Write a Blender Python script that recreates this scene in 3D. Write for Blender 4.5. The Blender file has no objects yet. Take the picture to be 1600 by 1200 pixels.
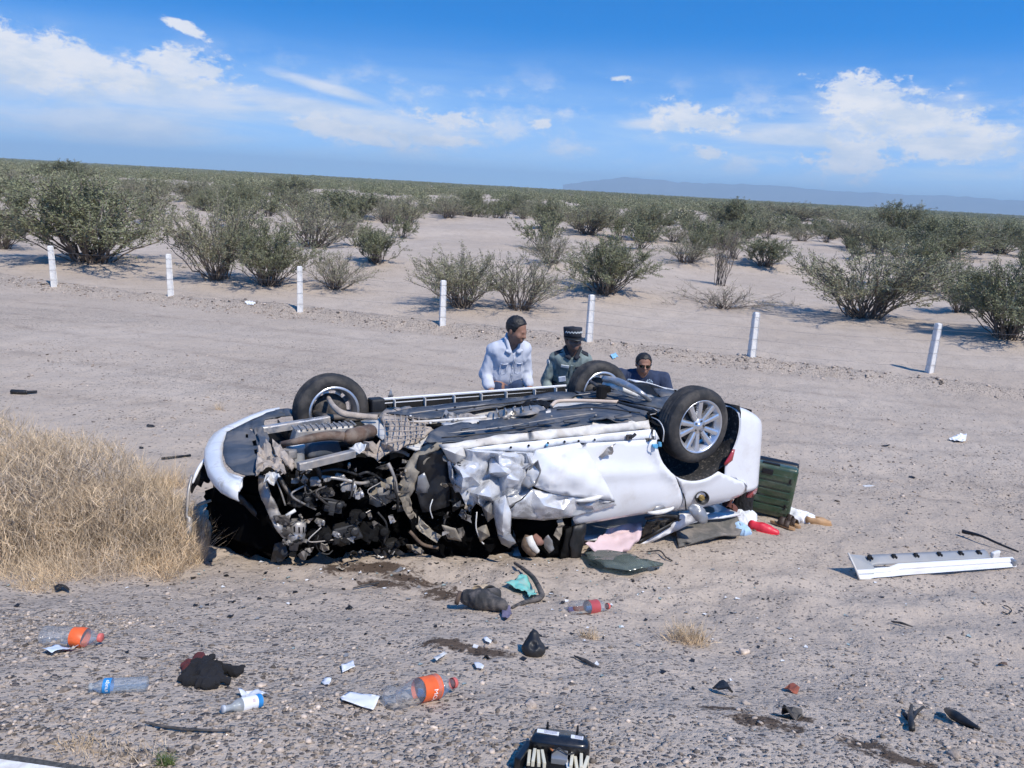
import bpy, bmesh, math, random
import numpy as np
from mathutils import Vector, Matrix
from mathutils.geometry import delaunay_2d_cdt

R = math.radians
rnd = random.Random(7)
rng = np.random.default_rng(11)
scene = bpy.context.scene
COL = scene.collection

# ------------------------------------------------------------------ camera
CAM_H = 2.77
FPX = 1202.0                                   # focal length in pixels of a 1600 wide frame
ROLL = math.atan(90 / 1600)
PITCH = math.atan(309 * math.cos(ROLL) / FPX)
c_, s_ = math.cos(PITCH), math.sin(PITCH)
FW = np.array([0, c_, -s_])
_u0 = np.array([0, s_, c_]); _r0 = np.array([1.0, 0, 0])
RT = math.cos(ROLL) * _r0 + math.sin(ROLL) * _u0
UP = -math.sin(ROLL) * _r0 + math.cos(ROLL) * _u0
CPOS = np.array([0, 0, CAM_H])
cam = bpy.data.cameras.new('camera')
cam.sensor_width = 36.0
cam.lens = 36.0 * FPX / 1600
cam.clip_start = 0.05
cam.clip_end = 60000
camo = bpy.data.objects.new('camera', cam)
COL.objects.link(camo)
camo.matrix_world = Matrix(((RT[0], UP[0], -FW[0], 0), (RT[1], UP[1], -FW[1], 0), (RT[2], UP[2], -FW[2], CAM_H), (0, 0, 0, 1)))
scene.camera = camo


def ray(px, py):
    return FW + RT * (px - 800) / FPX - UP * (py - 600) / FPX


# ------------------------------------------------------------------ light and exposure
SUN_EL = 53.5
SHD = np.array([-0.66, 0.75]); SHD /= np.linalg.norm(SHD)       # the way shadows fall on the ground
scene.view_settings.view_transform = 'Standard'
scene.view_settings.look = 'None'
scene.view_settings.gamma = 1
scene.view_settings.exposure = 0.0
scene.view_settings.use_curve_mapping = False
sun = bpy.data.lights.new('sun', 'SUN')
sun.energy = 4.8
sun.angle = R(0.5)
sun.color = (1.0, 0.93, 0.82)
suno = bpy.data.objects.new('sun', sun)
COL.objects.link(suno)
_d = Vector((SHD[0] * math.cos(R(SUN_EL)), SHD[1] * math.cos(R(SUN_EL)), -math.sin(R(SUN_EL))))
suno.rotation_euler = _d.to_track_quat('-Z', 'Y').to_euler()
suno.location = (12, -6, 20)


class NT:
    """terse node-tree helper"""
    def __init__(self, tree):
        self.t = tree
        self.n = tree.nodes
        self.l = tree.links

    def new(self, typ, **kw):
        n = self.n.new(typ)
        for k, v in kw.items():
            setattr(n, k, v)
        return n

    def put(self, sock, v):
        if hasattr(v, 'is_linked') or isinstance(v, bpy.types.NodeSocket):
            self.l.new(v, sock)
        else:
            sock.default_value = v

    def m(self, op, a, b=0.0, c=0.0, clamp=False):
        n = self.new('ShaderNodeMath', operation=op)
        n.use_clamp = clamp
        self.put(n.inputs[0], a)
        self.put(n.inputs[1], b)
        self.put(n.inputs[2], c)
        return n.outputs[0]

    def mix(self, f, a, b):
        n = self.new('ShaderNodeMix', data_type='RGBA')
        self.put(n.inputs[0], f)
        self.put(n.inputs[6], a if not isinstance(a, tuple) else (*a[:3], 1))
        self.put(n.inputs[7], b if not isinstance(b, tuple) else (*b[:3], 1))
        return n.outputs[2]

    def ramp(self, f, a, b, lo=0.0, hi=1.0):
        n = self.new('ShaderNodeMapRange', interpolation_type='SMOOTHSTEP')
        self.put(n.inputs[0], f)
        n.inputs[1].default_value = a
        n.inputs[2].default_value = b
        n.inputs[3].default_value = lo
        n.inputs[4].default_value = hi
        return n.outputs[0]

    def noise(self, vec, scale, detail=4, rough=0.55, dist=0.0):
        n = self.new('ShaderNodeTexNoise')
        if vec is not None:
            self.l.new(vec, n.inputs['Vector'])
        n.inputs['Scale'].default_value = scale
        n.inputs['Detail'].default_value = detail
        n.inputs['Roughness'].default_value = rough
        n.inputs['Distortion'].default_value = dist
        return n.outputs[0]

    def comb(self, x, y, z):
        n = self.new('ShaderNodeCombineXYZ')
        self.put(n.inputs[0], x)
        self.put(n.inputs[1], y)
        self.put(n.inputs[2], z)
        return n.outputs[0]


# ------------------------------------------------------------------ sky with clouds
def build_world():
    w = bpy.data.worlds.new('World')
    scene.world = w
    w.use_nodes = True
    k = NT(w.node_tree)
    k.n.clear()
    out = k.new('ShaderNodeOutputWorld')
    sky = k.new('ShaderNodeTexSky', sky_type='NISHITA')
    sky.sun_disc = False
    sky.sun_elevation = R(SUN_EL)
    sky.sun_rotation = math.atan2(-SHD[0], -SHD[1])
    sky.altitude = 1100
    sky.air_density = 1.0
    sky.dust_density = 0.25
    sky.ozone_density = 3.0
    tc = k.new('ShaderNodeTexCoord')
    sep = k.new('ShaderNodeSeparateXYZ')
    k.l.new(tc.outputs['Generated'], sep.inputs[0])
    # dry clear desert air: the blue deepens fast above the horizon
    zz = k.m('ADD', k.m('MULTIPLY', k.m('ABSOLUTE', sep.outputs[2]), 2.6), 0.10)
    vn = k.new('ShaderNodeVectorMath', operation='NORMALIZE')
    k.l.new(k.comb(sep.outputs[0], sep.outputs[1], zz), vn.inputs[0])
    k.l.new(vn.outputs[0], sky.inputs['Vector'])
    az = k.m('MULTIPLY', k.m('ARCTAN2', sep.outputs[0], sep.outputs[1]), 57.2958)
    el = k.m('MULTIPLY', k.m('ARCSINE', sep.outputs[2]), 57.2958)
    p = k.comb(az, el, 0.0)
    # clouds: lumps of noise gathered round the banks that stand over the desert
    n1 = k.noise(k.comb(k.m('MULTIPLY', az, 0.55), el, 3.0), 0.42, 8, 0.62)
    n4 = k.noise(k.comb(k.m('MULTIPLY', az, 0.6), el, 1.0), 1.5, 7, 0.66, 0.3)
    n2 = k.noise(k.comb(k.m('MULTIPLY', az, 0.35), el, 9.0), 0.9, 5, 0.6)
    n3 = k.noise(k.comb(k.m('MULTIPLY', az, 0.16), el, 5.0), 0.5, 6, 0.62, 0.6)

    def blob(a, e, ra, re, tilt=0.0):
        dx = k.m('SUBTRACT', az, a)
        dy = k.m('SUBTRACT', el, e)
        if tilt:
            dy = k.m('SUBTRACT', dy, k.m('MULTIPLY', dx, tilt))
        q = k.m('ADD', k.m('POWER', k.m('ABSOLUTE', k.m('DIVIDE', dx, ra)), 2.0), k.m('POWER', k.m('ABSOLUTE', k.m('DIVIDE', dy, re)), 2.0))
        return k.m('SUBTRACT', 1.0, k.m('SQRT', q))

    def union(lst):
        r = lst[0]
        for x in lst[1:]:
            r = k.m('SMOOTH_MAX', r, x, 0.15)
        return r
    soft = union([blob(*b) for b in SOFT])
    firm = union([blob(*b) for b in FIRM])
    dsoft = k.ramp(k.m('ADD', soft, k.m('MULTIPLY', k.m('SUBTRACT', n3, 0.5), 1.7)), 0.0, 0.75)
    dfirm = k.ramp(k.m('ADD', firm, k.m('ADD', k.m('MULTIPLY', k.m('SUBTRACT', n1, 0.5), 1.9), k.m('MULTIPLY', k.m('SUBTRACT', n4, 0.52), 2.6))), 0.0, 0.55)
    # thin veil low over the land, all the way round
    veil = k.m('MULTIPLY', k.ramp(el, 11.0, 0.5), k.ramp(n3, 0.30, 0.72, 0.45, 0.85))
    streak = k.m('MULTIPLY', k.m('MULTIPLY', k.ramp(el, 9.0, 4.5), k.ramp(el, 1.0, 2.4)), k.ramp(n1, 0.47, 0.66, 0.0, 0.62))
    # colours
    shade = k.ramp(k.m('ADD', n2, k.m('MULTIPLY', n1, 0.6)), 0.62, 0.95)
    ccol = k.mix(shade, (0.72, 0.79, 0.90), (0.96, 0.95, 0.96))
    hs = k.new('ShaderNodeHueSaturation')
    hs.inputs['Saturation'].default_value = 1.42
    hs.inputs['Value'].default_value = 1.9
    hs.inputs['Hue'].default_value = 0.502
    k.l.new(sky.outputs[0], hs.inputs['Color'])
    bg = k.new('ShaderNodeBackground')
    k.l.new(hs.outputs[0], bg.inputs[0])
    bg.inputs[1].default_value = 0.14
    bgc = k.new('ShaderNodeBackground')
    k.l.new(ccol, bgc.inputs[0])
    bgc.inputs[1].default_value = 1.02
    bgv = k.new('ShaderNodeBackground')
    bgv.inputs[0].default_value = (0.64, 0.81, 0.98, 1)
    bgv.inputs[1].default_value = 1.08
    m0 = k.new('ShaderNodeMixShader')
    k.l.new(veil, m0.inputs[0]); k.l.new(bg.outputs[0], m0.inputs[1]); k.l.new(bgv.outputs[0], m0.inputs[2])
    m1 = k.new('ShaderNodeMixShader')
    k.l.new(k.m('MAXIMUM', k.m('MULTIPLY', dsoft, 0.74), streak), m1.inputs[0])
    k.l.new(m0.outputs[0], m1.inputs[1]); k.l.new(bgc.outputs[0], m1.inputs[2])
    m2 = k.new('ShaderNodeMixShader')
    k.l.new(k.m('MULTIPLY', dfirm, 0.88), m2.inputs[0])
    k.l.new(m1.outputs[0], m2.inputs[1]); k.l.new(bgc.outputs[0], m2.inputs[2])
    k.l.new(m2.outputs[0], out.inputs[0])


SOFT = [(-31.69, 4.74, 8.54, 2.7, 0.0), (-25.09, 4.69, 8.89, 1.84, -0.05), (-15.6, 4.51, 7.12, 0.98, -0.1), (-28.13, 2.5, 10.67, 1.92, 0.0), (-9.99, 3.45, 9.62, 1.27, 0.0), (24.26, 5.71, 8.49, 2.22, -0.02), (28.84, 4.07, 5.15, 1.69, 0.0), (18.26, 4.18, 6.87, 1.3, 0.0), (8.83, 4.67, 3.07, 0.5, 0.0), (-13.47, 5.7, 4.68, 0.57, -0.2)]
FIRM = [(-33.19, 5.79, 5.45, 2.36, -0.25), (-28.59, 5.81, 4.39, 1.39, -0.2), (-22.38, 6.18, 4.2, 1.24, -0.1), (-22.83, 8.68, 1.58, 0.48, -0.3), (-5.28, 4.3, 2.96, 0.8, -0.05), (6.35, 7.57, 1.05, 0.29, 0.0), (1.0, 4.39, 1.08, 0.43, 0.0), (11.4, 5.19, 3.08, 1.24, -0.05), (22.99, 6.65, 4.7, 1.66, -0.05), (25.75, 5.54, 4.96, 1.64, -0.1), (22.35, 3.38, 3.85, 1.86, 0.0), (28.18, 3.87, 5.22, 1.41, 0.0), (12.73, 3.01, 1.47, 0.55, -0.1), (-14.34, 3.37, 3.76, 0.84, -0.05), (-11.31, 2.94, 4.33, 0.85, -0.05), (-5.96, 2.84, 3.15, 0.43, 0.0)]
build_world()
scene.cycles.max_bounces = 6
scene.cycles.transparent_max_bounces = 12
scene.cycles.volume_bounces = 0
scene.cycles.caustics_reflective = False
scene.cycles.caustics_refractive = False
scene.cycles.use_denoising = True


# ------------------------------------------------------------------ tagging and mesh helpers
def tag(o, label=None, cat=None, group=None, kind=None):
    for k_, v_ in (('label', label), ('category', cat), ('group', group), ('kind', kind)):
        if v_:
            o[k_] = v_
    return o


def link(name, me, parent=None):
    o = bpy.data.objects.new(name, me)
    COL.objects.link(o)
    if parent is not None:
        o.parent = parent
    return o


def empty(name, loc=(0, 0, 0), rz=0.0, label=None, cat=None, group=None):
    o = bpy.data.objects.new(name, None)
    COL.objects.link(o)
    o.location = loc
    o.rotation_euler = (0, 0, rz)
    o.empty_display_size = 0.2
    return tag(o, label, cat, group)


def mesh_np(name, V, F, mats, smooth=False, fmat=None):
    """V (n,3), F list of faces or int array (m,k)"""
    me = bpy.data.meshes.new(name)
    V = np.asarray(V, dtype=np.float32).reshape(-1, 3)
    if isinstance(F, np.ndarray):
        kf = F.shape[1]
        me.vertices.add(len(V))
        me.vertices.foreach_set('co', V.ravel())
        me.loops.add(F.size)
        me.loops.foreach_set('vertex_index', F.astype(np.int32).ravel())
        me.polygons.add(len(F))
        me.polygons.foreach_set('loop_start', np.arange(0, F.size, kf, dtype=np.int32))
        me.polygons.foreach_set('loop_total', np.full(len(F), kf, dtype=np.int32))
        me.update(calc_edges=True)
    else:
        me.from_pydata([tuple(map(float, v)) for v in V], [], [tuple(int(i) for i in f) for f in F])
        me.update()
    for m_ in (mats if isinstance(mats, (list, tuple)) else [mats]):
        me.materials.append(m_)
    if fmat is not None:
        me.polygons.foreach_set('material_index', np.asarray(fmat, dtype=np.int32))
    if smooth:
        me.polygons.foreach_set('use_smooth', np.ones(len(me.polygons), dtype=bool))
    return me


def fattr(me, name, val):
    a = me.attributes.new(name, 'FLOAT', 'POINT')
    a.data.foreach_set('value', np.asarray(val, dtype=np.float32).ravel())


class MB:
    """collects simple shapes for ONE mesh object"""
    def __init__(self):
        self.V = []
        self.F = []

    def add(self, V, F):
        b = len(self.V)
        self.V += [tuple(v) for v in V]
        self.F += [tuple(i + b for i in f) for f in F]
        return self

    def box(self, c, size, rot=None, taper=1.0, bev=0.0):
        x, y, z = (s / 2 for s in size)
        bm = bmesh.new()
        vs = [bm.verts.new((sx * x * (taper if sz > 0 else 1), sy * y * (taper if sz > 0 else 1), sz * z)) for sx in (-1, 1) for sy in (-1, 1) for sz in (-1, 1)]
        for f in ((0, 1, 3, 2), (4, 6, 7, 5), (0, 4, 5, 1), (2, 3, 7, 6), (0, 2, 6, 4), (1, 5, 7, 3)):
            bm.faces.new([vs[i] for i in f])
        if bev > 0:
            bmesh.ops.bevel(bm, geom=bm.edges[:], offset=bev, segments=2, affect='EDGES', profile=0.6)
        bm.verts.index_update()
        M_ = (rot.to_matrix() if hasattr(rot, 'to_matrix') else rot) if rot is not None else Matrix.Identity(3)
        c = Vector(c)
        V = [tuple(M_ @ v.co + c) for v in bm.verts]
        F = [tuple(v.index for v in f.verts) for f in bm.faces]
        bm.free()
        return self.add(V, F)

    def tube(self, pts, r, n=8, cap=True):
        P = [Vector(p) for p in pts]
        rr = r if isinstance(r, (list, tuple)) else [r] * len(P)
        t0 = (P[1] - P[0]).normalized()
        a = t0.orthogonal().normalized()
        V = []
        for i, p in enumerate(P):
            t = (P[min(i + 1, len(P) - 1)] - P[max(i - 1, 0)]).normalized()
            a = (a - t * a.dot(t))
            a = a.normalized() if a.length > 1e-6 else t.orthogonal().normalized()
            b = t.cross(a)
            for j in range(n):
                th = 2 * math.pi * j / n
                V.append(p + (a * math.cos(th) + b * math.sin(th)) * rr[i])
        F = []
        for i in range(len(P) - 1):
            for j in range(n):
                F.append((i * n + j, i * n + (j + 1) % n, (i + 1) * n + (j + 1) % n, (i + 1) * n + j))
        if cap:
            F.append(tuple(range(n - 1, -1, -1)))
            F.append(tuple((len(P) - 1) * n + j for j in range(n)))
        return self.add(V, F)

    def lathe(self, prof, n=24, M_=None, cap=True, dent=None):
        """prof: (radius, height) pairs about local z"""
        V = []
        for (r, h) in prof:
            for j in range(n):
                th = 2 * math.pi * j / n
                v = Vector((r * math.cos(th), r * math.sin(th), h))
                if dent:
                    v = dent(v)
                V.append(tuple(M_ @ v) if M_ is not None else tuple(v))
        F = []
        for i in range(len(prof) - 1):
            for j in range(n):
                F.append((i * n + j, i * n + (j + 1) % n, (i + 1) * n + (j + 1) % n, (i + 1) * n + j))
        if cap:
            F.append(tuple(range(n - 1, -1, -1)))
            F.append(tuple((len(prof) - 1) * n + j for j in range(n)))
        return self.add(V, F)

    def obj(self, name, mat_, parent=None, smooth=False, bevel=0.0, subs=0):
        o = link(name, mesh_np(name, self.V, self.F, mat_, smooth), parent)
        if bevel:
            b = o.modifiers.new('bevel', 'BEVEL')
            b.width = bevel
            b.segments = 2
            b.limit_method = 'ANGLE'
        if subs:
            sm = o.modifiers.new('subd', 'SUBSURF')
            sm.levels = sm.render_levels = subs
        return o


def curve_pts(P, n=24):
    """Catmull-Rom through the points"""
    P = [np.array(p, float) for p in P]
    if len(P) < 3:
        return [tuple(p) for p in P]
    Q = [2 * P[0] - P[1]] + P + [2 * P[-1] - P[-2]]
    out = []
    seg = max(2, n // (len(P) - 1))
    for i in range(1, len(Q) - 2):
        for t in np.linspace(0, 1, seg, endpoint=False):
            out.append(tuple(0.5 * (2 * Q[i] + (Q[i + 1] - Q[i - 1]) * t + (2 * Q[i - 1] - 5 * Q[i] + 4 * Q[i + 1] - Q[i + 2]) * t ** 2 + (3 * Q[i] - Q[i - 1] - 3 * Q[i + 1] + Q[i + 2]) * t ** 3)))
    out.append(tuple(P[-1]))
    return out


# ------------------------------------------------------------------ noise for geometry
def _hash(ix, iy, iz, seed):
    h = (ix.astype(np.int64) * 374761393 + iy.astype(np.int64) * 668265263 + iz.astype(np.int64) * 2147483647 + seed * 974711) & 0xFFFFFFFF
    h = ((h ^ (h >> 13)) * 1274126177) & 0xFFFFFFFF
    h = ((h ^ (h >> 16)) * 2246822519) & 0xFFFFFFFF
    return ((h ^ (h >> 15)) & 0xFFFFFF) / float(0xFFFFFF) * 2 - 1


def vnoise(x, y, z=None, seed=0):
    x = np.asarray(x, float); y = np.asarray(y, float)
    z = np.zeros_like(x) if z is None else np.asarray(z, float)
    fx, fy, fz = np.floor(x), np.floor(y), np.floor(z)
    tx, ty, tz = x - fx, y - fy, z - fz
    tx = tx * tx * (3 - 2 * tx); ty = ty * ty * (3 - 2 * ty); tz = tz * tz * (3 - 2 * tz)
    r = 0
    for a in (0, 1):
        for b in (0, 1):
            for c in (0, 1):
                wgt = (tx if a else 1 - tx) * (ty if b else 1 - ty) * (tz if c else 1 - tz)
                r = r + wgt * _hash(fx + a, fy + b, fz + c, seed)
    return r


def fbm(x, y, z=None, octv=4, seed=0, gain=0.5):
    s, a = 0, 1.0
    zz = None if z is None else np.asarray(z, float)
    for o_ in range(octv):
        f = 2.03 ** o_
        s = s + a * vnoise(np.asarray(x) * f + 17.3 * o_, np.asarray(y) * f - 9.1 * o_, None if zz is None else zz * f, seed + o_)
        a *= gain
    return s


def sstep(a, b, x):
    t = np.clip((np.asarray(x, float) - a) / (b - a), 0, 1)
    return t * t * (3 - 2 * t)


# ------------------------------------------------------------------ materials
def principled(name, color, rough=0.6, metal=0.0, spec=0.5, var=0.15, vscale=8.0, dust=0.0, dustcol=(0.40, 0.34, 0.29), dscale=5.0,
               bump=0.0, bscale=40.0, coat=0.0, trans=0.0, alpha=None, sub=0.0, attr=None, dlo=0.42, dhi=0.66):
    m_ = bpy.data.materials.new(name)
    m_.use_nodes = True
    k = NT(m_.node_tree)
    bs = k.n['Principled BSDF']
    tc = k.new('ShaderNodeTexCoord')
    co = tc.outputs['Object']
    nz = k.noise(co, vscale, 5, 0.6)
    lo = tuple(c * (1 - var) for c in color)
    hi = tuple(min(1, c * (1 + var)) for c in color)
    base = k.mix(k.ramp(nz, 0.3, 0.7), lo, hi)
    rgh = rough
    if dust > 0:
        dn = k.noise(co, dscale, 7, 0.68, 0.4)
        f = k.m('MULTIPLY', k.ramp(dn, dlo, dhi), dust)
        base = k.mix(f, base, dustcol)
        rgh = k.m('ADD', k.m('MULTIPLY', f, 0.9 - rough), rough)
        if metal:
            k.put(bs.inputs['Metallic'], k.m('MULTIPLY', k.m('SUBTRACT', 1.0, f), metal))
    elif metal:
        bs.inputs['Metallic'].default_value = metal
    if attr:
        at = k.new('ShaderNodeAttribute', attribute_name=attr)
        v = k.m('MULTIPLY', at.outputs['Fac'], 1.0)
        mm = k.new('ShaderNodeMix', data_type='RGBA', blend_type='MULTIPLY')
        mm.inputs[0].default_value = 1.0
        k.l.new(base, mm.inputs[6])
        k.l.new(k.comb(v, v, v), mm.inputs[7])
        base = mm.outputs[2]
    k.put(bs.inputs['Base Color'], base)
    k.put(bs.inputs['Roughness'], rgh)
    bs.inputs['Specular IOR Level'].default_value = spec
    if coat:
        bs.inputs['Coat Weight'].default_value = coat
        bs.inputs['Coat Roughness'].default_value = 0.06
    if bump:
        b = k.new('ShaderNodeBump')
        b.inputs['Strength'].default_value = bump
        b.inputs['Distance'].default_value = 0.01
        k.l.new(k.noise(co, bscale, 5, 0.6), b.inputs['Height'])
        k.l.new(b.outputs[0], bs.inputs['Normal'])
    return m_


def clear_plastic(name, tint=(0.93, 0.95, 0.97), haze=0.10, hazecol=(0.75, 0.78, 0.82)):
    """thin clear sheet: lets light through, mirrors at grazing angles, a little milky"""
    m_ = bpy.data.materials.new(name)
    m_.use_nodes = True
    k = NT(m_.node_tree)
    k.n.clear()
    out = k.new('ShaderNodeOutputMaterial')
    tr = k.new('ShaderNodeBsdfTransparent')
    tr.inputs[0].default_value = (*tint, 1)
    gl = k.new('ShaderNodeBsdfGlossy')
    gl.inputs['Roughness'].default_value = 0.06
    di = k.new('ShaderNodeBsdfDiffuse')
    di.inputs[0].default_value = (*hazecol, 1)
    lw = k.new('ShaderNodeLayerWeight')
    lw.inputs[0].default_value = 0.35
    a = k.new('ShaderNodeMixShader')
    a.inputs[0].default_value = haze
    k.l.new(tr.outputs[0], a.inputs[1]); k.l.new(di.outputs[0], a.inputs[2])
    b = k.new('ShaderNodeMixShader')
    k.l.new(k.ramp(lw.outputs['Fresnel'], 0.0, 1.0, 0.03, 0.42), b.inputs[0])
    k.l.new(a.outputs[0], b.inputs[1]); k.l.new(gl.outputs[0], b.inputs[2])
    k.l.new(b.outputs[0], out.inputs[0])
    return m_
# ------------------------------------------------------------------ the lie of the land
SX = [-60, 1.72, 2.05, 3.0, 4.1, 5.5, 8.0, 19.0, 21.5, 30, 1e6]
SZ = [1.15, 1.13, 1.07, 0.68, 0.30, 0.0, -0.30, -1.06, -1.10, -1.05, -1.0]
MOUNDS = []                                      # (x, y, radius, height): sand heaped up round the scrub


def sroad(x, y):
    kx = 0.05 + 0.23 * sstep(6, 15, y)
    return y + kx * x


def height(x, y):
    x = np.asarray(x, float); y = np.asarray(y, float)
    s = sroad(x, y)
    # smooth the profile by averaging three taps
    z = (np.interp(s, SX, SZ) * 2 + np.interp(s - 0.5, SX, SZ) + np.interp(s + 0.5, SX, SZ)) / 4
    off = sstep(1.6, 2.6, s)
    z = z + off * (0.030 * fbm(x * 0.9, y * 0.9, octv=3, seed=1) + 0.014 * fbm(x * 4, y * 4, octv=3, seed=2) + sstep(7.5, 5.5, s) * (0.012 * np.abs(fbm(x * 3.1, y * 3.1, octv=4, seed=14))))
    # sand ploughed up where the car came to rest, on its near side
    a = np.exp(-(((s - 4.75) / 0.75) ** 2)) * np.exp(-(((x + 0.2) / 3.0) ** 2))
    z = z + a * (0.035 * fbm(x * 2.2, y * 2.2, octv=3, seed=5) + 0.022 * fbm(x * 7, y * 7, octv=2, seed=6))
    # wheel furrows on the right
    b = sstep(1.2, 3, x) * np.exp(-(((s - 5.0) / 0.9) ** 2))
    z = z + b * 0.03 * np.sin((y - 0.16 * x) * 9 + 1.5 * vnoise(x * 1.5, y * 1.5, seed=8))
    # the low ridge scraped up along the fence
    n = vnoise(x * 0.35, y * 0.35, seed=3)
    z = z + (0.20 + 0.07 * n) * np.exp(-(((s - 19.75 - 0.25 * n) / 0.42) ** 2)) + 0.03 * np.exp(-(((s - 19.75) / 0.7) ** 2)) * fbm(x * 3, y * 3, octv=2, seed=9)
    # low dunes beyond
    d = sstep(23, 34, s)
    z = z + d * (0.42 * fbm(x * 0.085, y * 0.085, octv=3, seed=4) + 0.10)
    z = z + sstep(150, 700, s) * 0.8 * vnoise(x * 0.004, y * 0.004, seed=12)
    for (mx, my, mr, mh) in MOUNDS:
        q = ((x - mx) ** 2 + (y - my) ** 2) / (mr * mr)
        z = z + mh * np.exp(-q)
    return z


def hz(x, y):
    return float(height(np.array([x]), np.array([y]))[0])


_T = np.concatenate([np.linspace(1.0, 14, 1600), np.geomspace(14.02, 4000, 2600)])


def G(px, py):
    """the ground point seen at that place of the photograph"""
    d = ray(px, py)
    P = CPOS + d * _T[:, None]
    g = P[:, 2] - height(P[:, 0], P[:, 1])
    i = int(np.argmax(g < 0))
    t = _T[i - 1] + (_T[i] - _T[i - 1]) * g[i - 1] / (g[i - 1] - g[i])
    return CPOS + d * t


def scale_at(P):
    """photo pixels per metre at a point"""
    return FPX / float((np.asarray(P) - CPOS) @ FW)


# ------------------------------------------------------------------ where the nearer shrubs stand: (base px, base py, width px, height px, kind, label)
SHRUBS = [
    (140, 408, 240, 128, 0, 'biggest round dark green shrub, just behind the leftmost white fence post'),
    (5, 388, 80, 80, 1, 'grey green shrub cut by the left edge beside the biggest round shrub'),
    (340, 437, 130, 140, 1, 'tall loose shrub just right of the second white fence post'),
    (420, 446, 125, 105, 0, 'dense shrub in front of the tall loose one, left of the third fence post'),
    (525, 451, 95, 62, 2, 'low pale twiggy shrub just right of the third white fence post'),
    (490, 386, 125, 78, 2, 'dark bare twigged shrub behind the third white fence post'),
    (587, 411, 84, 58, 3, 'small neat leafy shrub alone on open sand in the left centre'),
    (722, 479, 130, 98, 1, 'upright twiggy shrub right behind the fourth white fence post'),
    (812, 483, 125, 92, 2, 'silvery bare stemmed shrub above the man in the white shirt'),
    (945, 458, 130, 92, 0, 'vase shaped green shrub behind the fifth white fence post'),
    (862, 412, 80, 50, 2, 'half hidden grey shrub peeping out behind the vase shaped one'),
    (1130, 481, 140, 62, 4, 'sprawling half dead shrub with bent bare branches left of the sixth post'),
    (1125, 446, 66, 70, 5, 'thin reddish twigged sprig standing behind the half dead shrub'),
    (1350, 496, 205, 122, 1, 'big fan shaped shrub between the two rightmost fence posts'),
    (1500, 488, 80, 66, 3, 'small green shrub between the fan shaped one and the right edge shrub'),
    (1572, 527, 165, 125, 0, 'tall green shrub cut by the right edge behind the last fence post'),
    (1442, 452, 115, 80, 0, 'dark green shrub right behind the big fan shaped shrub'),
    (1195, 416, 84, 48, 3, 'fresh green upright shrub on sand above the sixth post'),
    (1145, 404, 60, 40, 5, 'pale thin shrub just left of the fresh green upright one'),
    (1072, 410, 80, 38, 2, 'low grey shrub left of the thin reddish sprig'),
    (1055, 378, 56, 26, 2, 'tiny grey brush on sand above the low grey shrub'),
    (918, 366, 92, 56, 1, 'bare stemmed shrub on a dune above the vase shaped shrub'),
    (853, 357, 56, 48, 0, 'dark compact shrub at left end of the dune above the men'),
    (1012, 376, 66, 58, 0, 'green shrub narrowing to a single foot, right of the dune'),
    (1098, 374, 50, 42, 2, 'grey shrub standing over the small sprig in the right centre'),
    (1150, 357, 96, 46, 0, 'wide green shrub in the second row, right of centre'),
    (1253, 377, 46, 24, 2, 'tiny rounded grey brush on the open sand at right'),
    (1330, 388, 76, 58, 1, 'twiggy shrub behind the left shoulder of the fan shaped one'),
    (1400, 372, 100, 56, 0, 'dark shrub in the second row above the fan shaped one'),
    (1480, 400, 130, 60, 0, 'broad dark shrub behind the small green one at right'),
    (1560, 396, 90, 50, 0, 'dark low shrub near the right edge in the second row'),
    (552, 341, 125, 46, 3, 'bright green wide shrub on the dune edge in the left centre'),
    (637, 347, 52, 36, 2, 'small grey shrub right of the bright green wide one'),
    (700, 340, 66, 34, 2, 'grey shrub at the foot of the sand slope in the centre'),
    (738, 334, 50, 38, 0, 'green shrub on the crest of the central sand slope'),
    (808, 334, 48, 32, 0, 'lone dark shrub on bare sand right of the central slope'),
    (455, 310, 80, 34, 0, 'dark green shrub on a bank left of the bright wide one'),
    (300, 312, 70, 36, 1, 'reddish twigged shrub on the sand behind the tall loose one'),
    (235, 335, 80, 50, 2, 'dark twiggy shrub at the right shoulder of the biggest one'),
    (110, 283, 90, 32, 0, 'round green shrub far behind the biggest one'),
    (22, 296, 70, 32, 2, 'grey shrub on the sandy bank near the left edge'),
    (1245, 345, 110, 30, 1, 'low dark shrub on the sand in the third row at right'),
]


def grow(px, py, wpx, hpx):
    P = G(px, py)
    s = scale_at(P)
    return P, wpx / s, hpx / s


_pl = []
for (px, py, w_, h_, kd, lb) in SHRUBS:
    P, W_, H_ = grow(px, py, w_, h_)
    _pl.append((P, W_, H_, kd, lb))
for (P, W_, H_, kd, lb) in _pl:
    if kd != 4 and P[1] > 24:
        MOUNDS.append((P[0], P[1] + 0.3, max(0.9, W_ * 0.55), 0.06 + 0.03 * W_))

_pl = [(*grow(px, py, w_, h_), kd, lb) for (px, py, w_, h_, kd, lb) in SHRUBS]
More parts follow.
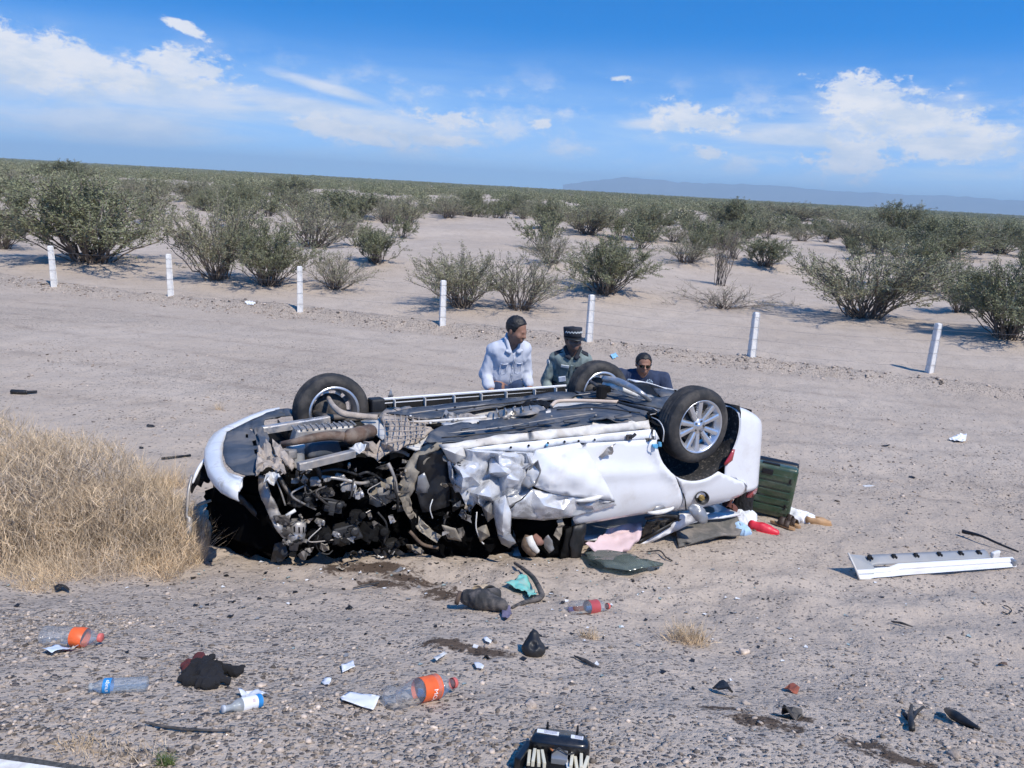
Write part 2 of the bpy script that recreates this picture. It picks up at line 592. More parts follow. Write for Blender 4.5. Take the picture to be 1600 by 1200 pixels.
# shrubs of the middle distance, thicker with distance; open sand kept clear
_mid = []
CLEAR = [(640, 400, 1180, 470), (880, 375, 1000, 400), (560, 380, 650, 460), (1180, 420, 1260, 480), (640, 345, 860, 385), (1140, 380, 1320, 410), (260, 300, 300, 400), (0, 300, 90, 330), (560, 335, 600, 380)]
_tries = 0
while len(_mid) < 258 and _tries < 60000:
    _tries += 1
    yy = 34 * (108 / 34) ** (rnd.random() ** 1.15)
    xx = (rnd.random() * 2 - 1) * yy * 0.82
    d = np.array([xx, yy, hz(xx, yy)]) - CPOS
    zc = d @ FW
    px = 800 + FPX * (d @ RT) / zc
    py = 600 - FPX * (d @ UP) / zc
    if not (-40 < px < 1640):
        continue
    below = py - (246 + 90 * px / 1600)
    dens = float(sstep(115, 40, below)) * (1.0 if below < 58 else 0.7)
    if rnd.random() > dens or any(a < px < c and b < py < e for (a, b, c, e) in CLEAR):
        continue
    if fbm(np.array([xx * 0.05]), np.array([yy * 0.05]), octv=2, seed=33)[0] < -0.45:
        continue
    if any((xx - P[0]) ** 2 + (yy - P[1]) ** 2 < 4.5 for (P, *_x) in _pl) or any((xx - q[0]) ** 2 + (yy - q[1]) ** 2 < 3.2 for q in _mid):
        continue
    _mid.append((xx, yy))


# ------------------------------------------------------------------ ground
def ground_material():
    m_ = bpy.data.materials.new('desert_sand')
    m_.use_nodes = True
    k = NT(m_.node_tree)
    bs = k.n['Principled BSDF']
    geo = k.new('ShaderNodeNewGeometry')
    pos = geo.outputs['Position']
    at_g = k.new('ShaderNodeAttribute', attribute_name='gravel').outputs['Fac']
    at_s = k.new('ShaderNodeAttribute', attribute_name='stain').outputs['Fac']
    at_d = k.new('ShaderNodeAttribute', attribute_name='scrub').outputs['Fac']
    big = k.noise(pos, 0.22, 5, 0.6)
    med = k.noise(pos, 1.7, 6, 0.65)
    fine = k.noise(pos, 38.0, 4, 0.7)
    sand = k.mix(k.ramp(big, 0.3, 0.7), (0.450, 0.372, 0.300), (0.512, 0.432, 0.356))
    sand = k.mix(k.ramp(med, 0.35, 0.75, 0.0, 0.55), sand, (0.390, 0.320, 0.258))
    sand = k.mix(k.ramp(fine, 0.52, 0.8, 0.0, 0.55), sand, (0.30, 0.24, 0.19))
    # pebbles too small to model: random tone per cell
    def pebbles(scale, lo, hi, amount, base):
        vo = k.new('ShaderNodeTexVoronoi')
        vo.inputs['Scale'].default_value = scale
        vo.inputs['Randomness'].default_value = 1.0
        k.l.new(pos, vo.inputs['Vector'])
        sp = k.new('ShaderNodeSeparateColor')
        k.l.new(vo.outputs['Color'], sp.inputs[0])
        col = k.mix(k.ramp(sp.outputs[1], 0.1, 0.95), (0.13, 0.11, 0.10), (0.42, 0.36, 0.30))
        pick = k.m('GREATER_THAN', k.m('ADD', sp.outputs[0], k.m('MULTIPLY', amount, 0.8)), 1.0 - 0.06)
        body = k.ramp(vo.outputs['Distance'], hi, lo)
        f = k.m('MULTIPLY', pick, body)
        return k.mix(f, base, col), f
    patch = k.ramp(k.noise(pos, 0.9, 4, 0.6), 0.40, 0.68)
    dens = k.m('ADD', k.m('MULTIPLY', at_g, 0.75), k.m('MULTIPLY', patch, 0.22), clamp=True)
    sand, f1 = pebbles(55.0, 0.30, 0.48, dens, sand)
    sand, f2 = pebbles(24.0, 0.26, 0.42, k.m('MULTIPLY', dens, 0.55), sand)
    sn = k.m('ADD', at_s, k.m('MULTIPLY', k.m('SUBTRACT', k.noise(pos, 16.0, 8, 0.75), 0.5), 2.3))
    stf = k.m('MULTIPLY', k.ramp(sn, 0.45, 0.75), 0.9)
    sand = k.mix(stf, sand, (0.062, 0.040, 0.027))
    trk = k.new('ShaderNodeAttribute', attribute_name='track').outputs['Fac']
    sand = k.mix(k.m('MULTIPLY', k.m('MULTIPLY', trk, k.ramp(k.noise(pos, 3.0, 5, 0.65), 0.35, 0.62)), 0.55), sand, (0.30, 0.245, 0.20))
    # far off the ground between the shrubs is littered and grown over
    far = k.mix(k.ramp(big, 0.3, 0.7), (0.15, 0.145, 0.105), (0.20, 0.185, 0.14))
    sand = k.mix(k.m('MULTIPLY', at_d, 0.85), sand, far)
    k.l.new(sand, bs.inputs['Base Color'])
    bs.inputs['Roughness'].default_value = 0.95
    bs.inputs['Specular IOR Level'].default_value = 0.15
    b1 = k.new('ShaderNodeBump')
    b1.inputs['Strength'].default_value = 0.9
    b1.inputs['Distance'].default_value = 0.032
    hsum = k.m('ADD', k.m('MULTIPLY', k.noise(pos, 9.0, 6, 0.68), 1.2), k.m('ADD', k.m('MULTIPLY', fine, 0.35), k.m('MULTIPLY', k.m('ADD', f1, f2), 0.45)))
    k.l.new(hsum, b1.inputs['Height'])
    k.l.new(b1.outputs[0], bs.inputs['Normal'])
    return m_


STAIN_PX = [(525, 884, 15, 20, 0), (585, 888, 60, 11, .1), (640, 905, 42, 10, -.2), (690, 928, 28, 13, -.3), (600, 912, 40, 9, 0), (755, 1018, 50, 11, -.1), (700, 1003, 45, 9, .1),
            (1140, 1108, 36, 7, -.3), (1240, 1122, 30, 7, -.4), (1350, 1165, 42, 10, -.3), (1410, 1187, 55, 11, -.3), (1200, 1130, 50, 12, -.3)]
STAINS = []
for (px, py, rx, ry, an) in STAIN_PX:
    P = G(px, py); s = scale_at(P)
    STAINS.append((P[0], P[1], 1.35 * rx / s, 1.5 * ry / s / 0.55, an))


def build_ground():
    rad = np.concatenate([[0.02, 0.4, 0.8], np.geomspace(1.2, 12, 300), np.geomspace(12.15, 60, 170)[0:], np.geomspace(61, 14500, 130)])
    ang = np.concatenate([np.arange(-180, -48, 6.0), np.arange(-48, 48, 0.2), np.arange(48, 180, 6.0)])
    ar = np.radians(ang)
    X = rad[:, None] * np.sin(ar)[None, :]
    Y = rad[:, None] * np.cos(ar)[None, :]
    Z = height(X.ravel(), Y.ravel())
    V = np.stack([X.ravel(), Y.ravel(), Z], 1)
    nr, na = X.shape
    i, j = np.meshgrid(np.arange(nr - 1), np.arange(na), indexing='ij')
    j2 = (j + 1) % na
    F = np.stack([i * na + j, (i + 1) * na + j, (i + 1) * na + j2, i * na + j2], -1).reshape(-1, 4)[:, ::-1]
    me = mesh_np('desert_ground', V, F, ground_material(), True)
    x, y = V[:, 0], V[:, 1]
    s = sroad(x, y)
    g = sstep(4.6, 2.3, s + 0.25 * x * sstep(-1, 2, x) + 0.5 * fbm(x * 0.8, y * 0.8, octv=2, seed=40))
    g = np.maximum(g, 0.9 * np.exp(-(((s - 19.6) / 0.8) ** 2)))
    g = np.maximum(g, 0.45 * sstep(7, 9, s) * sstep(19, 15, s) * sstep(-0.2, 0.5, fbm(x * 0.25, y * 0.25, octv=2, seed=41)))
    fattr(me, 'gravel', g)
    st = np.zeros(len(x))
    for (sx, sy, rx, ry, an) in STAINS:
        dx, dy = x - sx, y - sy
        ca, sa = math.cos(an), math.sin(an)
        q = ((dx * ca + dy * sa) / rx) ** 2 + ((-dx * sa + dy * ca) / ry) ** 2
        st = np.maximum(st, np.exp(-q * 0.8) * 0.95)
    fattr(me, 'stain', st)
    tk = np.zeros(len(x))
    for (s0, kx, wd) in ((9.3, .03, .16), (10.9, .03, .18), (12.6, -.02, .14), (14.2, -.02, .16), (16.6, .0, .2), (7.9, .10, .10)):
        tk = np.maximum(tk, np.exp(-(((s - s0 - kx * x - 0.25 * np.sin(x * .35 + s0)) / wd) ** 2)))
    fattr(me, 'track', tk)
    fattr(me, 'scrub', sstep(230, 700, s))
    o = link('ground', me)
    tag(o, 'pale sandy desert ground falling away from the gravelly roadside', kind='structure')
    return o


build_ground()


# ------------------------------------------------------------------ road edge at the photographer's feet
def build_road():
    asp = principled('asphalt', (0.07, 0.068, 0.066), 0.95, var=0.35, vscale=90, bump=0.6, bscale=160)
    wht = principled('road_paint', (0.74, 0.73, 0.70), 0.8, var=0.06, vscale=40, dust=0.6, dscale=14)
    kx = 0.05
    # road surface strip: s < 1.34
    mb = MB()
    e0, e1 = LINE_S + 0.012, -7.5
    for (x0, x1) in ((-26, 26),):
        N_ = 40
        V, F = [], []
        for i in range(N_ + 1):
            x = x0 + (x1 - x0) * i / N_
            tilt = ROAD_K * x
            V += [(x, e0 - tilt + 0.015 * math.sin(i * 2.1), 1.152), (x, e1 - tilt, 1.160), (x, e0 - tilt + 0.02 + 0.015 * math.sin(i * 2.1), 1.06)]
        for i in range(N_):
            F.append((i * 3, i * 3 + 3, i * 3 + 4, i * 3 + 1))
            F.append((i * 3 + 2, i * 3 + 5, i * 3 + 3, i * 3))
        mb.add(V, F)
    r_ = mb.obj('road', asp)
    tag(r_, 'dark asphalt road edge at the bottom left corner', kind='structure')
    mb = MB()
    V, F = [], []
    for i in range(41):
        x = -26 + 52 * i / 40
        V += [(x, LINE_S - ROAD_K * x, 1.1565), (x, LINE_S - 0.14 - ROAD_K * x, 1.1567)]
    for i in range(40):
        F.append((i * 2, i * 2 + 2, i * 2 + 3, i * 2 + 1))
    mb.add(V, F)
    l_ = mb.obj('road_line', wht)
    tag(l_, 'white painted line along the edge of the asphalt', kind='structure')


ROAD_K = 0.1078
LINE_S = 1.6424
build_road()


# ------------------------------------------------------------------ far hills
def build_hills():
    rock = principled('hill_rock', (0.16, 0.13, 0.11), 0.95, var=0.2, vscale=0.002)
    V, F = [], []
    prof = HILLS
    N_ = 160
    a0, a1 = prof[0][0], prof[-1][0]
    for i in range(N_ + 1):
        a = a0 + (a1 - a0) * i / N_
        hgt = np.interp(a, [p[0] for p in prof], [p[1] for p in prof])
        hgt = max(0.0, hgt + (0.05 * vnoise(np.array([a * 2.1]), np.array([0.3]), seed=21)[0] + 0.03 * vnoise(np.array([a * 6]), np.array([0.3]), seed=22)[0]) * min(1, hgt * 3))
        ar = R(a)
        for (rr, f) in ((11000, 0.0), (11500, 0.55 + 0.1 * float(vnoise(np.array([a * 5]), np.array([1.]), seed=23)[0])), (12000, 1.0), (12700, 0.3), (13300, 0.0)):
            V.append((rr * math.sin(ar), rr * math.cos(ar), -4 + f * 12000 * math.tan(R(hgt)) + (4 if f else -8)))
    for i in range(N_):
        for j in range(4):
            F.append((i * 5 + j, i * 5 + 5 + j, i * 5 + 6 + j, i * 5 + 1 + j))
    o = link('hills', mesh_np('hills', V, F, rock, True))
    tag(o, 'faint blue mountains low on the horizon at right', kind='structure')


HILLS = [(2.87, 0.334), (5.59, 0.836), (7.16, 1.051), (8.74, 1.046), (10.98, 0.944), (14.05, 0.973), (16.18, 1.04), (18.28, 1.02), (20.75, 0.896), (22.73, 0.917), (24.67, 0.856), (27.98, 0.952), (30.78, 0.869), (32.12, 0.866), (36.81, 0.798), (42.31, 0.582)]
build_hills()


# ------------------------------------------------------------------ shrubs
M_STEM = principled('shrub_bark', (0.135, 0.110, 0.090), 0.9, var=0.25, vscale=6)
M_TWIG = principled('shrub_twig', (0.235, 0.20, 0.165), 0.9, var=0.25, vscale=4)
M_LEAF = principled('shrub_leaf', (0.195, 0.203, 0.108), 0.75, var=0.35, vscale=3.0, attr='tone')
M_LEAF2 = principled('shrub_leaf_pale', (0.245, 0.240, 0.142), 0.8, var=0.3, vscale=3.0, attr='tone')
M_RED = principled('shrub_twig_red', (0.24, 0.165, 0.14), 0.9, var=0.25, vscale=4)


def shrub_mesh(seed, nstem=46, lean=1.0, leaf=1.0, droop=0.0, twigs=9, leafsize=0.0155, matS=None, matT=None, matL=None, top=1.0):
    """a desert shrub of unit-ish size: about 2 m across and 1.5 m tall; returns (stems mesh, foliage mesh)"""
    r_ = np.random.default_rng(seed)
    S = MB(); SF = []
    LV, LF, LT = [], [], []

    def tube3(P, r0, r1, n=3):
        b = len(S.V)
        f0 = len(S.F)
        S.tube(P, [r0 + (r1 - r0) * i / (len(P) - 1) for i in range(len(P))], n, cap=False)
        return len(S.F) - f0

    def leaves_on(P, cnt, spread):
        P = np.array(P)
        for _ in range(cnt):
            t = r_.uniform(0.15, 1.0) * (len(P) - 1)
            i = min(int(t), len(P) - 2)
            p = P[i] + (P[i + 1] - P[i]) * (t - i) + r_.normal(0, spread, 3)
            d = (P[i + 1] - P[i]); d = d / (np.linalg.norm(d) + 1e-6) + r_.normal(0, 0.55, 3)
            d /= np.linalg.norm(d)
            w = np.cross(d, r_.normal(0, 1, 3)); w /= np.linalg.norm(w) + 1e-6
            L_ = leafsize * r_.uniform(0.7, 1.7); W_ = L_ * r_.uniform(0.25, 0.42)
            b = len(LV)
            LV.extend([p - d * L_, p + w * W_, p + d * L_, p - w * W_])
            LF.append((b, b + 1, b + 2, b + 3))
            LT.extend([r_.uniform(0.72, 1.28)] * 4)

    for i in range(nstem):
        az_ = r_.uniform(0, 2 * math.pi)
        out = lean * (r_.uniform(0.0, 1.0) ** 0.6) * 1.05
        H_ = 1.5 * top * (1 - 0.42 * (out / 1.05) ** 2) * r_.uniform(0.68, 1.05)
        b0 = np.array([math.cos(az_), math.sin(az_), 0]) * r_.uniform(0.02, 0.22)
        end = np.array([math.cos(az_ + r_.normal(0, .25)) * out, math.sin(az_ + r_.normal(0, .25)) * out, H_ * (1 - droop * r_.uniform(0.3, 1))])
        mid = b0 * 0.45 + end * 0.45 + np.array([0, 0, 0.12 * H_]) + r_.normal(0, 0.07, 3)
        P = curve_pts([b0, mid, end], 10)
        P = [np.array(p) + (r_.normal(0, 0.018, 3) if q else 0) for q, p in enumerate(P)]
        nf = tube3(P, r_.uniform(0.010, 0.017), 0.004)
        SF += [0] * nf
        leaves_on(P[5:], int(30 * leaf), 0.03)
        for j in range(twigs):
            t = r_.uniform(0.28, 0.98) * (len(P) - 1)
            q = min(int(t), len(P) - 2)
            p0 = P[q] + (P[q + 1] - P[q]) * (t - q)
            dr = (P[q + 1] - P[q]); dr /= np.linalg.norm(dr)
            d2 = dr * 0.8 + r_.normal(0, 0.62, 3) + np.array([0, 0, 0.30])
            d2 /= np.linalg.norm(d2)
            L_ = r_.uniform(0.16, 0.42)
            Q = [p0, p0 + d2 * L_ * 0.5 + r_.normal(0, 0.02, 3), p0 + d2 * L_ + np.array([0, 0, 0.04])]
            nf = tube3(Q, 0.0045, 0.0022)
            SF += [1] * nf
            leaves_on(Q, int(r_.uniform(22, 38) * leaf), 0.020)
    ms = mesh_np('shrub_stems', S.V, S.F, [matS or M_STEM, matT or M_TWIG], False, SF)
    if LF:
        ml = mesh_np('shrub_foliage', np.array(LV), np.array(LF), matL or M_LEAF, False)
        fattr(ml, 'tone', LT)
    else:
        ml = None
    return ms, ml


KINDS = [
    shrub_mesh(1, 58, 1.08, 1.5, twigs=10),
    shrub_mesh(2, 54, 1.08, 1.05, twigs=9, matL=M_LEAF2),
    shrub_mesh(3, 48, 1.08, 0.55, twigs=8, matL=M_LEAF2),
    shrub_mesh(4, 46, 0.95, 1.2, twigs=8, leafsize=0.020),
    shrub_mesh(5, 34, 1.35, 0.10, droop=0.75, twigs=11, matL=M_LEAF2),
    shrub_mesh(6, 22, 0.5, 0.30, twigs=9, matT=M_RED, matL=M_LEAF2, top=1.15),
    shrub_mesh(7, 30, 1.0, 0.62, twigs=7, leafsize=0.030),
    shrub_mesh(8, 28, 1.05, 0.42, twigs=7, leafsize=0.030, matL=M_LEAF2),
    shrub_mesh(9, 30, 0.95, 0.7, twigs=7, leafsize=0.030),
]


def plant_shrub(x, y, W_, H_, kd, label, group=None, sink=0.03):
    ms, ml = KINDS[kd]
    o = empty('shrub', (x, y, hz(x, y) - sink), rnd.uniform(0, 6.28), label, 'shrub', group)
    o.scale = (W_ / 2.0, W_ / 2.0, H_ / 1.5)
    link('stems', ms, o)
    if ml:
        link('foliage', ml, o)
    return o


for (P, W_, H_, kd, lb) in _pl:
    plant_shrub(P[0], P[1], W_ * 1.24, H_ * 0.96, kd, lb)
_POSTX = [85, 267, 469, 691, 920, 1174, 1452]
_ORD = ['first', 'second', 'third', 'fourth', 'fifth', 'sixth', 'seventh']
for (xx, yy) in _mid:
    W_ = rnd.uniform(1.7, 3.8)
    kd = rnd.choice([0, 6, 6, 7, 7, 8, 8, 2])
    look = {0: 'dense green', 6: 'leafy green', 7: 'thin grey', 8: 'bushy dark green', 2: 'bare twiggy grey'}[kd]
    d = np.array([xx, yy, hz(xx, yy)]) - CPOS
    px = 800 + FPX * (d @ RT) / (d @ FW)
    q = sum(px > p for p in _POSTX)
    where = 'above the left edge' if q == 0 else 'above the right edge' if q == 7 else 'between %s and %s fence posts' % (_ORD[q - 1], _ORD[q])
    row = 'near' if yy < 62 else 'far'
    plant_shrub(xx, yy, W_, W_ * rnd.uniform(0.48, 0.72), kd, '%s shrub in the %s scrub %s' % (look, row, where), 'shrubs of the middle distance')


# farther scrub nobody could count: one object, instanced low clumps out to the horizon
def far_scrub():
    r_ = np.random.default_rng(5)
    protos = []
    for q in range(4):
        LV, LF, LT = [], [], []
        for i in range(420):
            a, rr = r_.uniform(0, 6.28), r_.uniform(0, 1) ** 0.55
            p = np.array([math.cos(a) * rr, math.sin(a) * rr, 0.15 + r_.uniform(0, 1) * 1.15 * (1 - 0.5 * rr * rr)])
            d = r_.normal(0, 1, 3) + np.array([0, 0, 0.8]); d /= np.linalg.norm(d)
            w = np.cross(d, r_.normal(0, 1, 3)); w /= np.linalg.norm(w)
            L_ = r_.uniform(0.06, 0.13); W_ = L_ * 0.40
            b = len(LV)
            LV.extend([p - d * L_, p + w * W_, p + d * L_, p - w * W_])
            LF.append((b, b + 1, b + 2, b + 3))
            LT.extend([r_.uniform(0.7, 1.25)] * 4)
        me = mesh_np('scrub_clump', np.array(LV), np.array(LF), [M_LEAF, M_LEAF2, M_LEAF, M_LEAF2][q])
        fattr(me, 'tone', LT)
        protos.append(me)
    return protos


def scatter_far():
    r_ = np.random.default_rng(6)
    protos = far_scrub()
    V, F, T = [], [], []
    pts = []
    for (r0, r1, dens) in ((82, 170, 1 / 26.0), (170, 380, 1 / 24.0), (380, 900, 1 / 110.0), (900, 2600, 1 / 900.0)):
        n = int(0.5 * 1.55 * (r1 * r1 - r0 * r0) * dens)
        rr = np.sqrt(r_.uniform(r0 * r0, r1 * r1, n))
        aa = r_.uniform(-0.775, 0.775, n)
        pts.append(np.stack([rr * np.sin(aa), rr * np.cos(aa)], 1))
    P = np.concatenate(pts)
    z = height(P[:, 0], P[:, 1])
    dist = np.hypot(P[:, 0], P[:, 1])
    keep = fbm(P[:, 0] * 0.035, P[:, 1] * 0.03, octv=3, seed=50) > 0.15 - 1.1 * sstep(110, 330, dist)
    P, z, dist = P[keep], z[keep], dist[keep]
    sc = r_.uniform(0.9, 1.9, len(P)) * (1 + sstep(300, 1500, dist) * 1.6)
    hs = r_.uniform(0.75, 1.15, len(P)) / (1 + sstep(300, 1500, dist) * 0.9)
    me = bpy.data.meshes.new('scrub_points')
    me.vertices.add(len(P))
    me.vertices.foreach_set('co', np.stack([P[:, 0], P[:, 1], z], 1).astype(np.float32).ravel())
    fattr(me, 'sc', sc)
    fattr(me, 'hs', hs)
    fattr(me, 'rz', r_.uniform(0, 6.28, len(P)))
    me.attributes.new('pick', 'INT', 'POINT').data.foreach_set('value', r_.integers(0, 4, len(P)).astype(np.int32))
    o = link('far_scrub', me)
    tag(o, 'dense belt of dark scrub running out to the horizon', 'scrub', kind='stuff')
    ng = bpy.data.node_groups.new('far_scrub', 'GeometryNodeTree')
    ng.interface.new_socket('Geometry', in_out='INPUT', socket_type='NodeSocketGeometry')
    ng.interface.new_socket('Geometry', in_out='OUTPUT', socket_type='NodeSocketGeometry')
    N_ = ng.nodes
    gi, go = N_.new('NodeGroupInput'), N_.new('NodeGroupOutput')
    join = N_.new('GeometryNodeGeometryToInstance')
    col = bpy.data.collections.new('scrub_clumps')
    for q, pm in enumerate(protos):
        po = bpy.data.objects.new('scrub_clump', pm)
        col.objects.link(po)
    ci = N_.new('GeometryNodeCollectionInfo')
    ci.inputs['Collection'].default_value = col
    ci.inputs['Separate Children'].default_value = True
    ci.inputs['Reset Children'].default_value = True
    iop = N_.new('GeometryNodeInstanceOnPoints')
    iop.inputs['Pick Instance'].default_value = True

    def attr(nm, typ='FLOAT'):
        a = N_.new('GeometryNodeInputNamedAttribute')
        a.data_type = typ
        a.inputs['Name'].default_value = nm
        return a.outputs['Attribute']
    cs = N_.new('ShaderNodeCombineXYZ')
    mu = N_.new('ShaderNodeMath'); mu.operation = 'MULTIPLY'
    ng.links.new(attr('sc'), mu.inputs[0]); ng.links.new(attr('hs'), mu.inputs[1])
    sca = attr('sc')
    ng.links.new(sca, cs.inputs[0]); ng.links.new(sca, cs.inputs[1]); ng.links.new(mu.outputs[0], cs.inputs[2])
    cr = N_.new('ShaderNodeCombineXYZ')
    ng.links.new(attr('rz'), cr.inputs[2])
    ng.links.new(gi.outputs[0], iop.inputs['Points'])
    ng.links.new(ci.outputs[0], iop.inputs['Instance'])
    ng.links.new(attr('pick', 'INT'), iop.inputs['Instance Index'])
    ng.links.new(cr.outputs[0], iop.inputs['Rotation'])
    ng.links.new(cs.outputs[0], iop.inputs['Scale'])
    ng.links.new(iop.outputs[0], go.inputs[0])
    md = o.modifiers.new('scatter', 'NODES')
    md.node_group = ng


scatter_far()


# ------------------------------------------------------------------ the fence
def build_fence():
    con = principled('post_concrete', (0.76, 0.75, 0.72), 0.9, var=0.08, vscale=12, dust=0.2, dscale=6, bump=0.3, bscale=60)
    wire = principled('fence_wire', (0.30, 0.28, 0.27), 0.6, 0.6, var=0.2)
    fe = empty('fence', (0, 0, 0), label='wire fence on white concrete posts along the scraped sand ridge', cat='fence')
    posts = [(85, 447, 384), (267, 462, 397), (469, 486, 416), (691, 506, 438), (920, 532, 460), (1174, 557, 487), (1452, 582, 503)]
    tops = []
    info = []
    for (px, py, ty) in posts:
        g = G(px, py)
        d = ray(px, ty)
        t = np.hypot(g[0], g[1]) / np.hypot(d[0], d[1])
        h = float((CPOS + d * t)[2] - g[2])
        info.append((g, h))
    # one more post beyond each side of the frame
    a, b = info[0][0], info[1][0]
    g = a + (a - b); info.insert(0, (np.array([g[0], g[1], hz(g[0], g[1])]), 1.25))
    a, b = info[-1][0], info[-2][0]
    g = a + (a - b); info.append((np.array([g[0], g[1], hz(g[0], g[1])]), 1.2))
    lines = {q: [] for q in range(4)}
    for i, (g, h) in enumerate(info):
        lean = Matrix.Rotation(rnd.uniform(-0.03, 0.03), 3, 'X') @ Matrix.Rotation(rnd.uniform(-0.03, 0.04), 3, 'Y') @ Matrix.Rotation(0.28 + rnd.uniform(-.05, .05), 3, 'Z')
        V, F = [], []
        zs = [-0.3, 0.0]
        notch = [0.16, 0.40, 0.66, 0.88]
        for nn in notch:
            zs += [h * nn - 0.012, h * nn - 0.007, h * nn + 0.007, h * nn + 0.012]
        zs += [h - 0.02, h]
        for q, z in enumerate(zs):
            inn = 0.012 if (2 <= q < 2 + 16 and (q - 2) % 4 in (1, 2)) else 0.0
            if q == len(zs) - 1:
                inn = 0.015
            r0 = (0.082 - 0.012 * max(0, z) / h) - inn
            c = 0.014
            for (sx, sy) in ((-1, -1), (1, -1), (1, 1), (-1, 1)):
                for (ax, ay) in (((1, 0), (0, 1)) if sx * sy > 0 else ((0, 1), (1, 0))):
                    v = Vector((sx * (r0 - c * ax), sy * (r0 - c * ay), z))
                    V.append(v)
        n8 = 8
        for q in range(len(zs) - 1):
            for j in range(n8):
                F.append((q * n8 + j, q * n8 + (j + 1) % n8, (q + 1) * n8 + (j + 1) % n8, (q + 1) * n8 + j))
        F.append(tuple((len(zs) - 1) * n8 + j for j in range(n8)))
        V = [tuple(lean @ v + Vector(g)) for v in V]
        p = link('fence_post', mesh_np('fence_post', V, F, con), fe)
        for q in range(4):
            lines[q].append(lean @ Vector((0.0, -0.084, h * notch[q])) + Vector(g))
    for q in range(4):
        mb = MB()
        pts = []
        for i in range(len(lines[q]) - 1):
            a, b = lines[q][i], lines[q][i + 1]
            for t in np.linspace(0, 1, 8, endpoint=False):
                pts.append(a.lerp(b, t) - Vector((0, 0, (0.05 + 0.03 * rnd.random()) * 4 * t * (1 - t) * (0.6 if q else 1.3))))
        pts.append(lines[q][-1])
        mb.tube(pts, 0.0024, 4)
        mb.obj('wire', wire, fe)


build_fence()


# ------------------------------------------------------------------ gravel and stones
M_STONE = principled('stone', (0.35, 0.288, 0.235), 0.95, var=0.35, vscale=30, attr='tone', bump=0.3, bscale=120)


def ico(sub=0):
    bm = bmesh.new()
    bmesh.ops.create_icosphere(bm, subdivisions=sub + 1, radius=1)
    V = np.array([v.co[:] for v in bm.verts]); F = np.array([[v.index for v in f.verts] for f in bm.faces])
    bm.free()
    return V, F


def build_gravel():
    r_ = np.random.default_rng(9)
    V0, F0 = ico(0)
    pts = []
    # thick by the road, thinner down the slope, again along the fence ridge, sparse on the open sand
    def region(n, x0, x1, y0, y1, pick, smin, smax, pw=2.2):
        x = r_.uniform(x0, x1, n); y = r_.uniform(y0, y1, n)
        k_ = r_.uniform(0, 1, n) < pick(x, y)
        x, y = x[k_], y[k_]
        s = smin + (smax - smin) * r_.uniform(0, 1, len(x)) ** pw
        pts.append(np.stack([x, y, s], 1))
    patch = lambda x, y: sstep(-0.25, 0.55, fbm(x * 1.1, y * 1.1, octv=3, seed=60))
    region(46000, -2.6, 2.8, 1.3, 3.4, lambda x, y: np.clip(sstep(3.4, 2.1, y + 0.42 * x + 0.35 * vnoise(x * 1.5, y * 1.5, seed=61)) * (0.25 + 0.75 * patch(x, y)) + 0.16 * patch(x, y), 0, 1), 0.0022, 0.0135, 3.4)
    region(26000, -4.5, 5.2, 2.6, 6.0, lambda x, y: 0.08 + 0.32 * patch(x, y) * sstep(5.6, 3.5, y), 0.003, 0.016, 3.6)
    region(11000, -9, 9, 6.0, 14, lambda x, y: 0.15 + 0.55 * patch(x * 0.4, y * 0.4), 0.008, 0.026, 3.5)
    region(30000, -18, 14, 15.5, 26, lambda x, y: np.exp(-(((sroad(x, y) - 19.5) / 0.55) ** 2)) * (0.35 + 0.65 * patch(x * 0.4, y * 0.4)), 0.015, 0.055, 2.5)
    P = np.concatenate(pts)
    n = len(P)
    z = height(P[:, 0], P[:, 1])
    th = r_.uniform(0, 6.283, n)
    ax = np.stack([r_.uniform(0.8, 1.5, n), r_.uniform(0.7, 1.1, n), r_.uniform(0.3, 0.7, n)], 1) * P[:, 2:3]
    jit = r_.uniform(0.55, 1.25, (n, len(V0), 1))
    L = V0[None] * jit * ax[:, None, :]
    ct, st = np.cos(th)[:, None], np.sin(th)[:, None]
    x = L[..., 0] * ct - L[..., 1] * st + P[:, 0:1]
    y = L[..., 0] * st + L[..., 1] * ct + P[:, 1:2]
    zz = L[..., 2] + (z + ax[:, 2] * 0.35)[:, None]
    V = np.stack([x, y, zz], -1).reshape(-1, 3)
    F = (F0[None] + (np.arange(n) * len(V0))[:, None, None]).reshape(-1, 3)
    me = mesh_np('gravel', V, F, M_STONE)
    tone = np.clip(r_.normal(0.95, 0.33, n), 0.25, 1.75)
    fattr(me, 'tone', np.repeat(tone, len(V0)))
    o = link('gravel', me)
    tag(o, 'loose grey gravel strewn over the sand', 'gravel', kind='stuff')
    print('gravel', n)


build_gravel()


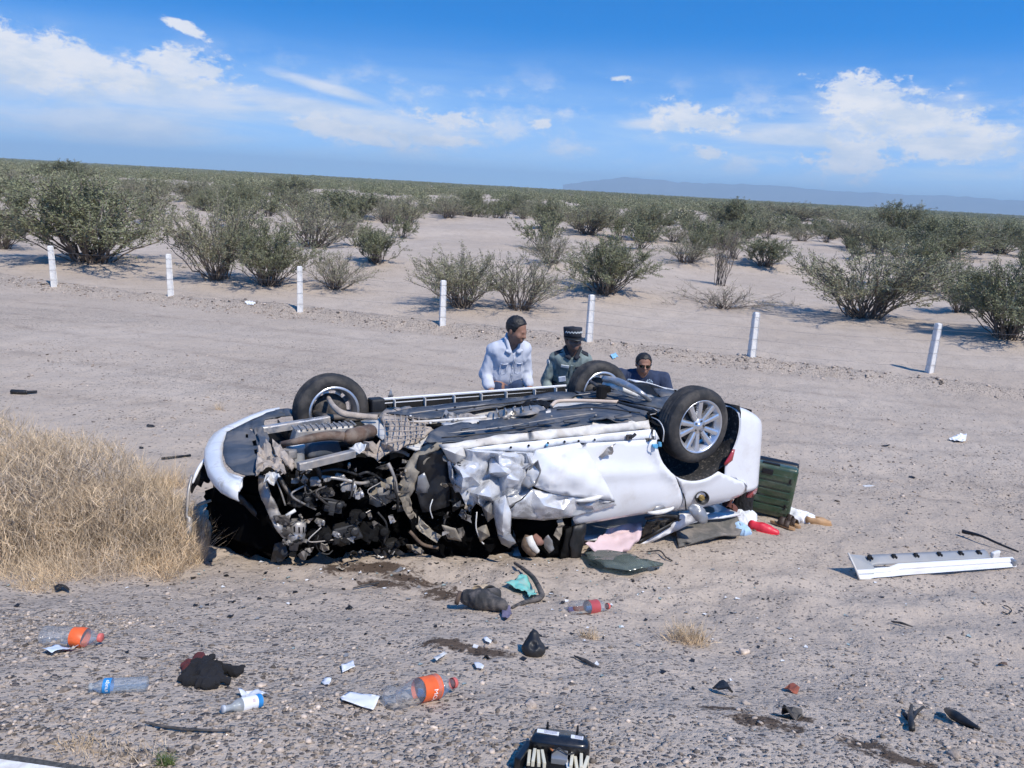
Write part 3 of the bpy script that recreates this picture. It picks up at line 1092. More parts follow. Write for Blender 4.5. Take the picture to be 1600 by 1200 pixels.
def build_fragments():
    """shattered trim, paint flakes and glass crumbs strewn about the wreck"""
    r_ = np.random.default_rng(15)
    n = 900
    x = r_.normal(-0.2, 1.7, n); y = r_.normal(4.5, 0.8, n)
    k_ = (y > 2.4) & (y < 6.5); x, y = x[k_], y[k_]; n = len(x)
    z = height(x, y)
    V, F, M_ = [], [], []
    for i in range(n):
        s = 0.004 + 0.014 * r_.uniform() ** 3
        b = len(V)
        a = r_.uniform(0, 6.28)
        for q in range(4):
            t = a + q * 1.57 + r_.uniform(-.5, .5)
            V.append((x[i] + s * math.cos(t) * r_.uniform(.5, 1.4), y[i] + s * math.sin(t) * r_.uniform(.5, 1.4), z[i] + .004 + r_.uniform(0, .5) * s))
        V.append((x[i], y[i], z[i] - .006))
        F += [(b, b + 1, b + 2), (b, b + 2, b + 3), (b, b + 1, b + 4), (b + 1, b + 2, b + 4), (b + 2, b + 3, b + 4), (b + 3, b, b + 4)]
        M_ += [int(r_.choice(4, p=[.42, .2, .2, .18]))] * 6
    ms = [principled('flake_black', (.012, .012, .013), .5), principled('flake_white', (.66, .66, .66), .5), principled('flake_grey', (.22, .22, .22), .5), principled('flake_glass', (.28, .34, .33), .2)]
    o = link('crash_fragments', mesh_np('crash_fragments', np.array(V), np.array(F), ms, False, M_))
    tag(o, 'small broken bits of trim and glass strewn round the wreck', 'debris', kind='stuff')


build_fragments()


# ------------------------------------------------------------------ desert air
def build_haze():
    m_ = bpy.data.materials.new('haze_air')
    m_.use_nodes = True
    k = NT(m_.node_tree)
    k.n.clear()
    out = k.new('ShaderNodeOutputMaterial')
    v = k.new('ShaderNodeVolumePrincipled')
    v.inputs['Color'].default_value = (0.62, 0.85, 1.0, 1)
    v.inputs['Density'].default_value = HAZE
    v.inputs['Anisotropy'].default_value = 0.0
    k.l.new(v.outputs[0], out.inputs['Volume'])
    mb = MB()
    mb.box((0, 0, 128), (29600, 29600, 270))
    o = mb.obj('haze', m_)
    o['kind'] = 'stuff'


HAZE = 1.6e-4
build_haze()
# ================================================================== the overturned car
# frame: origin at the outer face of the near rear wheel; x towards the tail (picture right), y to the far side, z up
CAR_O = np.array([1.52766, 5.87763, 0.99391])
_a, _ro = 0.460855, -0.09198
CX = np.array([math.cos(_a), math.sin(_a), 0.0])
CY = np.array([-math.sin(_a) * math.cos(_ro), math.cos(_a) * math.cos(_ro), math.sin(_ro)])
CZ = np.cross(CX, CY)
CAR_M = np.stack([CX, CY, CZ])                    # world -> car
car = empty('car', label='overturned white sedan with its front end torn away, lying on its roof on the sand', cat='car')
car.matrix_world = Matrix(((CX[0], CY[0], CZ[0], CAR_O[0]), (CX[1], CY[1], CZ[1], CAR_O[1]), (CX[2], CY[2], CZ[2], CAR_O[2]), (0, 0, 0, 1)))
_co = CAR_M @ (CPOS - CAR_O)


def cy(px, py, Y):
    """point of the car seen there, on the lengthwise plane y = Y"""
    d = CAR_M @ ray(px, py)
    return _co + d * ((Y - _co[1]) / d[1])


def cz(px, py, Z):
    """same on a level plane of the upturned floor, whose mean level is z = 0.055"""
    Z = Z - 0.075
    d = CAR_M @ ray(px, py)
    return _co + d * ((Z - _co[2]) / d[2])


M_WHITE = principled('car_paint_white', (0.74, 0.75, 0.77), 0.30, var=0.03, vscale=3, coat=0.6, dust=0.5, dscale=3.0, dustcol=(0.52, 0.47, 0.41), dlo=0.48, dhi=0.78)
M_WBUMP = principled('bumper_paint_scraped', (0.70, 0.71, 0.72), 0.38, var=0.06, vscale=5, coat=0.3, dust=0.7, dscale=9, dustcol=(0.30, 0.26, 0.21), dlo=0.52, dhi=0.72)
M_WCRUMP = principled('car_paint_crumpled', (0.62, 0.63, 0.65), 0.26, 0.2, var=0.14, vscale=9, coat=0.5, dust=0.75, dscale=6, dustcol=(0.13, 0.12, 0.11), dlo=0.50, dhi=0.66)
M_CREAM = principled('sill_paint_dusty', (0.62, 0.60, 0.56), 0.55, var=0.08, vscale=8, dust=0.75, dscale=5, dustcol=(0.50, 0.44, 0.37))
M_STEEL = principled('dirty_steel', (0.33, 0.32, 0.31), 0.45, 0.55, var=0.2, vscale=14, dust=0.8, dscale=7, dustcol=(0.33, 0.28, 0.23))
M_ALU = principled('bare_aluminium', (0.48, 0.48, 0.49), 0.33, 0.75, var=0.1, vscale=16, dust=0.8, dscale=8, dustcol=(0.36, 0.31, 0.26), bump=0.2, bscale=50)
M_BLUEBLK = principled('underbody_plastic', (0.055, 0.066, 0.084), 0.62, var=0.3, vscale=4, dust=0.6, dscale=3.2, dustcol=(0.22, 0.20, 0.18), bump=0.3, bscale=25)
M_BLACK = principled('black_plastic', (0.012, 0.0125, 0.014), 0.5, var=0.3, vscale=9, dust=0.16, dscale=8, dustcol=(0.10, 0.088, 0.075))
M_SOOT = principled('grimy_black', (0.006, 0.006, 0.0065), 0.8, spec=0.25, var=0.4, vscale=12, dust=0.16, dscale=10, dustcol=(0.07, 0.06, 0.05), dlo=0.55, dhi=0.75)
M_SOOTSHADE = principled('soot_and_shade_black', (0.0035, 0.0035, 0.0038), 1.0, spec=0.0, var=0.3)  # soot with shade painted in: stays near black even where the sun hits
M_OLIVE = principled('dusty_inner_panel', (0.31, 0.275, 0.22), 0.7, 0.0, var=0.25, vscale=9, dust=0.7, dscale=6, dustcol=(0.17, 0.14, 0.11))
M_DUSTY = principled('dust_caked_plastic', (0.42, 0.355, 0.295), 0.9, var=0.22, vscale=11, dust=0.5, dscale=9, dustcol=(0.16, 0.14, 0.12), bump=0.4, bscale=60)
M_RUST = principled('rusty_exhaust', (0.125, 0.080, 0.057), 0.8, 0.2, var=0.3, vscale=14, dust=0.5, dscale=8, dustcol=(0.30, 0.25, 0.20))
M_TYRE = principled('tyre_rubber', (0.020, 0.020, 0.021), 0.78, var=0.2, vscale=10, dust=0.5, dscale=6, dustcol=(0.12, 0.105, 0.09))
M_RIM = principled('alloy_rim', (0.66, 0.67, 0.69), 0.28, 0.85, var=0.05, vscale=8, dust=0.15, dscale=6)
M_DISC = principled('brake_dark', (0.045, 0.043, 0.042), 0.6, 0.3, var=0.3, vscale=12, dust=0.3)
M_RED = principled('red_lens', (0.38, 0.025, 0.03), 0.18, var=0.1, coat=0.8, dust=0.15)
M_TINT = principled('tinted_glass', (0.012, 0.014, 0.014), 0.06, var=0.1, dust=0.2, dscale=5)
M_PINK = principled('pinkish_cloth', (0.66, 0.50, 0.52), 0.9, var=0.07, vscale=5, dust=0.2, dscale=6, bump=0.2)
M_TAN = principled('tan_pipe', (0.55, 0.44, 0.35), 0.55, var=0.1)
M_BROWN = principled('brown_dirt_lump', (0.12, 0.085, 0.06), 0.95, var=0.4, vscale=18, bump=0.6, bscale=50)
M_PLASTW = principled('white_plastic', (0.66, 0.66, 0.64), 0.5, var=0.06, dust=0.45, dscale=12)
M_GREYP = principled('grey_paint_metal', (0.24, 0.25, 0.265), 0.30, 0.25, var=0.08, coat=0.4, dust=0.2)
M_BLUECLIP = principled('blue_clip', (0.10, 0.34, 0.55), 0.5)


def inside(poly, P):
    x, y = P[:, 0], P[:, 1]
    r_ = np.zeros(len(P), bool)
    n = len(poly)
    for i in range(n):
        x0, y0 = poly[i]; x1, y1 = poly[(i + 1) % n]
        c = ((y0 > y) != (y1 > y)) & (x < (x1 - x0) * (y - y0) / ((y1 - y0) or 1e-9) + x0)
        r_ ^= c
    return r_


def fill2d(poly, step, jit=0.25, extra=(), seed=0, holes=()):
    """triangulate a polygon with points about every `step`"""
    r_ = np.random.default_rng(seed + len(poly))
    poly = [np.array(p[:2], float) for p in poly]
    pts, edges = [], []

    def ring(pl):
        b0 = len(pts)
        for i in range(len(pl)):
            a, b = pl[i], pl[(i + 1) % len(pl)]
            m_ = max(1, int(round(np.linalg.norm(b - a) / step)))
            for t in range(m_):
                pts.append(a + (b - a) * t / m_)
        n_ = len(pts) - b0
        edges.extend([(b0 + i, b0 + (i + 1) % n_) for i in range(n_)])
        return pts[b0:]
    bd = ring(poly)
    hl = [ring([np.array(p, float) for p in h]) for h in holes]
    nb = len(pts)
    lo = np.min(bd, 0); hi = np.max(bd, 0)
    gx, gy = np.meshgrid(np.arange(lo[0] + step / 2, hi[0], step), np.arange(lo[1] + step / 2, hi[1], step))
    g = np.stack([gx.ravel(), gy.ravel()], 1)
    if len(g):
        g = g + r_.uniform(-jit, jit, g.shape) * step
        g = g[inside([tuple(p) for p in poly], g)]
        for h in holes:
            g = g[~inside([tuple(p) for p in h], g)]
        if len(g):
            B = np.array(pts)
            d = np.sqrt(((g[:, None, :] - B[None]) ** 2).sum(-1)).min(1)
            g = g[d > step * 0.55]
    allp = list(pts) + [np.array(e[:2], float) for e in extra] + list(g)
    vs, es, fs, *_ = delaunay_2d_cdt([Vector(p) for p in allp], edges, [], 0, 1e-6)
    P = np.array([v[:] for v in vs])
    F = []
    pl = [tuple(p) for p in poly]
    cen = np.array([P[list(f)].mean(0) for f in fs])
    ok = inside(pl, cen)
    for h in holes:
        ok &= ~inside([tuple(p) for p in h], cen)
    F = [tuple(f) for f, o_ in zip(fs, ok) if o_]
    return P, F


def idw(ctrl, P, pw=2.5):
    C_ = np.array([c[:2] for c in ctrl], float); v = np.array([c[2] for c in ctrl], float)
    d2 = ((P[:, None, :] - C_[None]) ** 2).sum(-1) + 1.0
    w = d2 ** (-pw / 2 - 0.3)
    return (w * v).sum(1) / w.sum(1)


def solid(o, thick, off=0.0):
    m_ = o.modifiers.new('solid', 'SOLIDIFY')
    m_.thickness = thick
    m_.offset = off
    return o


def sheet(name, pts, mat_, mode='Y', step=9.0, crumple=0.0, cs=5.0, thick=0.005, smooth=True, inner=(), parent=None, seed=0, holes=(), pw=2.5, label=None, fold=False):
    """a sheet of the wreck: outline points (photo x, photo y, depth plane), filled, creased and given thickness"""
    if fold:                                    # a few big facets first, then rounded creases
        step = 400
    P, F = fill2d(pts, step, seed=seed, extra=inner, holes=holes)
    dep = idw(list(pts) + list(inner), P, pw)
    V = np.array([(cy if mode == 'Y' else cz)(p[0], p[1], d) for p, d in zip(P, dep)])
    if crumple:
        ax = 1 if mode == 'Y' else 2
        q = V * cs
        rid = 1 - np.abs(fbm(q[:, 0] + seed * 3.1, q[:, 2] if mode == 'Y' else q[:, 1], None, 3, seed=70 + seed)) * 2
        V[:, ax] += crumple * rid
        V[:, (2 if ax == 1 else 1)] += crumple * 0.4 * vnoise(q[:, 0] * 1.3, q[:, 2] * 1.3 + 5, None, 90 + seed)
    me = mesh_np(name, V, F, mat_, smooth)
    if fold:
        bm = bmesh.new(); bm.from_mesh(me)
        for e in bm.edges:
            e.smooth = not (len(e.link_faces) == 2 and e.calc_face_angle(0) > 0.85)
        bmesh.ops.subdivide_edges(bm, edges=bm.edges[:], cuts=4, use_grid_fill=True)
        bmesh.ops.smooth_vert(bm, verts=[v for v in bm.verts if not v.is_boundary], factor=0.4, use_axis_x=True, use_axis_y=True, use_axis_z=True)
        co = np.array([v.co[:] for v in bm.verts])
        dv = 0.008 * (1 - 2 * np.abs(fbm(co[:, 0] * 13, co[:, 2] * 13, None, 3, seed=7 + seed)))
        for v, q in zip(bm.verts, dv):
            v.co.y += q
        bm.to_mesh(me); bm.free()
        me.polygons.foreach_set('use_smooth', np.ones(len(me.polygons), dtype=bool))
    o = link(name, me, parent or car)
    solid(o, thick)
    if label:
        o['label'] = label
    return o


def pipe(name, pts, r, mat_, mode='Y', n=8, parent=None, sm=True):
    P = [(cy if mode == 'Y' else cz)(*p) for p in pts]
    mb = MB()
    Q = curve_pts(P, max(8, 5 * len(P))) if sm and len(P) > 2 else P
    rr = r
    if isinstance(r, (list, tuple)):
        rr = [float(np.interp(i / (len(Q) - 1), np.linspace(0, 1, len(r)), r)) for i in range(len(Q))]
    mb.tube(Q, rr, n)
    return mb.obj(name, mat_, parent or car, True)


# ---------------------------------------------------------------- wheels
def make_wheel(loc, near, spin=0.0, rot=(0, 0, 0)):
    """axle along y; the outer face towards -y for the near wheel"""
    sg = 1.0 if near else -1.0
    Ry = Matrix.Rotation(R(90), 4, 'X') if near else Matrix.Rotation(R(-90), 4, 'X')   # local z -> outward
    W_ = 0.205
    hub = MB()
    hub.lathe([(0.02, -0.10), (0.135, -0.10), (0.142, -0.085), (0.142, -0.065), (0.09, -0.075), (0.085, -0.05), (0.02, -0.05)], 28, Ry)
    w = hub.obj('wheel', M_DISC, car, True)
    Rr = 0.312
    prof = [(0.214, -0.012), (0.225, -0.006), (0.245, 0.0), (0.268, -0.003), (0.288, -0.014), (0.300, -0.026), (0.307, -0.036)]
    tread = []
    n = 72
    for i in range(13):
        t = i / 12
        tread.append((Rr - 0.004 * (2 * t - 1) ** 4 * 1.3, -0.040 - (W_ - 0.080) * t))
    inner = [(r, -W_ - h) for (r, h) in reversed(prof)]
    full = prof + tread + inner + [(0.205, -W_ + 0.02), (0.203, -0.02)]
    V, F = [], []
    m_ = len(full)
    for q, (r, h) in enumerate(full):
        for j in range(n):
            th = 2 * math.pi * j / n
            rr = r
            if len(prof) <= q < len(prof) + 13:
                c = q - len(prof)
                if c in (3, 6, 9):
                    rr -= 0.008
                elif c in (0, 1, 2, 10, 11, 12) and (j + (c > 6)) % 3 == 0:
                    rr -= 0.006
                elif c in (4, 5, 7, 8) and (j * 2 + c) % 4 == 0:
                    rr -= 0.004
            V.append(Ry @ Vector((rr * math.cos(th), rr * math.sin(th), h)))
    for q in range(m_):
        for j in range(n):
            F.append((q * n + j, q * n + (j + 1) % n, ((q + 1) % m_) * n + (j + 1) % n, ((q + 1) % m_) * n + j))
    t_ = link('tyre', mesh_np('tyre', V, F, M_TYRE, True), w)
    rim = MB()
    rim.lathe([(0.196, -W_ + 0.015), (0.216, -W_ + 0.010), (0.216, -W_ + 0.022), (0.192, -W_ + 0.045), (0.178, -0.12), (0.184, -0.055), (0.202, -0.030), (0.218, -0.012), (0.220, -0.004), (0.214, -0.002), (0.205, -0.012), (0.196, -0.030), (0.176, -0.055), (0.170, -0.12), (0.184, -W_ + 0.045), (0.196, -W_ + 0.015)], 56, Ry, cap=False)
    rim.obj('rim', M_RIM, w, True)
    # five pairs of spokes
    sp = MB()
    L_ = 0.172
    secs = []
    for t in (0, 0.25, 0.6, 1.0):
        wd = 0.021 + 0.007 * t
        hgt = -0.020 - 0.012 * (1 - t) + 0.004 * t
        secs.append((0.030 + L_ * t, wd, hgt))
    V, F = [], []
    for (r, wd, h) in secs:
        V += [(r, -wd, h - 0.028), (r, -wd * 0.75, h), (r, -wd * 0.25, h + 0.004), (r, wd * 0.25, h + 0.004), (r, wd * 0.75, h), (r, wd, h - 0.028)]
    for q in range(3):
        for j in range(6):
            F.append((q * 6 + j, q * 6 + (j + 1) % 6, (q + 1) * 6 + (j + 1) % 6, (q + 1) * 6 + j))
    F += [(5, 4, 3, 2, 1, 0), tuple(18 + j for j in range(6))]
    sme = mesh_np('spoke', V, F, M_RIM)
    for i in range(5):
        for s2 in (-1, 1):
            o = link('spoke', sme, w)
            o.matrix_basis = Ry @ Matrix.Rotation(spin + 2 * math.pi * i / 5 + s2 * 0.20, 4, 'Z') @ Matrix.Rotation(s2 * 0.06, 4, 'Z')
    cap = MB()
    cap.lathe([(0.0005, -0.012), (0.020, -0.013), (0.028, -0.018), (0.031, -0.022), (0.060, -0.024), (0.068, -0.034), (0.064, -0.065)], 24, Ry, cap=False)
    cap.obj('hub_cap', M_RIM, w, True)
    nut = MB()
    nut.lathe([(0.009, -0.034), (0.009, -0.016), (0.006, -0.013), (0.0005, -0.013)], 8, None, cap=False)
    nme = mesh_np('lug_nut', nut.V, nut.F, M_DISC)
    for i in range(5):
        o = link('lug_nut', nme, w)
        o.matrix_basis = Ry @ Matrix.Rotation(spin + 2 * math.pi * (i + 0.5) / 5, 4, 'Z') @ Matrix.Translation((0.046, 0, 0))
    w.location = loc
    w.rotation_euler = rot
    return w


make_wheel((0, 0.0, 0), True, spin=R(-36), rot=(R(3), 0, R(2)))
make_wheel((0.02, 1.69, 0.015), False, spin=R(10))
make_wheel((-2.60, 1.69, 0.03), False, spin=R(30), rot=(0, 0, R(6)))

# ---------------------------------------------------------------- flank, near side
def flank(X, Z):
    X = np.asarray(X, float); Z = np.asarray(Z, float)
    y = 0.03 + 2.2 * np.maximum(0, Z + 0.06) ** 2
    y = y + 0.9 * np.maximum(0, -Z - 0.42) ** 2.0
    y = y + 5.0 * np.maximum(0, -Z - 0.64) ** 2.0
    y = y - 0.018 * np.exp(-(((Z + 0.37 + 0.10 * X) / 0.05) ** 2)) * sstep(0.2, -0.4, X)      # crease
    y = y + 0.006 * fbm(X * 2.5, Z * 2.5, octv=2, seed=101)
    y = y + 0.9 * np.maximum(0, X - 0.46) ** 2
    # the rolled lip round the wheel arch
    r_ = np.sqrt(X * X + Z * Z)
    y = y - 0.022 * np.exp(-(((r_ - 0.455) / 0.035) ** 2))
    return y


def side_panel(name, px, mat_, step=0.035, dent=0.0, thick=0.012, lift=0.0):
    poly = [cy(p[0], p[1], 0.03)[[0, 2]] for p in px]
    P, F = fill2d(poly, step, 0.15)
    Y = flank(P[:, 0], P[:, 1]) + lift
    if dent:
        Y = Y + dent * fbm(P[:, 0] * 3.1, P[:, 1] * 3.1, octv=2, seed=111)
    V = np.stack([P[:, 0], Y, P[:, 1]], 1)
    o = link(name, mesh_np(name, V, F, mat_, True), car)
    m_ = o.modifiers.new('solid', 'SOLIDIFY'); m_.thickness = thick; m_.offset = 0
    # make the outside face the camera whatever the winding
    if o.data.polygons[0].normal.y > 0:
        o.data.flip_normals()
    return o


def arc_px(a0, a1, r, n=14):
    """the wheel arch circle, as photo points"""
    out = []
    for i in range(n + 1):
        a = R(a0 + (a1 - a0) * i / n)
        P = CAR_O + CAR_M.T @ np.array([r * math.cos(a), 0.03, -0.015 + r * math.sin(a)])
        d = P - CPOS
        z = d @ FW
        out.append((800 + FPX * (d @ RT) / z, 600 - FPX * (d @ UP) / z))
    return out


RA = 0.43
rear_door = side_panel('rear_door', [(893, 700), (918, 692), (958, 690), (1007, 687), (1027, 686)] + arc_px(179, 236, RA, 8) + [(1062, 763), (1068, 780), (1068, 803), (1040, 803), (1010, 808), (960, 816), (908, 825), (900, 815), (893, 760)], M_WHITE, dent=0.010)
side_panel('quarter_panel', arc_px(237, 299, RA, 10) + [(1136, 743), (1155, 751), (1177, 759), (1172, 771), (1150, 785), (1128, 797), (1108, 804), (1088, 808), (1071, 806), (1071, 780), (1065, 763)], M_WHITE)


def rear_bumper():
    path = [(0.30, 0.03), (0.45, 0.032), (0.60, 0.045), (0.72, 0.09), (0.82, 0.18), (0.90, 0.30), (0.98, 0.50), (1.03, 0.70), (1.05, 0.90), (1.03, 1.1), (0.97, 1.3), (0.88, 1.45), (0.76, 1.57), (0.60, 1.66), (0.42, 1.70)]
    path = np.array(curve_pts([(x, y, 0) for x, y in path], 70))[:, :2]
    zs = np.concatenate([[0.115, 0.11, 0.095, 0.07], np.linspace(0.03, -0.62, 22)])
    ins = np.concatenate([[0.26, 0.10, 0.045, 0.015], np.interp(np.linspace(0.03, -0.62, 22), [-0.62, -0.45, -0.25, -0.05, 0.03], [0.0, 0.0, 0.0, 0.0, 0.005])])
    V, F = [], []
    n = len(path)
    tan = np.gradient(path, axis=0)
    nor = np.stack([tan[:, 1], -tan[:, 0]], 1)
    nor /= np.linalg.norm(nor, axis=1)[:, None]
    for z, q in zip(zs, ins):
        for i, (p, nn) in enumerate(zip(path, nor)):
            far = path[i][1] > 0.9
            x, y = p - nn * q * (1.0 if True else 0)
            if i < 30 and not far:
                r2 = RA * RA - (z + 0.015) ** 2
                xa = math.sqrt(r2) if r2 > 0 else 0
                xs = max(xa, 0.0)
                if z < -0.38:
                    xs = min(max(xs, 0.14 + (-0.375 - z) * 2.5), 0.56)
                if x < xs and y < 0.2:
                    x = xs
            V.append((x, y + 0.006, z - 0.20 * float(sstep(0.40, 1.05, x)) * (z + 0.62) / 0.735))
    for a in range(len(zs) - 1):
        for i in range(n - 1):
            A = [a * n + i, a * n + i + 1, (a + 1) * n + i + 1, (a + 1) * n + i]
            pts = [np.array(V[t]) for t in A]
            ar = np.linalg.norm(np.cross(pts[2] - pts[0], pts[3] - pts[1]))
            if ar > 1e-6:
                F.append(tuple(A))
    o = link('rear_bumper', mesh_np('rear_bumper', V, F, M_WHITE, True), car)
    solid(o, 0.008)
    return o


rear_bumper()
# shut line between bumper and quarter panel, reflector, tail light
sheet('reflector', [(1148, 702, -0.005), (1144, 719, -0.005), (1133, 728, -0.005), (1131, 725, -0.005), (1138, 714, -0.005), (1145, 702, -0.005)], M_RED, step=8, thick=0.012)
sheet('tail_light', [(1184, 752, 0.17), (1181, 768, 0.17), (1174, 777, 0.16), (1166, 777, 0.13), (1171, 765, 0.12), (1178, 757, 0.14)], M_RED, step=8, thick=0.02)


# the wheel housing behind the near rear wheel
def wheelhouse(x, y0, y1, r, a0, a1, mat_):
    V, F = [], []
    n = 26
    ys = np.linspace(y0, y1, 5)
    for q, y in enumerate(ys):
        for i in range(n + 1):
            a = R(a0 + (a1 - a0) * i / n)
            rr = r * (1 - 0.04 * q / 4) + 0.006 * math.sin(i * 2.3 + q)
            V.append((x + rr * math.cos(a), y, -0.015 + rr * math.sin(a)))
    for q in range(4):
        for i in range(n):
            F.append((q * (n + 1) + i, q * (n + 1) + i + 1, (q + 1) * (n + 1) + i + 1, (q + 1) * (n + 1) + i))
    b = len(V)
    V.append((x, y1, -0.05))
    for i in range(n):
        F.append((b, 4 * (n + 1) + i, 4 * (n + 1) + i + 1))
    o = link('wheel_arch_liner', mesh_np('wheel_arch_liner', V, F, mat_, True), car)
    solid(o, 0.006)


M_LINER = principled('felt_arch_liner', (0.022, 0.022, 0.023), 0.9, var=0.4, vscale=60, dust=0.75, dscale=38, dustcol=(0.17, 0.15, 0.13), dlo=0.55, dhi=0.62)
wheelhouse(0, 0.04, 0.42, RA + 0.012, 175, 380, M_LINER)
wheelhouse(0, 1.66, 1.30, RA, 180, 360, M_LINER)

# belt band under the door (it turns in towards the glass), pillar, glass, handles
sheet('rear_pillar', [(1062, 803, 0.125), (1108, 801, 0.115), (1086, 814, 0.15), (1040, 836, 0.20), (1003, 853, 0.24), (997, 850, 0.24), (1030, 832, 0.20), (1060, 812, 0.15)], M_WHITE, step=7, thick=0.02)
sheet('window_trim', [(1008, 808, 0.13), (1040, 804, 0.13), (1062, 805, 0.13), (1066, 810, 0.14), (1052, 820, 0.17), (1000, 849, 0.23), (996, 846, 0.23), (1048, 817, 0.165), (1058, 810, 0.14), (1040, 808, 0.135), (1008, 812, 0.135)], M_BLACK, step=6, thick=0.012)
sheet('quarter_window', [(1012, 811, 0.155), (1040, 807, 0.15), (1058, 810, 0.155), (1046, 818, 0.18), (1002, 844, 0.24), (1004, 830, 0.2)], M_TINT, step=9, thick=0.005)
sheet('door_seam', [(1063.5, 763, 0.036), (1065.2, 763, 0.036), (1071.2, 780, 0.04), (1073, 797, 0.06), (1071, 797, 0.06), (1069.5, 780, 0.04)], M_SOOT, step=5, thick=0.002)


def handle(name, pts, Y, mat_=M_PLASTW):
    c = [cy(px, py, Y) for px, py in pts]
    mb = MB()
    q = curve_pts(c, 14)
    n = len(q)
    mb.tube([(p[0], p[1] - 0.03 * math.sin(math.pi * i / (n - 1)) ** 0.6, p[2]) for i, p in enumerate(q)], [0.008 + 0.011 * math.sin(math.pi * (i + 0.6) / (n + 0.2)) for i in range(n)], 10)
    o = mb.obj(name, mat_, car, True)
    return o


sheet('handle_recess', [(1020, 797, 0.034), (1026, 791, 0.034), (1036, 789, 0.034), (1040, 793, 0.034), (1034, 800, 0.04), (1024, 801, 0.04)], M_GREYP, step=6, thick=0.004)
handle('door_handle', [(1012, 801), (1030, 798), (1052, 793)], 0.035)
# fuel filler: recess, cap and the flap hanging open
mb = MB()
c = cy(1097, 778, 0.035)
RX = Matrix.Translation(Vector(c)) @ Matrix.Rotation(R(90), 4, 'X') @ Matrix.Rotation(R(-25), 4, 'Z')
Sx = Matrix.Diagonal((1.25, 0.92, 1, 1))
mb.lathe([(0.060, 0.0), (0.060, 0.006), (0.055, 0.008), (0.051, 0.002), (0.046, -0.02), (0.0005, -0.02)], 26, RX @ Sx, cap=False)
fr = mb.obj('fuel_filler', M_BLACK, car, True)
mb = MB(); mb.lathe([(0.026, -0.018), (0.026, 0.001), (0.022, 0.004), (0.0005, 0.004)], 16, RX, cap=False); mb.box((RX @ Vector((0, 0, 0.006)))[:], (0.045, 0.006, 0.010), Matrix.Rotation(0.5, 3, 'Y'))
mb.obj('fuel_cap', principled('brass_cap', (0.28, 0.19, 0.06), 0.5, 0.3), fr)
sheet('fuel_flap', [(1075, 793, 0.03), (1082, 787, 0.02), (1092, 788, 0.0), (1101, 796, -0.03), (1106, 808, -0.06), (1105, 816, -0.07), (1098, 819, -0.06), (1088, 814, -0.03), (1080, 804, 0.0)], M_GREYP, step=6, thick=0.008, inner=[(1094, 803, -0.05)])

# ---------------------------------------------------------------- sills
sheet('sill', [(686, 697, 0.15), (740, 688, 0.15), (780, 681, 0.15), (850, 673, 0.15), (923, 665, 0.15), (1013, 658, 0.15), (1016, 670, 0.06), (920, 680, 0.06), (850, 687, 0.06), (780, 694, 0.06), (735, 700, 0.07), (700, 706, 0.07)], M_CREAM, step=8, thick=0.03, crumple=0.004, cs=6)
sheet('sill_lower', [(735, 700.5, 0.07), (780, 694.5, 0.065), (850, 687.5, 0.065), (920, 680.5, 0.065), (1016, 670.5, 0.065), (1023, 672, 0.06), (1030, 686, 0.045), (1007, 688, 0.045), (958, 690, 0.045), (918, 693, 0.045), (905, 692, 0.045), (870, 697, 0.045), (832, 706, 0.045), (790, 704, 0.05), (745, 704, 0.06)], M_WHITE, step=8, thick=0.012)
for (px, py) in ((798, 699), (826, 696), (856, 692), (882, 690), (904, 689), (929, 687)):
    mb = MB(); mb.lathe([(0.009, 0), (0.009, 0.004), (0.0005, 0.004)], 10, Matrix.Translation(Vector(cy(px, py, 0.036))) @ Matrix.Rotation(R(90), 4, 'X'), cap=False)
    mb.obj('sill_hole', M_SOOT, car)
mb = MB(); mb.lathe([(0.011, 0), (0.011, 0.01), (0.005, 0.012), (0.0005, 0.012)], 10, Matrix.Translation(Vector(cy(854, 695, 0.04))) @ Matrix.Rotation(R(90), 4, 'X'), cap=False)
mb.obj('clip', M_BLUECLIP, car)
mb = MB(); p = cy(1026, 696, 0.0)
mb.box(p, (0.085, 0.02, 0.022), Matrix.Rotation(0.05, 3, 'Y'), bev=0.004); mb.box(p + np.array([0.02, -0.01, 0.012]), (0.02, 0.02, 0.03)); mb.box(p + np.array([-0.02, -0.012, -0.008]), (0.03, 0.02, 0.015))
mb.obj('clip', M_BLUECLIP, car)
for (px, py, s) in ((983, 683, 1.0), (1012, 687, 0.6)):
    mb = MB(); p = cy(px, py, 0.02)
    mb.tube([p, p + np.array([0.01, -0.03, 0.01]), p + np.array([0.035, -0.035, 0.03])], 0.012 * s, 8); mb.box(p, (0.05 * s, 0.02, 0.04 * s), bev=0.004)
    mb.obj('bracket', M_DISC, car)
sheet('bracket', [(938, 712, 0.0), (950, 700, -0.01), (962, 693, -0.02), (957, 699, -0.03), (959, 705, -0.03), (957, 710, -0.02), (946, 711, -0.01), (941, 716, 0.0)], M_STEEL, step=5, thick=0.008, crumple=0.01, cs=20, smooth=False)
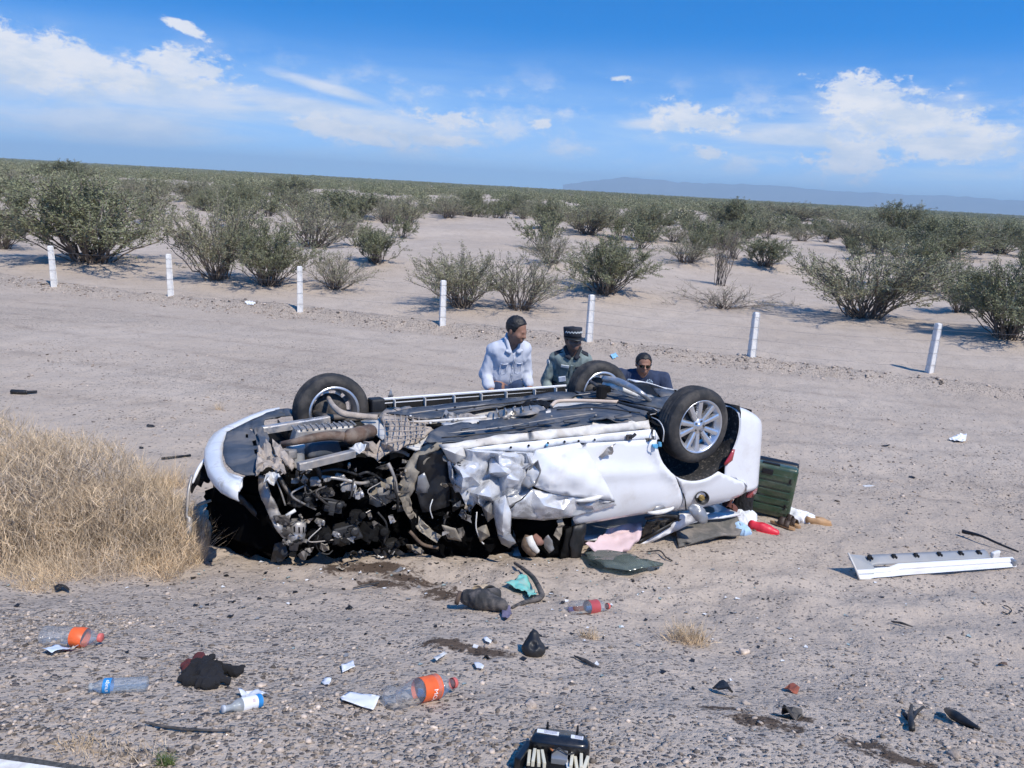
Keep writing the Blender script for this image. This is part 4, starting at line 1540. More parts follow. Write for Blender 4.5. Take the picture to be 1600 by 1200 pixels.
# the far side skirt: a black channel with ribs and a white rim
pa, pb = cy(580, 640, 1.62), cy(886, 613, 1.62)
zt0, zt1 = cy(580, 627, 1.64)[2], cy(886, 604, 1.64)[2]
mb = MB()
mb.add([(pa[0], 1.62, pa[2] - 0.06), (pb[0], 1.62, pb[2] - 0.06), (pb[0], 1.66, zt1), (pa[0], 1.66, zt0), (pa[0], 1.68, pa[2] - 0.06), (pb[0], 1.68, pb[2] - 0.06), (pb[0], 1.675, zt1), (pa[0], 1.675, zt0)],
       [(0, 1, 2, 3), (5, 4, 7, 6), (3, 2, 6, 7), (4, 0, 3, 7), (1, 5, 6, 2)])
sk = mb.obj('side_skirt', M_SOOT, car)
mb = MB(); mb.tube([(pa[0], 1.662, zt0 + 0.006), (pb[0] + 0.01, 1.662, zt1 + 0.006)], 0.012, 6); mb.obj('skirt_rim', M_WHITE, sk)
for px in (613, 657, 701, 743, 783, 830, 866):
    t = (px - 580) / 306
    x = pa[0] + (pb[0] - pa[0]) * t; z0 = pa[2] + (pb[2] - pa[2]) * t - 0.03; z1 = zt0 + (zt1 - zt0) * t
    mb = MB(); mb.box((x, 1.63, (z0 + z1) / 2), (0.008, 0.06, z1 - z0)); mb.obj('skirt_rib', M_CREAM, sk)
mb = MB(); mb.box(cy(588, 636, 1.56), (0.12, 0.12, 0.16), Matrix.Rotation(0.1, 3, 'Z'), bev=0.02); mb.obj('bracket', M_BLACK, car)
sheet('torn_strip', [(606, 621, 1.75), (611, 606, 1.75), (614, 620, 1.75)], M_GREYP, step=5, thick=0.006)

# ---------------------------------------------------------------- underbody
sheet('floor_pan', [(560, 656, .06), (600, 643, .07), (700, 632, .08), (800, 622, .08), (886, 614, .09), (910, 610, .10), (985, 612, .08), (1050, 622, .06), (1036, 650, .08), (1013, 660, .08), (923, 666, .08), (780, 682, .08), (700, 694, .07), (650, 704, .05), (600, 690, .04)], M_CREAM, mode='Z', step=13, thick=0.012, crumple=0.006, cs=3)
sheet('floor_cover', [(604, 647, .11), (640, 640, .11), (700, 632, .115), (790, 622, .115), (880, 613, .12), (906, 612, .13), (892, 622, .13), (850, 627, .13), (800, 633, .125), (752, 641, .12), (700, 651, .12), (660, 657, .115), (636, 650, .115), (622, 648, .12)], M_BLUEBLK, mode='Z', step=8, thick=0.008, crumple=0.010, cs=3.5, seed=2)
sheet('floor_cover', [(664, 690, .125), (672, 677, .13), (690, 668, .14), (720, 662, .15), (770, 657, .15), (815, 650, .15), (850, 642, .15), (872, 634, .15), (920, 630, .15), (968, 630, .15), (1012, 634, .14), (1032, 642, .12), (1022, 652, .11), (1000, 660, .11), (968, 663, .115), (948, 655, .14), (928, 650, .145), (925, 664, .12), (870, 672, .115), (820, 677, .11), (770, 686, .105), (720, 691, .10), (688, 694, .10)], M_BLUEBLK, mode='Z', step=8, thick=0.008, crumple=0.011, cs=3.2, seed=5)
sheet('axle_cover', [(898, 612, .13), (950, 606, .14), (985, 612, .15), (1006, 622, .15), (1048, 620, .12), (1050, 632, .12), (1036, 640, .12), (1000, 632, .14), (960, 624, .14), (912, 622, .13)], M_BLUEBLK, mode='Z', step=8, thick=0.008, crumple=0.011, cs=4, seed=8)
sheet('floor_cover', [(1018, 606, .12), (1064, 611, .10), (1060, 622, .10), (1034, 620, .12)], M_BLUEBLK, mode='Z', step=8, thick=0.008, crumple=0.012, cs=5, seed=9)
# tunnel heat shield with its ribs
mf = sheet('heat_shield', [(758, 655, .13), (764, 645, .17), (790, 640, .185), (840, 633, .185), (852, 638, .165), (848, 645, .14), (800, 652, .14), (775, 657, .13)], M_STEEL, mode='Z', step=6, thick=0.008, inner=[(800, 644, .195), (830, 640, .195)])
for px in (780, 793, 806, 819, 832):
    mb = MB(); a = cz(px, 651 - (px - 780) * .11, .155); b = cz(px - 4, 639.5 - (px - 780) * .11, .20); m_ = cz(px - 2, 645 - (px - 780) * .11, .207)
    mb.tube([a, m_, b], 0.007, 6); mb.obj('rib', M_STEEL, mf, True)
sheet('tunnel_edge', [(690, 662, .14), (745, 654, .145), (860, 640, .15), (868, 645, .14), (760, 660, .135), (700, 668, .13)], M_CREAM, mode='Z', step=8, thick=0.012, crumple=0.006, cs=8)
sheet('bracket', [(690, 652, .15), (696, 639, .2), (704, 641, .2), (714, 650, .16), (722, 655, .14), (700, 660, .14)], M_STEEL, mode='Z', step=5, crumple=0.015, cs=18, thick=0.01, smooth=False)
sheet('bracket', [(715, 650, .14), (730, 645, .16), (752, 650, .15), (745, 657, .14), (722, 658, .13)], M_DUSTY, mode='Z', step=5, crumple=0.012, cs=18, thick=0.01, smooth=False)
sheet('bracket', [(812, 634, .16), (825, 627, .17), (850, 628, .16), (866, 632, .15), (862, 641, .14), (845, 633, .15), (826, 637, .15)], M_SOOT, mode='Z', step=5, crumple=0.012, cs=18, thick=0.012, smooth=False)
pipe('fuel_pipe', [(862, 634, .18), (872, 627, .19), (905, 626, .19), (966, 628, .19)], 0.017, M_TAN, 'Z')
pipe('fuel_hose', [(965, 628, .19), (985, 634, .19), (1010, 640, .18), (1026, 646, .17)], 0.012, M_BLACK, 'Z')
pipe('brake_pipe', [(1008, 636, .19), (1022, 639, .2), (1028, 645, .17), (1016, 648, .17)], 0.004, M_ALU, 'Z')
pipe('hose', [(700, 642, .17), (760, 633, .16), (800, 629, .16), (840, 622, .16)], 0.006, M_BLACK, 'Z')
# rear suspension arms between the wheels
pipe('suspension_arm', [(944, 592, .30), (965, 596, .30), (988, 606, .27), (1004, 616, .23), (1016, 626, .16)], [.030, .034, .030, .024, .018], M_ALU, 'Z', 10)
pipe('suspension_arm', [(944, 600, .25), (962, 604, .25), (984, 613, .2), (996, 618, .17)], [.024, .03, .026, .018], M_PLASTW, 'Z', 10)
pipe('suspension_arm', [(922, 596, .24), (934, 603, .23), (948, 612, .18)], .016, M_DISC, 'Z')
pipe('suspension_arm', [(927, 608, .2), (946, 604, .22), (960, 606, .18)], .020, M_SOOT, 'Z')
pipe('axle', [(925, 606, .10), (975, 622, .11), (1040, 650, .06), (1075, 668, .0)], .035, M_DISC, 'Z')
mb = MB(); p = cz(940, 612, .2); mb.lathe([(0.03, -0.06), (0.05, -0.05), (0.05, 0.05), (0.03, 0.06)], 14, Matrix.Translation(Vector(p))); mb.box(p + np.array([.03, 0, .02]), (.10, .07, .06), bev=.01); mb.obj('bush_mount', M_SOOT, car)
sheet('bumper_underside', [(1034, 607, .12), (1056, 612, .10), (1142, 641, .10), (1176, 650, .10), (1150, 652, .08), (1140, 650, .07), (1120, 640, .07), (1060, 622, .08)], M_BLUEBLK, mode='Z', step=9, thick=0.01)
pipe('bumper_edge', [(1030, 605, .13), (1050, 609, .12), (1066, 612, .11)], .010, M_PLASTW, 'Z')
pipe('brake_hose', [(1018, 652, .14), (1030, 658, .16), (1037, 672, .12), (1036, 690, .02)], .004, M_PLASTW, 'Z')
sheet('arch_flange', [(1010, 648, .14), (1024, 640, .16), (1034, 644, .16), (1032, 664, .1), (1018, 662, .09)], M_SOOT, mode='Z', step=6, crumple=.02, cs=12, thick=.01, smooth=False)

# far flank, roof and cabin: mostly unseen, they close the body
mb = MB()
mb.add([(0.62, 1.66, 0.05), (-2.15, 1.66, 0.05), (-2.15, 1.66, -0.66), (0.62, 1.66, -0.66), (0.66, 1.55, -0.9), (-2.0, 1.45, -1.0)], [(0, 1, 2, 3), (3, 2, 5, 4)])
fs = mb.obj('far_flank', M_WHITE, car); solid(fs, 0.02)
mb = MB()
xs = np.linspace(-2.2, 0.75, 16); ysr = np.linspace(0.30, 1.50, 8)
V = []; F = []
for i, x in enumerate(xs):
    for j, y in enumerate(ysr):
        V.append((x, y, -0.93 - 0.05 * math.sin(math.pi * j / 7) + 0.05 * float(vnoise(np.array([x * 3]), np.array([y * 3]), seed=130)[0]) + 0.05 * max(0, x)))
for i in range(15):
    for j in range(7):
        F.append((i * 8 + j, i * 8 + j + 1, (i + 1) * 8 + j + 1, (i + 1) * 8 + j))
ro = link('roof', mesh_np('roof', V, F, M_WHITE, True), car); solid(ro, 0.02)
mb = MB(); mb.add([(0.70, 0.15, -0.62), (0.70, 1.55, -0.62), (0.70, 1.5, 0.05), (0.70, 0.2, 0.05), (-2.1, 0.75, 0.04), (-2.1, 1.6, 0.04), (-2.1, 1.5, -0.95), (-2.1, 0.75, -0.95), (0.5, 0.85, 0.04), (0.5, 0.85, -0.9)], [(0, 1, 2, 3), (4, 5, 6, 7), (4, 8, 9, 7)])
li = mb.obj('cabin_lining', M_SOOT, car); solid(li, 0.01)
# seat backs hanging in the cabin
for x in (-1.45, -0.55):
    mb = MB(); mb.box((x, 0.55, -0.42), (0.16, 0.48, 0.62), Matrix.Rotation(0.25, 3, 'Y'), taper=0.8, bev=0.05); mb.obj('seat', principled('seat_cloth', (0.035, 0.034, 0.036), 0.95, var=0.2, bump=0.3), car, True)

# lower side: what hangs out of the rear window opening
sheet('side_curtain', [(913, 848, .12), (926, 846, .14), (940, 836, .2), (965, 836, .22), (985, 830, .2), (1003, 822, .16), (1005, 826, .14), (998, 846, .10), (985, 860, .08), (965, 868, .06), (945, 868, .06), (928, 862, .07)], M_PINK, step=6, crumple=0.018, cs=9, thick=0.004, seed=3)
sheet('side_curtain', [(940, 838, .26), (948, 828, .3), (985, 818, .3), (1004, 815, .26), (1003, 828, .22), (975, 842, .24), (950, 848, .24)], M_PINK, step=7, crumple=0.018, cs=8, thick=0.004, seed=4)
sheet('pillar_trim', [(896, 822, .10), (915, 818, .10), (913, 845, .10), (906, 872, .12), (893, 874, .12), (890, 850, .10)], M_BLACK, step=7, crumple=0.012, cs=9, thick=0.02)
sheet('pillar_trim', [(884, 826, .12), (896, 822, .12), (890, 872, .14), (876, 874, .14)], M_SOOT, step=7, crumple=0.014, cs=9, thick=0.02)
sheet('door_card', [(800, 812, .18), (893, 807, .14), (893, 868, .18), (860, 872, .2), (815, 868, .22)], M_SOOTSHADE, step=9, crumple=0.03, cs=7, thick=0.012)
sheet('broken_trim', [(868, 812, .1), (878, 808, .07), (882, 820, .06), (872, 842, .1), (866, 836, .1), (872, 822, .08)], M_OLIVE, step=5, crumple=0.02, cs=14, thick=0.006, smooth=False)
sheet('boot_interior', [(1088, 813, .45), (1140, 792, .5), (1150, 800, .55), (1120, 824, .55), (1088, 836, .5)], M_SOOTSHADE, step=10, crumple=0.02, cs=6, thick=0.02)

# fixings and lines along the floor
for q in range(26):
    px = rnd.uniform(610, 1000); py = 652 - (px - 610) * .085 + rnd.uniform(-9, 26)
    mb = MB(); mb.lathe([(.010, 0), (.010, .006), (.006, .010), (.0005, .010)], 8, Matrix.Translation(Vector(cz(px, py, .15)))); mb.obj('bolt', rnd.choice([M_BLACK, M_STEEL, M_CREAM]), car)
for pts, r, m_ in (([(640, 646, .14), (720, 636, .145), (800, 629, .145), (860, 622, .14)], .006, M_STEEL), ([(700, 677, .155), (780, 668, .165), (860, 655, .17), (930, 645, .17)], .005, M_STEEL), ([(690, 684, .15), (770, 676, .155), (850, 664, .16)], .006, M_BLACK),
                   ([(640, 660, .14), (690, 657, .15), (760, 652, .16)], .012, M_CREAM), ([(870, 640, .17), (930, 637, .18), (1000, 645, .16)], .006, M_BLACK), ([(900, 617, .15), (950, 614, .16), (1010, 626, .16)], .005, M_STEEL)):
    pipe('brake_pipe', pts, r, m_, 'Z', 6)
for q in range(7):
    px = 720 + 40 * q
    sheet('cover_rib', [(px, 671 - 3.4 * q, .165), (px + 26, 668 - 3.4 * q, .17), (px + 27, 671 - 3.4 * q, .16), (px + 2, 674 - 3.4 * q, .155)], M_BLUEBLK, mode='Z', step=8, thick=.012)
# ---------------------------------------------------------------- what is left of the front door: a white skin folded over
sheet('front_door', [(838, 703, .02), (870, 697, .02), (905, 691, .03), (916, 703, .02), (930, 726, -.01), (945, 752, -.02), (961, 783, -.02), (932, 779, -.03), (896, 776, -.04), (862, 770, -.03), (836, 761, .0), (822, 742, .03), (829, 722, .03)], M_WHITE, step=7, thick=0.008, inner=[(870, 730, -.075), (900, 745, -.085), (850, 740, -.045), (925, 760, -.06), (880, 712, -.03), (862, 752, -.07)], crumple=0.004, cs=5)
sheet('door_fold', [(832, 764, .02), (862, 771, -.02), (896, 777, -.03), (932, 780, -.02), (961, 784, -.01), (963, 789, .02), (931, 799, .03), (893, 808, .04), (850, 813, .04), (798, 809, .05), (794, 800, .04), (806, 788, -.01), (820, 778, -.03)], M_WCRUMP, fold=True, thick=0.008, inner=[(850, 790, -.06), (830, 795, .01), (880, 796, -.045), (905, 789, .02), (870, 783, .015), (925, 790, -.03)], seed=3)
sheet('handle_recess', [(893, 779, .0), (912, 772, -.01), (940, 767, -.02), (955, 775, -.02), (960, 784, -.01), (935, 788, .0), (905, 790, .0)], M_GREYP, step=6, thick=0.006, crumple=.006, cs=12)
handle('door_handle', [(898, 782), (922, 778), (944, 772)], -0.01)
# creased skin between sill and fold
CR = [
    ([(742, 705, .07), (832, 707, .05), (838, 704, .02), (829, 722, .03), (822, 738, .04), (800, 727, .02), (770, 716, .08)], M_WCRUMP, [(800, 714, .0)]),
    ([(766, 714, .07), (800, 728, .0), (822, 740, .03), (806, 757, .06), (782, 748, .10), (762, 738, .04)], M_WCRUMP, [(790, 738, -.05), (806, 745, .06)]),
    ([(822, 738, .04), (840, 718, -.03), (846, 735, -.06), (838, 758, -.02), (826, 764, .0), (812, 756, .05)], M_GREYP, [(832, 735, .05)]),
    ([(740, 742, .06), (764, 740, .0), (786, 752, .06), (776, 764, .02), (752, 758, .10)], M_WCRUMP, [(764, 750, -.05)]),
    ([(782, 764, .03), (806, 755, -.02), (822, 764, .0), (818, 779, -.02), (800, 782, .04), (786, 776, .06)], M_WCRUMP, [(803, 768, -.07)]),
    ([(736, 762, .08), (760, 757, .0), (778, 764, .03), (772, 778, .07), (748, 776, .10)], M_WCRUMP, [(758, 767, -.03)]),
    ([(770, 782, .05), (790, 774, -.02), (798, 800, -.04), (798, 832, .0), (790, 850, .03), (778, 835, .06), (772, 808, .05)], M_WCRUMP, [(786, 805, -.07), (785, 828, -.02)]),
    ([(778, 836, .05), (798, 834, -.01), (806, 848, .0), (796, 856, .02), (784, 850, .04)], M_GREYP, [(794, 845, -.04)]),
    ([(722, 712, .08), (744, 700, .04), (756, 712, .02), (752, 730, .06), (738, 746, .10), (726, 730, .12)], M_GREYP, [(742, 722, -.04)]),
    ([(744, 702, .05), (768, 710, .0), (762, 738, .04), (748, 752, .08), (754, 730, .02)], M_WCRUMP, [(758, 722, -.06)]),
    ([(690, 700, .09), (724, 698, .07), (728, 714, .06), (712, 726, .1), (700, 718, .12)], M_CREAM, [(710, 708, .02)]),
    ([(698, 704, .14), (706, 728, .12), (712, 752, .10), (720, 768, .10), (712, 770, .14), (702, 748, .16)], M_WCRUMP, [(706, 745, .08)]),
    ([(706, 748, .12), (726, 744, .08), (736, 758, .10), (728, 780, .12), (716, 776, .14)], M_WCRUMP, [(722, 760, .02)]),
    ([(716, 730, .10), (738, 726, .04), (748, 745, .06), (736, 752, .1)], M_WCRUMP, [(732, 738, .0)]),
    ([(728, 772, .12), (742, 778, .08), (740, 792, .1), (730, 790, .14)], M_PLASTW, []),
    ([(752, 790, .1), (768, 784, .06), (774, 806, .08), (762, 816, .12)], M_STEEL, [(762, 800, .02)]),
    ([(744, 826, .12), (760, 820, .06), (766, 838, .08), (750, 846, .12)], M_OLIVE, [(756, 832, .04)]),
    ([(690, 820, .14), (712, 826, .1), (722, 846, .12), (700, 842, .16)], M_OLIVE, []),
]
CR = [c for q, c in enumerate(CR) if q not in (3, 4, 5, 8, 9, 12, 13)]
for i, (pts, m_, inn) in enumerate(CR):
    sheet('torn_panel', pts, m_, thick=0.005, inner=inn, fold=True, seed=10 + i)
# the skin between them: crushed like foil, one sheet with many folds
OUT = [(700, 703, .12), (722, 700, .08), (745, 703, .06), (790, 705, .06), (835, 706, .06), (838, 722, .05), (826, 742, .07), (832, 764, .05), (815, 780, .05), (800, 792, .07), (797, 806, .06), (784, 798, .08), (771, 785, .07), (757, 795, .10), (744, 786, .08), (734, 800, .12), (724, 782, .12), (716, 764, .14), (706, 752, .14), (712, 738, .15), (703, 722, .15)]
FP = []
for gy in range(708, 800, 13):
    for gx in range(706, 836, 15):
        q = (gx + rnd.uniform(-5, 5), gy + rnd.uniform(-4, 4))
        if inside([o_[:2] for o_ in OUT], np.array([q]))[0]:
            FP.append((q[0], q[1], .045 + rnd.choice((-1, 1)) * rnd.uniform(.03, .085) + .05 * max(0, (740 - gx) / 40)))
sheet('door_skin', OUT, M_WCRUMP, thick=0.004, inner=FP, fold=True, seed=3, pw=4)
# tiny shreds along the torn edge
for i in range(46):
    px = 692 + 110 * rnd.random() ** 0.9; py = 700 + (150 - 0.35 * (px - 692)) * rnd.random()
    s = rnd.uniform(3, 8)
    pts = []
    a0 = rnd.random() * 6.28
    for q in range(5):
        a = a0 + q * 1.257 + rnd.uniform(-.3, .3)
        rr = s * rnd.uniform(0.4, 1.5)
        pts.append((px + math.cos(a) * rr, py + math.sin(a) * rr * 0.9, rnd.uniform(.06, .20)))
    sheet('torn_shred', pts, rnd.choice([M_WCRUMP, M_STEEL, M_STEEL, M_BLACK, M_BLACK, M_GREYP, M_OLIVE, M_DISC]), step=5, thick=0.004, crumple=0.02, cs=18, smooth=False, seed=40 + i)

# ---------------------------------------------------------------- parts behind the torn side; bulkhead and dash have the hollow's shade painted in
sheet('bulkhead', [(640, 700, .42), (800, 700, .30), (800, 870, .36), (760, 880, .40), (640, 880, .50), (600, 800, .55)], M_SOOTSHADE, step=12, crumple=0.05, cs=5, thick=0.02)
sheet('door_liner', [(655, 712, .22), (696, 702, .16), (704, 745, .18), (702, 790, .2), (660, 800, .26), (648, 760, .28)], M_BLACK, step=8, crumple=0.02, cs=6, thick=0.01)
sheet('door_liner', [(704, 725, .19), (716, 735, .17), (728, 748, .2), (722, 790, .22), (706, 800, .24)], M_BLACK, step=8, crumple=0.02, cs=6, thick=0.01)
sheet('dash_remnant', [(640, 800, .30), (700, 790, .26), (770, 800, .24), (790, 850, .26), (760, 872, .28), (690, 872, .32), (640, 862, .36)], M_SOOTSHADE, step=8, crumple=0.05, cs=8, thick=0.012, smooth=False, seed=2)
# dusty inner wing standing between engine bay and cabin
sheet('inner_wing', [(650, 703, .30), (672, 692, .24), (690, 692, .18), (684, 705, .18), (668, 720, .2), (654, 742, .24), (648, 764, .28), (640, 778, .30), (626, 780, .34), (618, 770, .38), (628, 742, .36), (636, 720, .34)], M_OLIVE, step=7, crumple=0.016, cs=8, thick=0.008, inner=[(645, 735, .26), (655, 715, .24)])
sheet('inner_wing', [(575, 770, .46), (596, 752, .42), (616, 744, .38), (624, 772, .34), (612, 786, .36), (590, 792, .42), (578, 788, .46)], M_OLIVE, step=7, crumple=0.03, cs=8, thick=0.008, seed=4)
sheet('inner_wing', [(654, 744, .24), (664, 738, .22), (672, 760, .22), (668, 770, .24), (650, 770, .28)], M_GREYP, step=7, crumple=0.012, cs=9, thick=0.006)
sheet('torn_edge', [(626, 780, .32), (640, 776, .28), (646, 800, .28), (668, 822, .26), (690, 838, .22), (684, 848, .22), (660, 834, .26), (636, 806, .3)], M_OLIVE, step=6, crumple=0.03, cs=12, thick=0.008, smooth=False, seed=6)
pipe('wiring_loom', [(618, 745, .3), (616, 760, .26), (621, 778, .26), (622, 796, .3)], .010, M_BLACK)
pipe('strut', [(606, 724, .3), (612, 735, .28), (618, 752, .28), (621, 770, .3)], [.016, .012, .010, .010], M_STEEL)

# ---------------------------------------------------------------- subframe with its honeycomb plate
sheet('subframe', [(592, 652, .10), (604, 640, .10), (640, 637, .10), (664, 655, .10), (676, 672, .09), (652, 690, .08), (618, 700, .06), (596, 696, .05), (606, 680, .09), (606, 664, .1)], M_DUSTY, mode='Z', step=7, crumple=0.012, cs=8, thick=0.015)
for k_ in range(8):
    t = k_ / 7
    a = (598 + 66 * t, 646 + 6 * t); b = (604 + 60 * t, 694 - 14 * t)
    pts = [(a[0] + (b[0] - a[0]) * q, a[1] + (b[1] - a[1]) * q, .14 + .012 * math.sin(q * 9 + k_)) for q in (0, .33, .66, 1)]
    pipe('lattice_rib', pts, .0045, M_DUSTY, 'Z', 5)
for k_ in range(6):
    t = k_ / 5
    a = (600 + 4 * t, 648 + 44 * t); b = (668 - 4 * t, 655 + 28 * t)
    pts = [(a[0] + (b[0] - a[0]) * q, a[1] + (b[1] - a[1]) * q, .14 + .012 * math.cos(q * 7 + k_)) for q in (0, .33, .66, 1)]
    pipe('lattice_rib', pts, .0045, M_DUSTY, 'Z', 5)
sheet('torn_cover', [(545, 702, .06), (575, 694, .07), (612, 694, .07), (642, 688, .06), (640, 700, .02), (606, 712, .0), (590, 722, -.02), (570, 714, .0), (556, 712, .02)], M_DUSTY, mode='Z', step=6, crumple=0.03, cs=9, thick=0.008, smooth=False, seed=3)
sheet('torn_cover', [(546, 701, .09), (560, 693, .1), (572, 698, .1), (566, 708, .07), (552, 708, .07)], M_PLASTW, mode='Z', step=5, crumple=0.02, cs=12, thick=0.006, smooth=False, seed=4)
sheet('splash_cover', [(655, 697, .06), (668, 690, .10), (682, 689, .11), (694, 693, .09), (680, 697, .08), (664, 702, .05)], M_BLUEBLK, mode='Z', step=5, crumple=0.02, cs=10, thick=0.006)
pipe('drive_shaft', [(596, 712, -.02), (612, 705, .0), (628, 706, .0), (640, 712, -.02)], .014, M_STEEL, 'Z')

# ---------------------------------------------------------------- far front suspension
pipe('suspension_arm', [(513, 622, .22), (522, 636, .20), (536, 646, .17), (560, 650, .13), (590, 652, .12)], [.020, .022, .027, .026, .022], M_DUSTY, 'Z', 10)
pipe('suspension_arm', [(490, 644, .10), (512, 652, .10), (548, 652, .10)], [.02, .03, .02], M_DISC, 'Z', 10)
pipe('suspension_arm', [(520, 656, .07), (550, 656, .08), (575, 650, .09), (600, 648, .09)], [.022, .026, .026, .022], M_DISC, 'Z', 10)
mb = MB(); p = cz(500, 634, .08)
for q in range(9):
    mb.box(p + np.array([rnd.uniform(-.09, .09), rnd.uniform(-.05, .05), rnd.uniform(-.07, .07)]), (.07, .06, .05), Matrix.Rotation(rnd.random() * 3, 3, 'Y'), bev=.008)
mb.obj('brake_caliper', M_DISC, car)
wheelhouse(-2.6, 1.60, 1.2, .42, 180, 345, M_BLACK)

# ---------------------------------------------------------------- engine bay seen from below
def rail(name, a, b, w_, h_, mat_):
    A, B = cz(*a), cz(*b)
    d = B - A; L_ = np.linalg.norm(d); d = d / L_
    n = np.cross([0, 0, 1.0], d); n /= np.linalg.norm(n); u_ = np.cross(d, n)
    mb = MB()
    V = []
    for t in (0, .12, .5, .85, 1.0):
        c = A + d * L_ * t
        ww = w_ * (0.8 if t in (0, 1.0) else 1)
        for (sx, sz) in ((-1, -1), (1, -1), (1, .7), (.8, 1), (-.8, 1), (-1, .7)):
            V.append(tuple(c + n * sx * ww / 2 + u_ * sz * h_ / 2))
    F = []
    for q in range(4):
        for j in range(6):
            F.append((q * 6 + j, q * 6 + (j + 1) % 6, (q + 1) * 6 + (j + 1) % 6, (q + 1) * 6 + j))
    F += [(5, 4, 3, 2, 1, 0), tuple(24 + j for j in range(6))]
    mb.add(V, F)
    return mb.obj(name, mat_, car)


rail('frame_rail', (410, 672, .08), (514, 655, .10), .075, .055, M_ALU)
rail('frame_rail', (466, 729, .05), (553, 708, .07), .055, .05, M_STEEL)
mb = MB(); p = cz(506, 677, .06)
mb.box(p, (.50, .17, .12), Matrix.Rotation(0.0, 3, 'Z'), taper=.85, bev=.02)
oil = mb.obj('oil_pan', M_STEEL, car)
for q in range(11):
    mb = MB(); mb.box(p + np.array([-.22 + .044 * q, -.012, .064]), (.014, .15, .010)); mb.obj('rib', M_STEEL, oil)
mb = MB(); p = cz(502, 698, .04); mb.box(p, (.26, .20, .10), Matrix.Rotation(.1, 3, 'Z'), taper=.8, bev=.025); mb.obj('gearbox_pan', M_BLUEBLK, car, True)
pipe('exhaust_pipe', [(440, 694, .10), (462, 690, .14), (490, 684, .15), (515, 681, .15), (538, 682, .14)], [.020, .024, .032, .034, .036], M_RUST, 'Z', 10)
mb = MB()
A, B = cz(544, 683, .13), cz(583, 673, .11)
d = (B - A)
prof = [(.035, -.03), (.045, 0.0), (.062, .02), (.062, .10), (.066, .105), (.066, .12), (.062, .125), (.062, .22), (.05, .24), (.035, .25)]
Mx = Matrix.Translation(Vector(A)) @ Vector(d).to_track_quat('Z', 'Y').to_matrix().to_4x4()
mb.lathe([(r * 0.9, h * np.linalg.norm(d) / .25) for r, h in prof], 18, Mx)
mb.obj('catalytic_converter', M_RUST, car, True)
mb = MB(); p = cz(462, 706, .04); mb.lathe([(.055, -.09), (.06, -.085), (.06, .02), (.065, .025), (.065, .045), (.055, .05), (.0005, .05)], 18, Matrix.Translation(Vector(p))); mb.obj('fluid_bottle', M_PLASTW, car, True)
mb = MB(); p = cz(452, 709, .05); mb.box(p, (.07, .10, .07), Matrix.Rotation(.4, 3, 'Z'), bev=.015); mb.obj('bracket', M_STEEL, car)
mb = MB(); p = cz(440, 700, -.12); mb.box(p + np.array([.25, 0, -.02]), (1.05, .75, .16), bev=.03); mb.obj('engine_block', M_SOOT, car)
# the bay's lower works, before a liner with deep shade painted in
sheet('bay_liner', [(430, 740, .55), (560, 720, .50), (640, 720, .50), (640, 860, .55), (560, 868, .60), (430, 872, .70), (330, 850, .9), (335, 760, .9)], M_SOOTSHADE, step=14, crumple=.08, cs=5, thick=.02)
BITS = [(498, 838, .42, .13, M_SOOT), (540, 830, .40, .14, M_BLACK), (520, 790, .36, .10, M_BLACK), (556, 805, .40, .10, M_SOOT), (585, 830, .42, .14, M_SOOT), (610, 850, .44, .10, M_BLACK),
        (470, 780, .40, .10, M_BLACK), (545, 760, .38, .07, M_ALU), (560, 772, .36, .055, M_ALU), (530, 745, .40, .06, M_STEEL), (512, 770, .36, .06, M_DISC), (578, 752, .44, .08, M_BLACK), (492, 752, .36, .06, M_STEEL), (548, 838, .34, .05, M_STEEL), (500, 815, .36, .05, M_STEEL), (525, 835, .33, .04, M_ALU)]
for i, (px, py, Y, s, m_) in enumerate(BITS):
    mb = MB(); p = cy(px, py, Y)
    r1 = Matrix.Rotation(rnd.uniform(-.5, .5), 3, 'Y') @ Matrix.Rotation(rnd.uniform(-.6, .6), 3, 'Z')
    mb.box(p, (s * rnd.uniform(1.0, 1.6), s, s * rnd.uniform(.6, .9)), r1, taper=rnd.uniform(.7, 1), bev=s * .12)
    for q in range(4):
        mb.box(p + np.array([rnd.uniform(-.6, .6), -.45, rnd.uniform(-.4, .4)]) * s, (s * .35, s * .4, s * .25), r1, bev=s * .04)
    mb.lathe([(s * .22, 0), (s * .22, s * .5), (s * .12, s * .55)], 12, Matrix.Translation(Vector(p + np.array([s * .3, -s * .3, s * .1]))) @ Matrix.Rotation(R(80), 4, 'X'))
    mb.obj(rnd.choice(['engine_part', 'pump', 'housing', 'engine_bracket']), m_, car)
# bright ribbed alternator near the ground
mb = MB(); p = cy(464, 828, .38)
Mx = Matrix.Translation(Vector(p)) @ Matrix.Rotation(R(12), 4, 'Y')
mb.lathe([(.02, .07), (.050, .068), (.056, .05), (.06, .04), (.06, .0), (.054, -.01), (.062, -.02), (.062, -.06), (.05, -.085), (.03, -.09), (.03, -.14), (.02, -.14)], 24, Mx)
alt = mb.obj('alternator', principled('bright_casting', (.40, .40, .40), .35, .7, var=.2, dust=.5, dscale=14), car, True)
for q in range(12):
    a = q * math.pi / 6
    mb = MB(); mb.box((Mx @ Vector((.059 * math.cos(a), .059 * math.sin(a), .02)))[:], (.006, .010, .04), Matrix.Rotation(a, 3, 'Z')); mb.obj('slot', M_SOOT, alt)
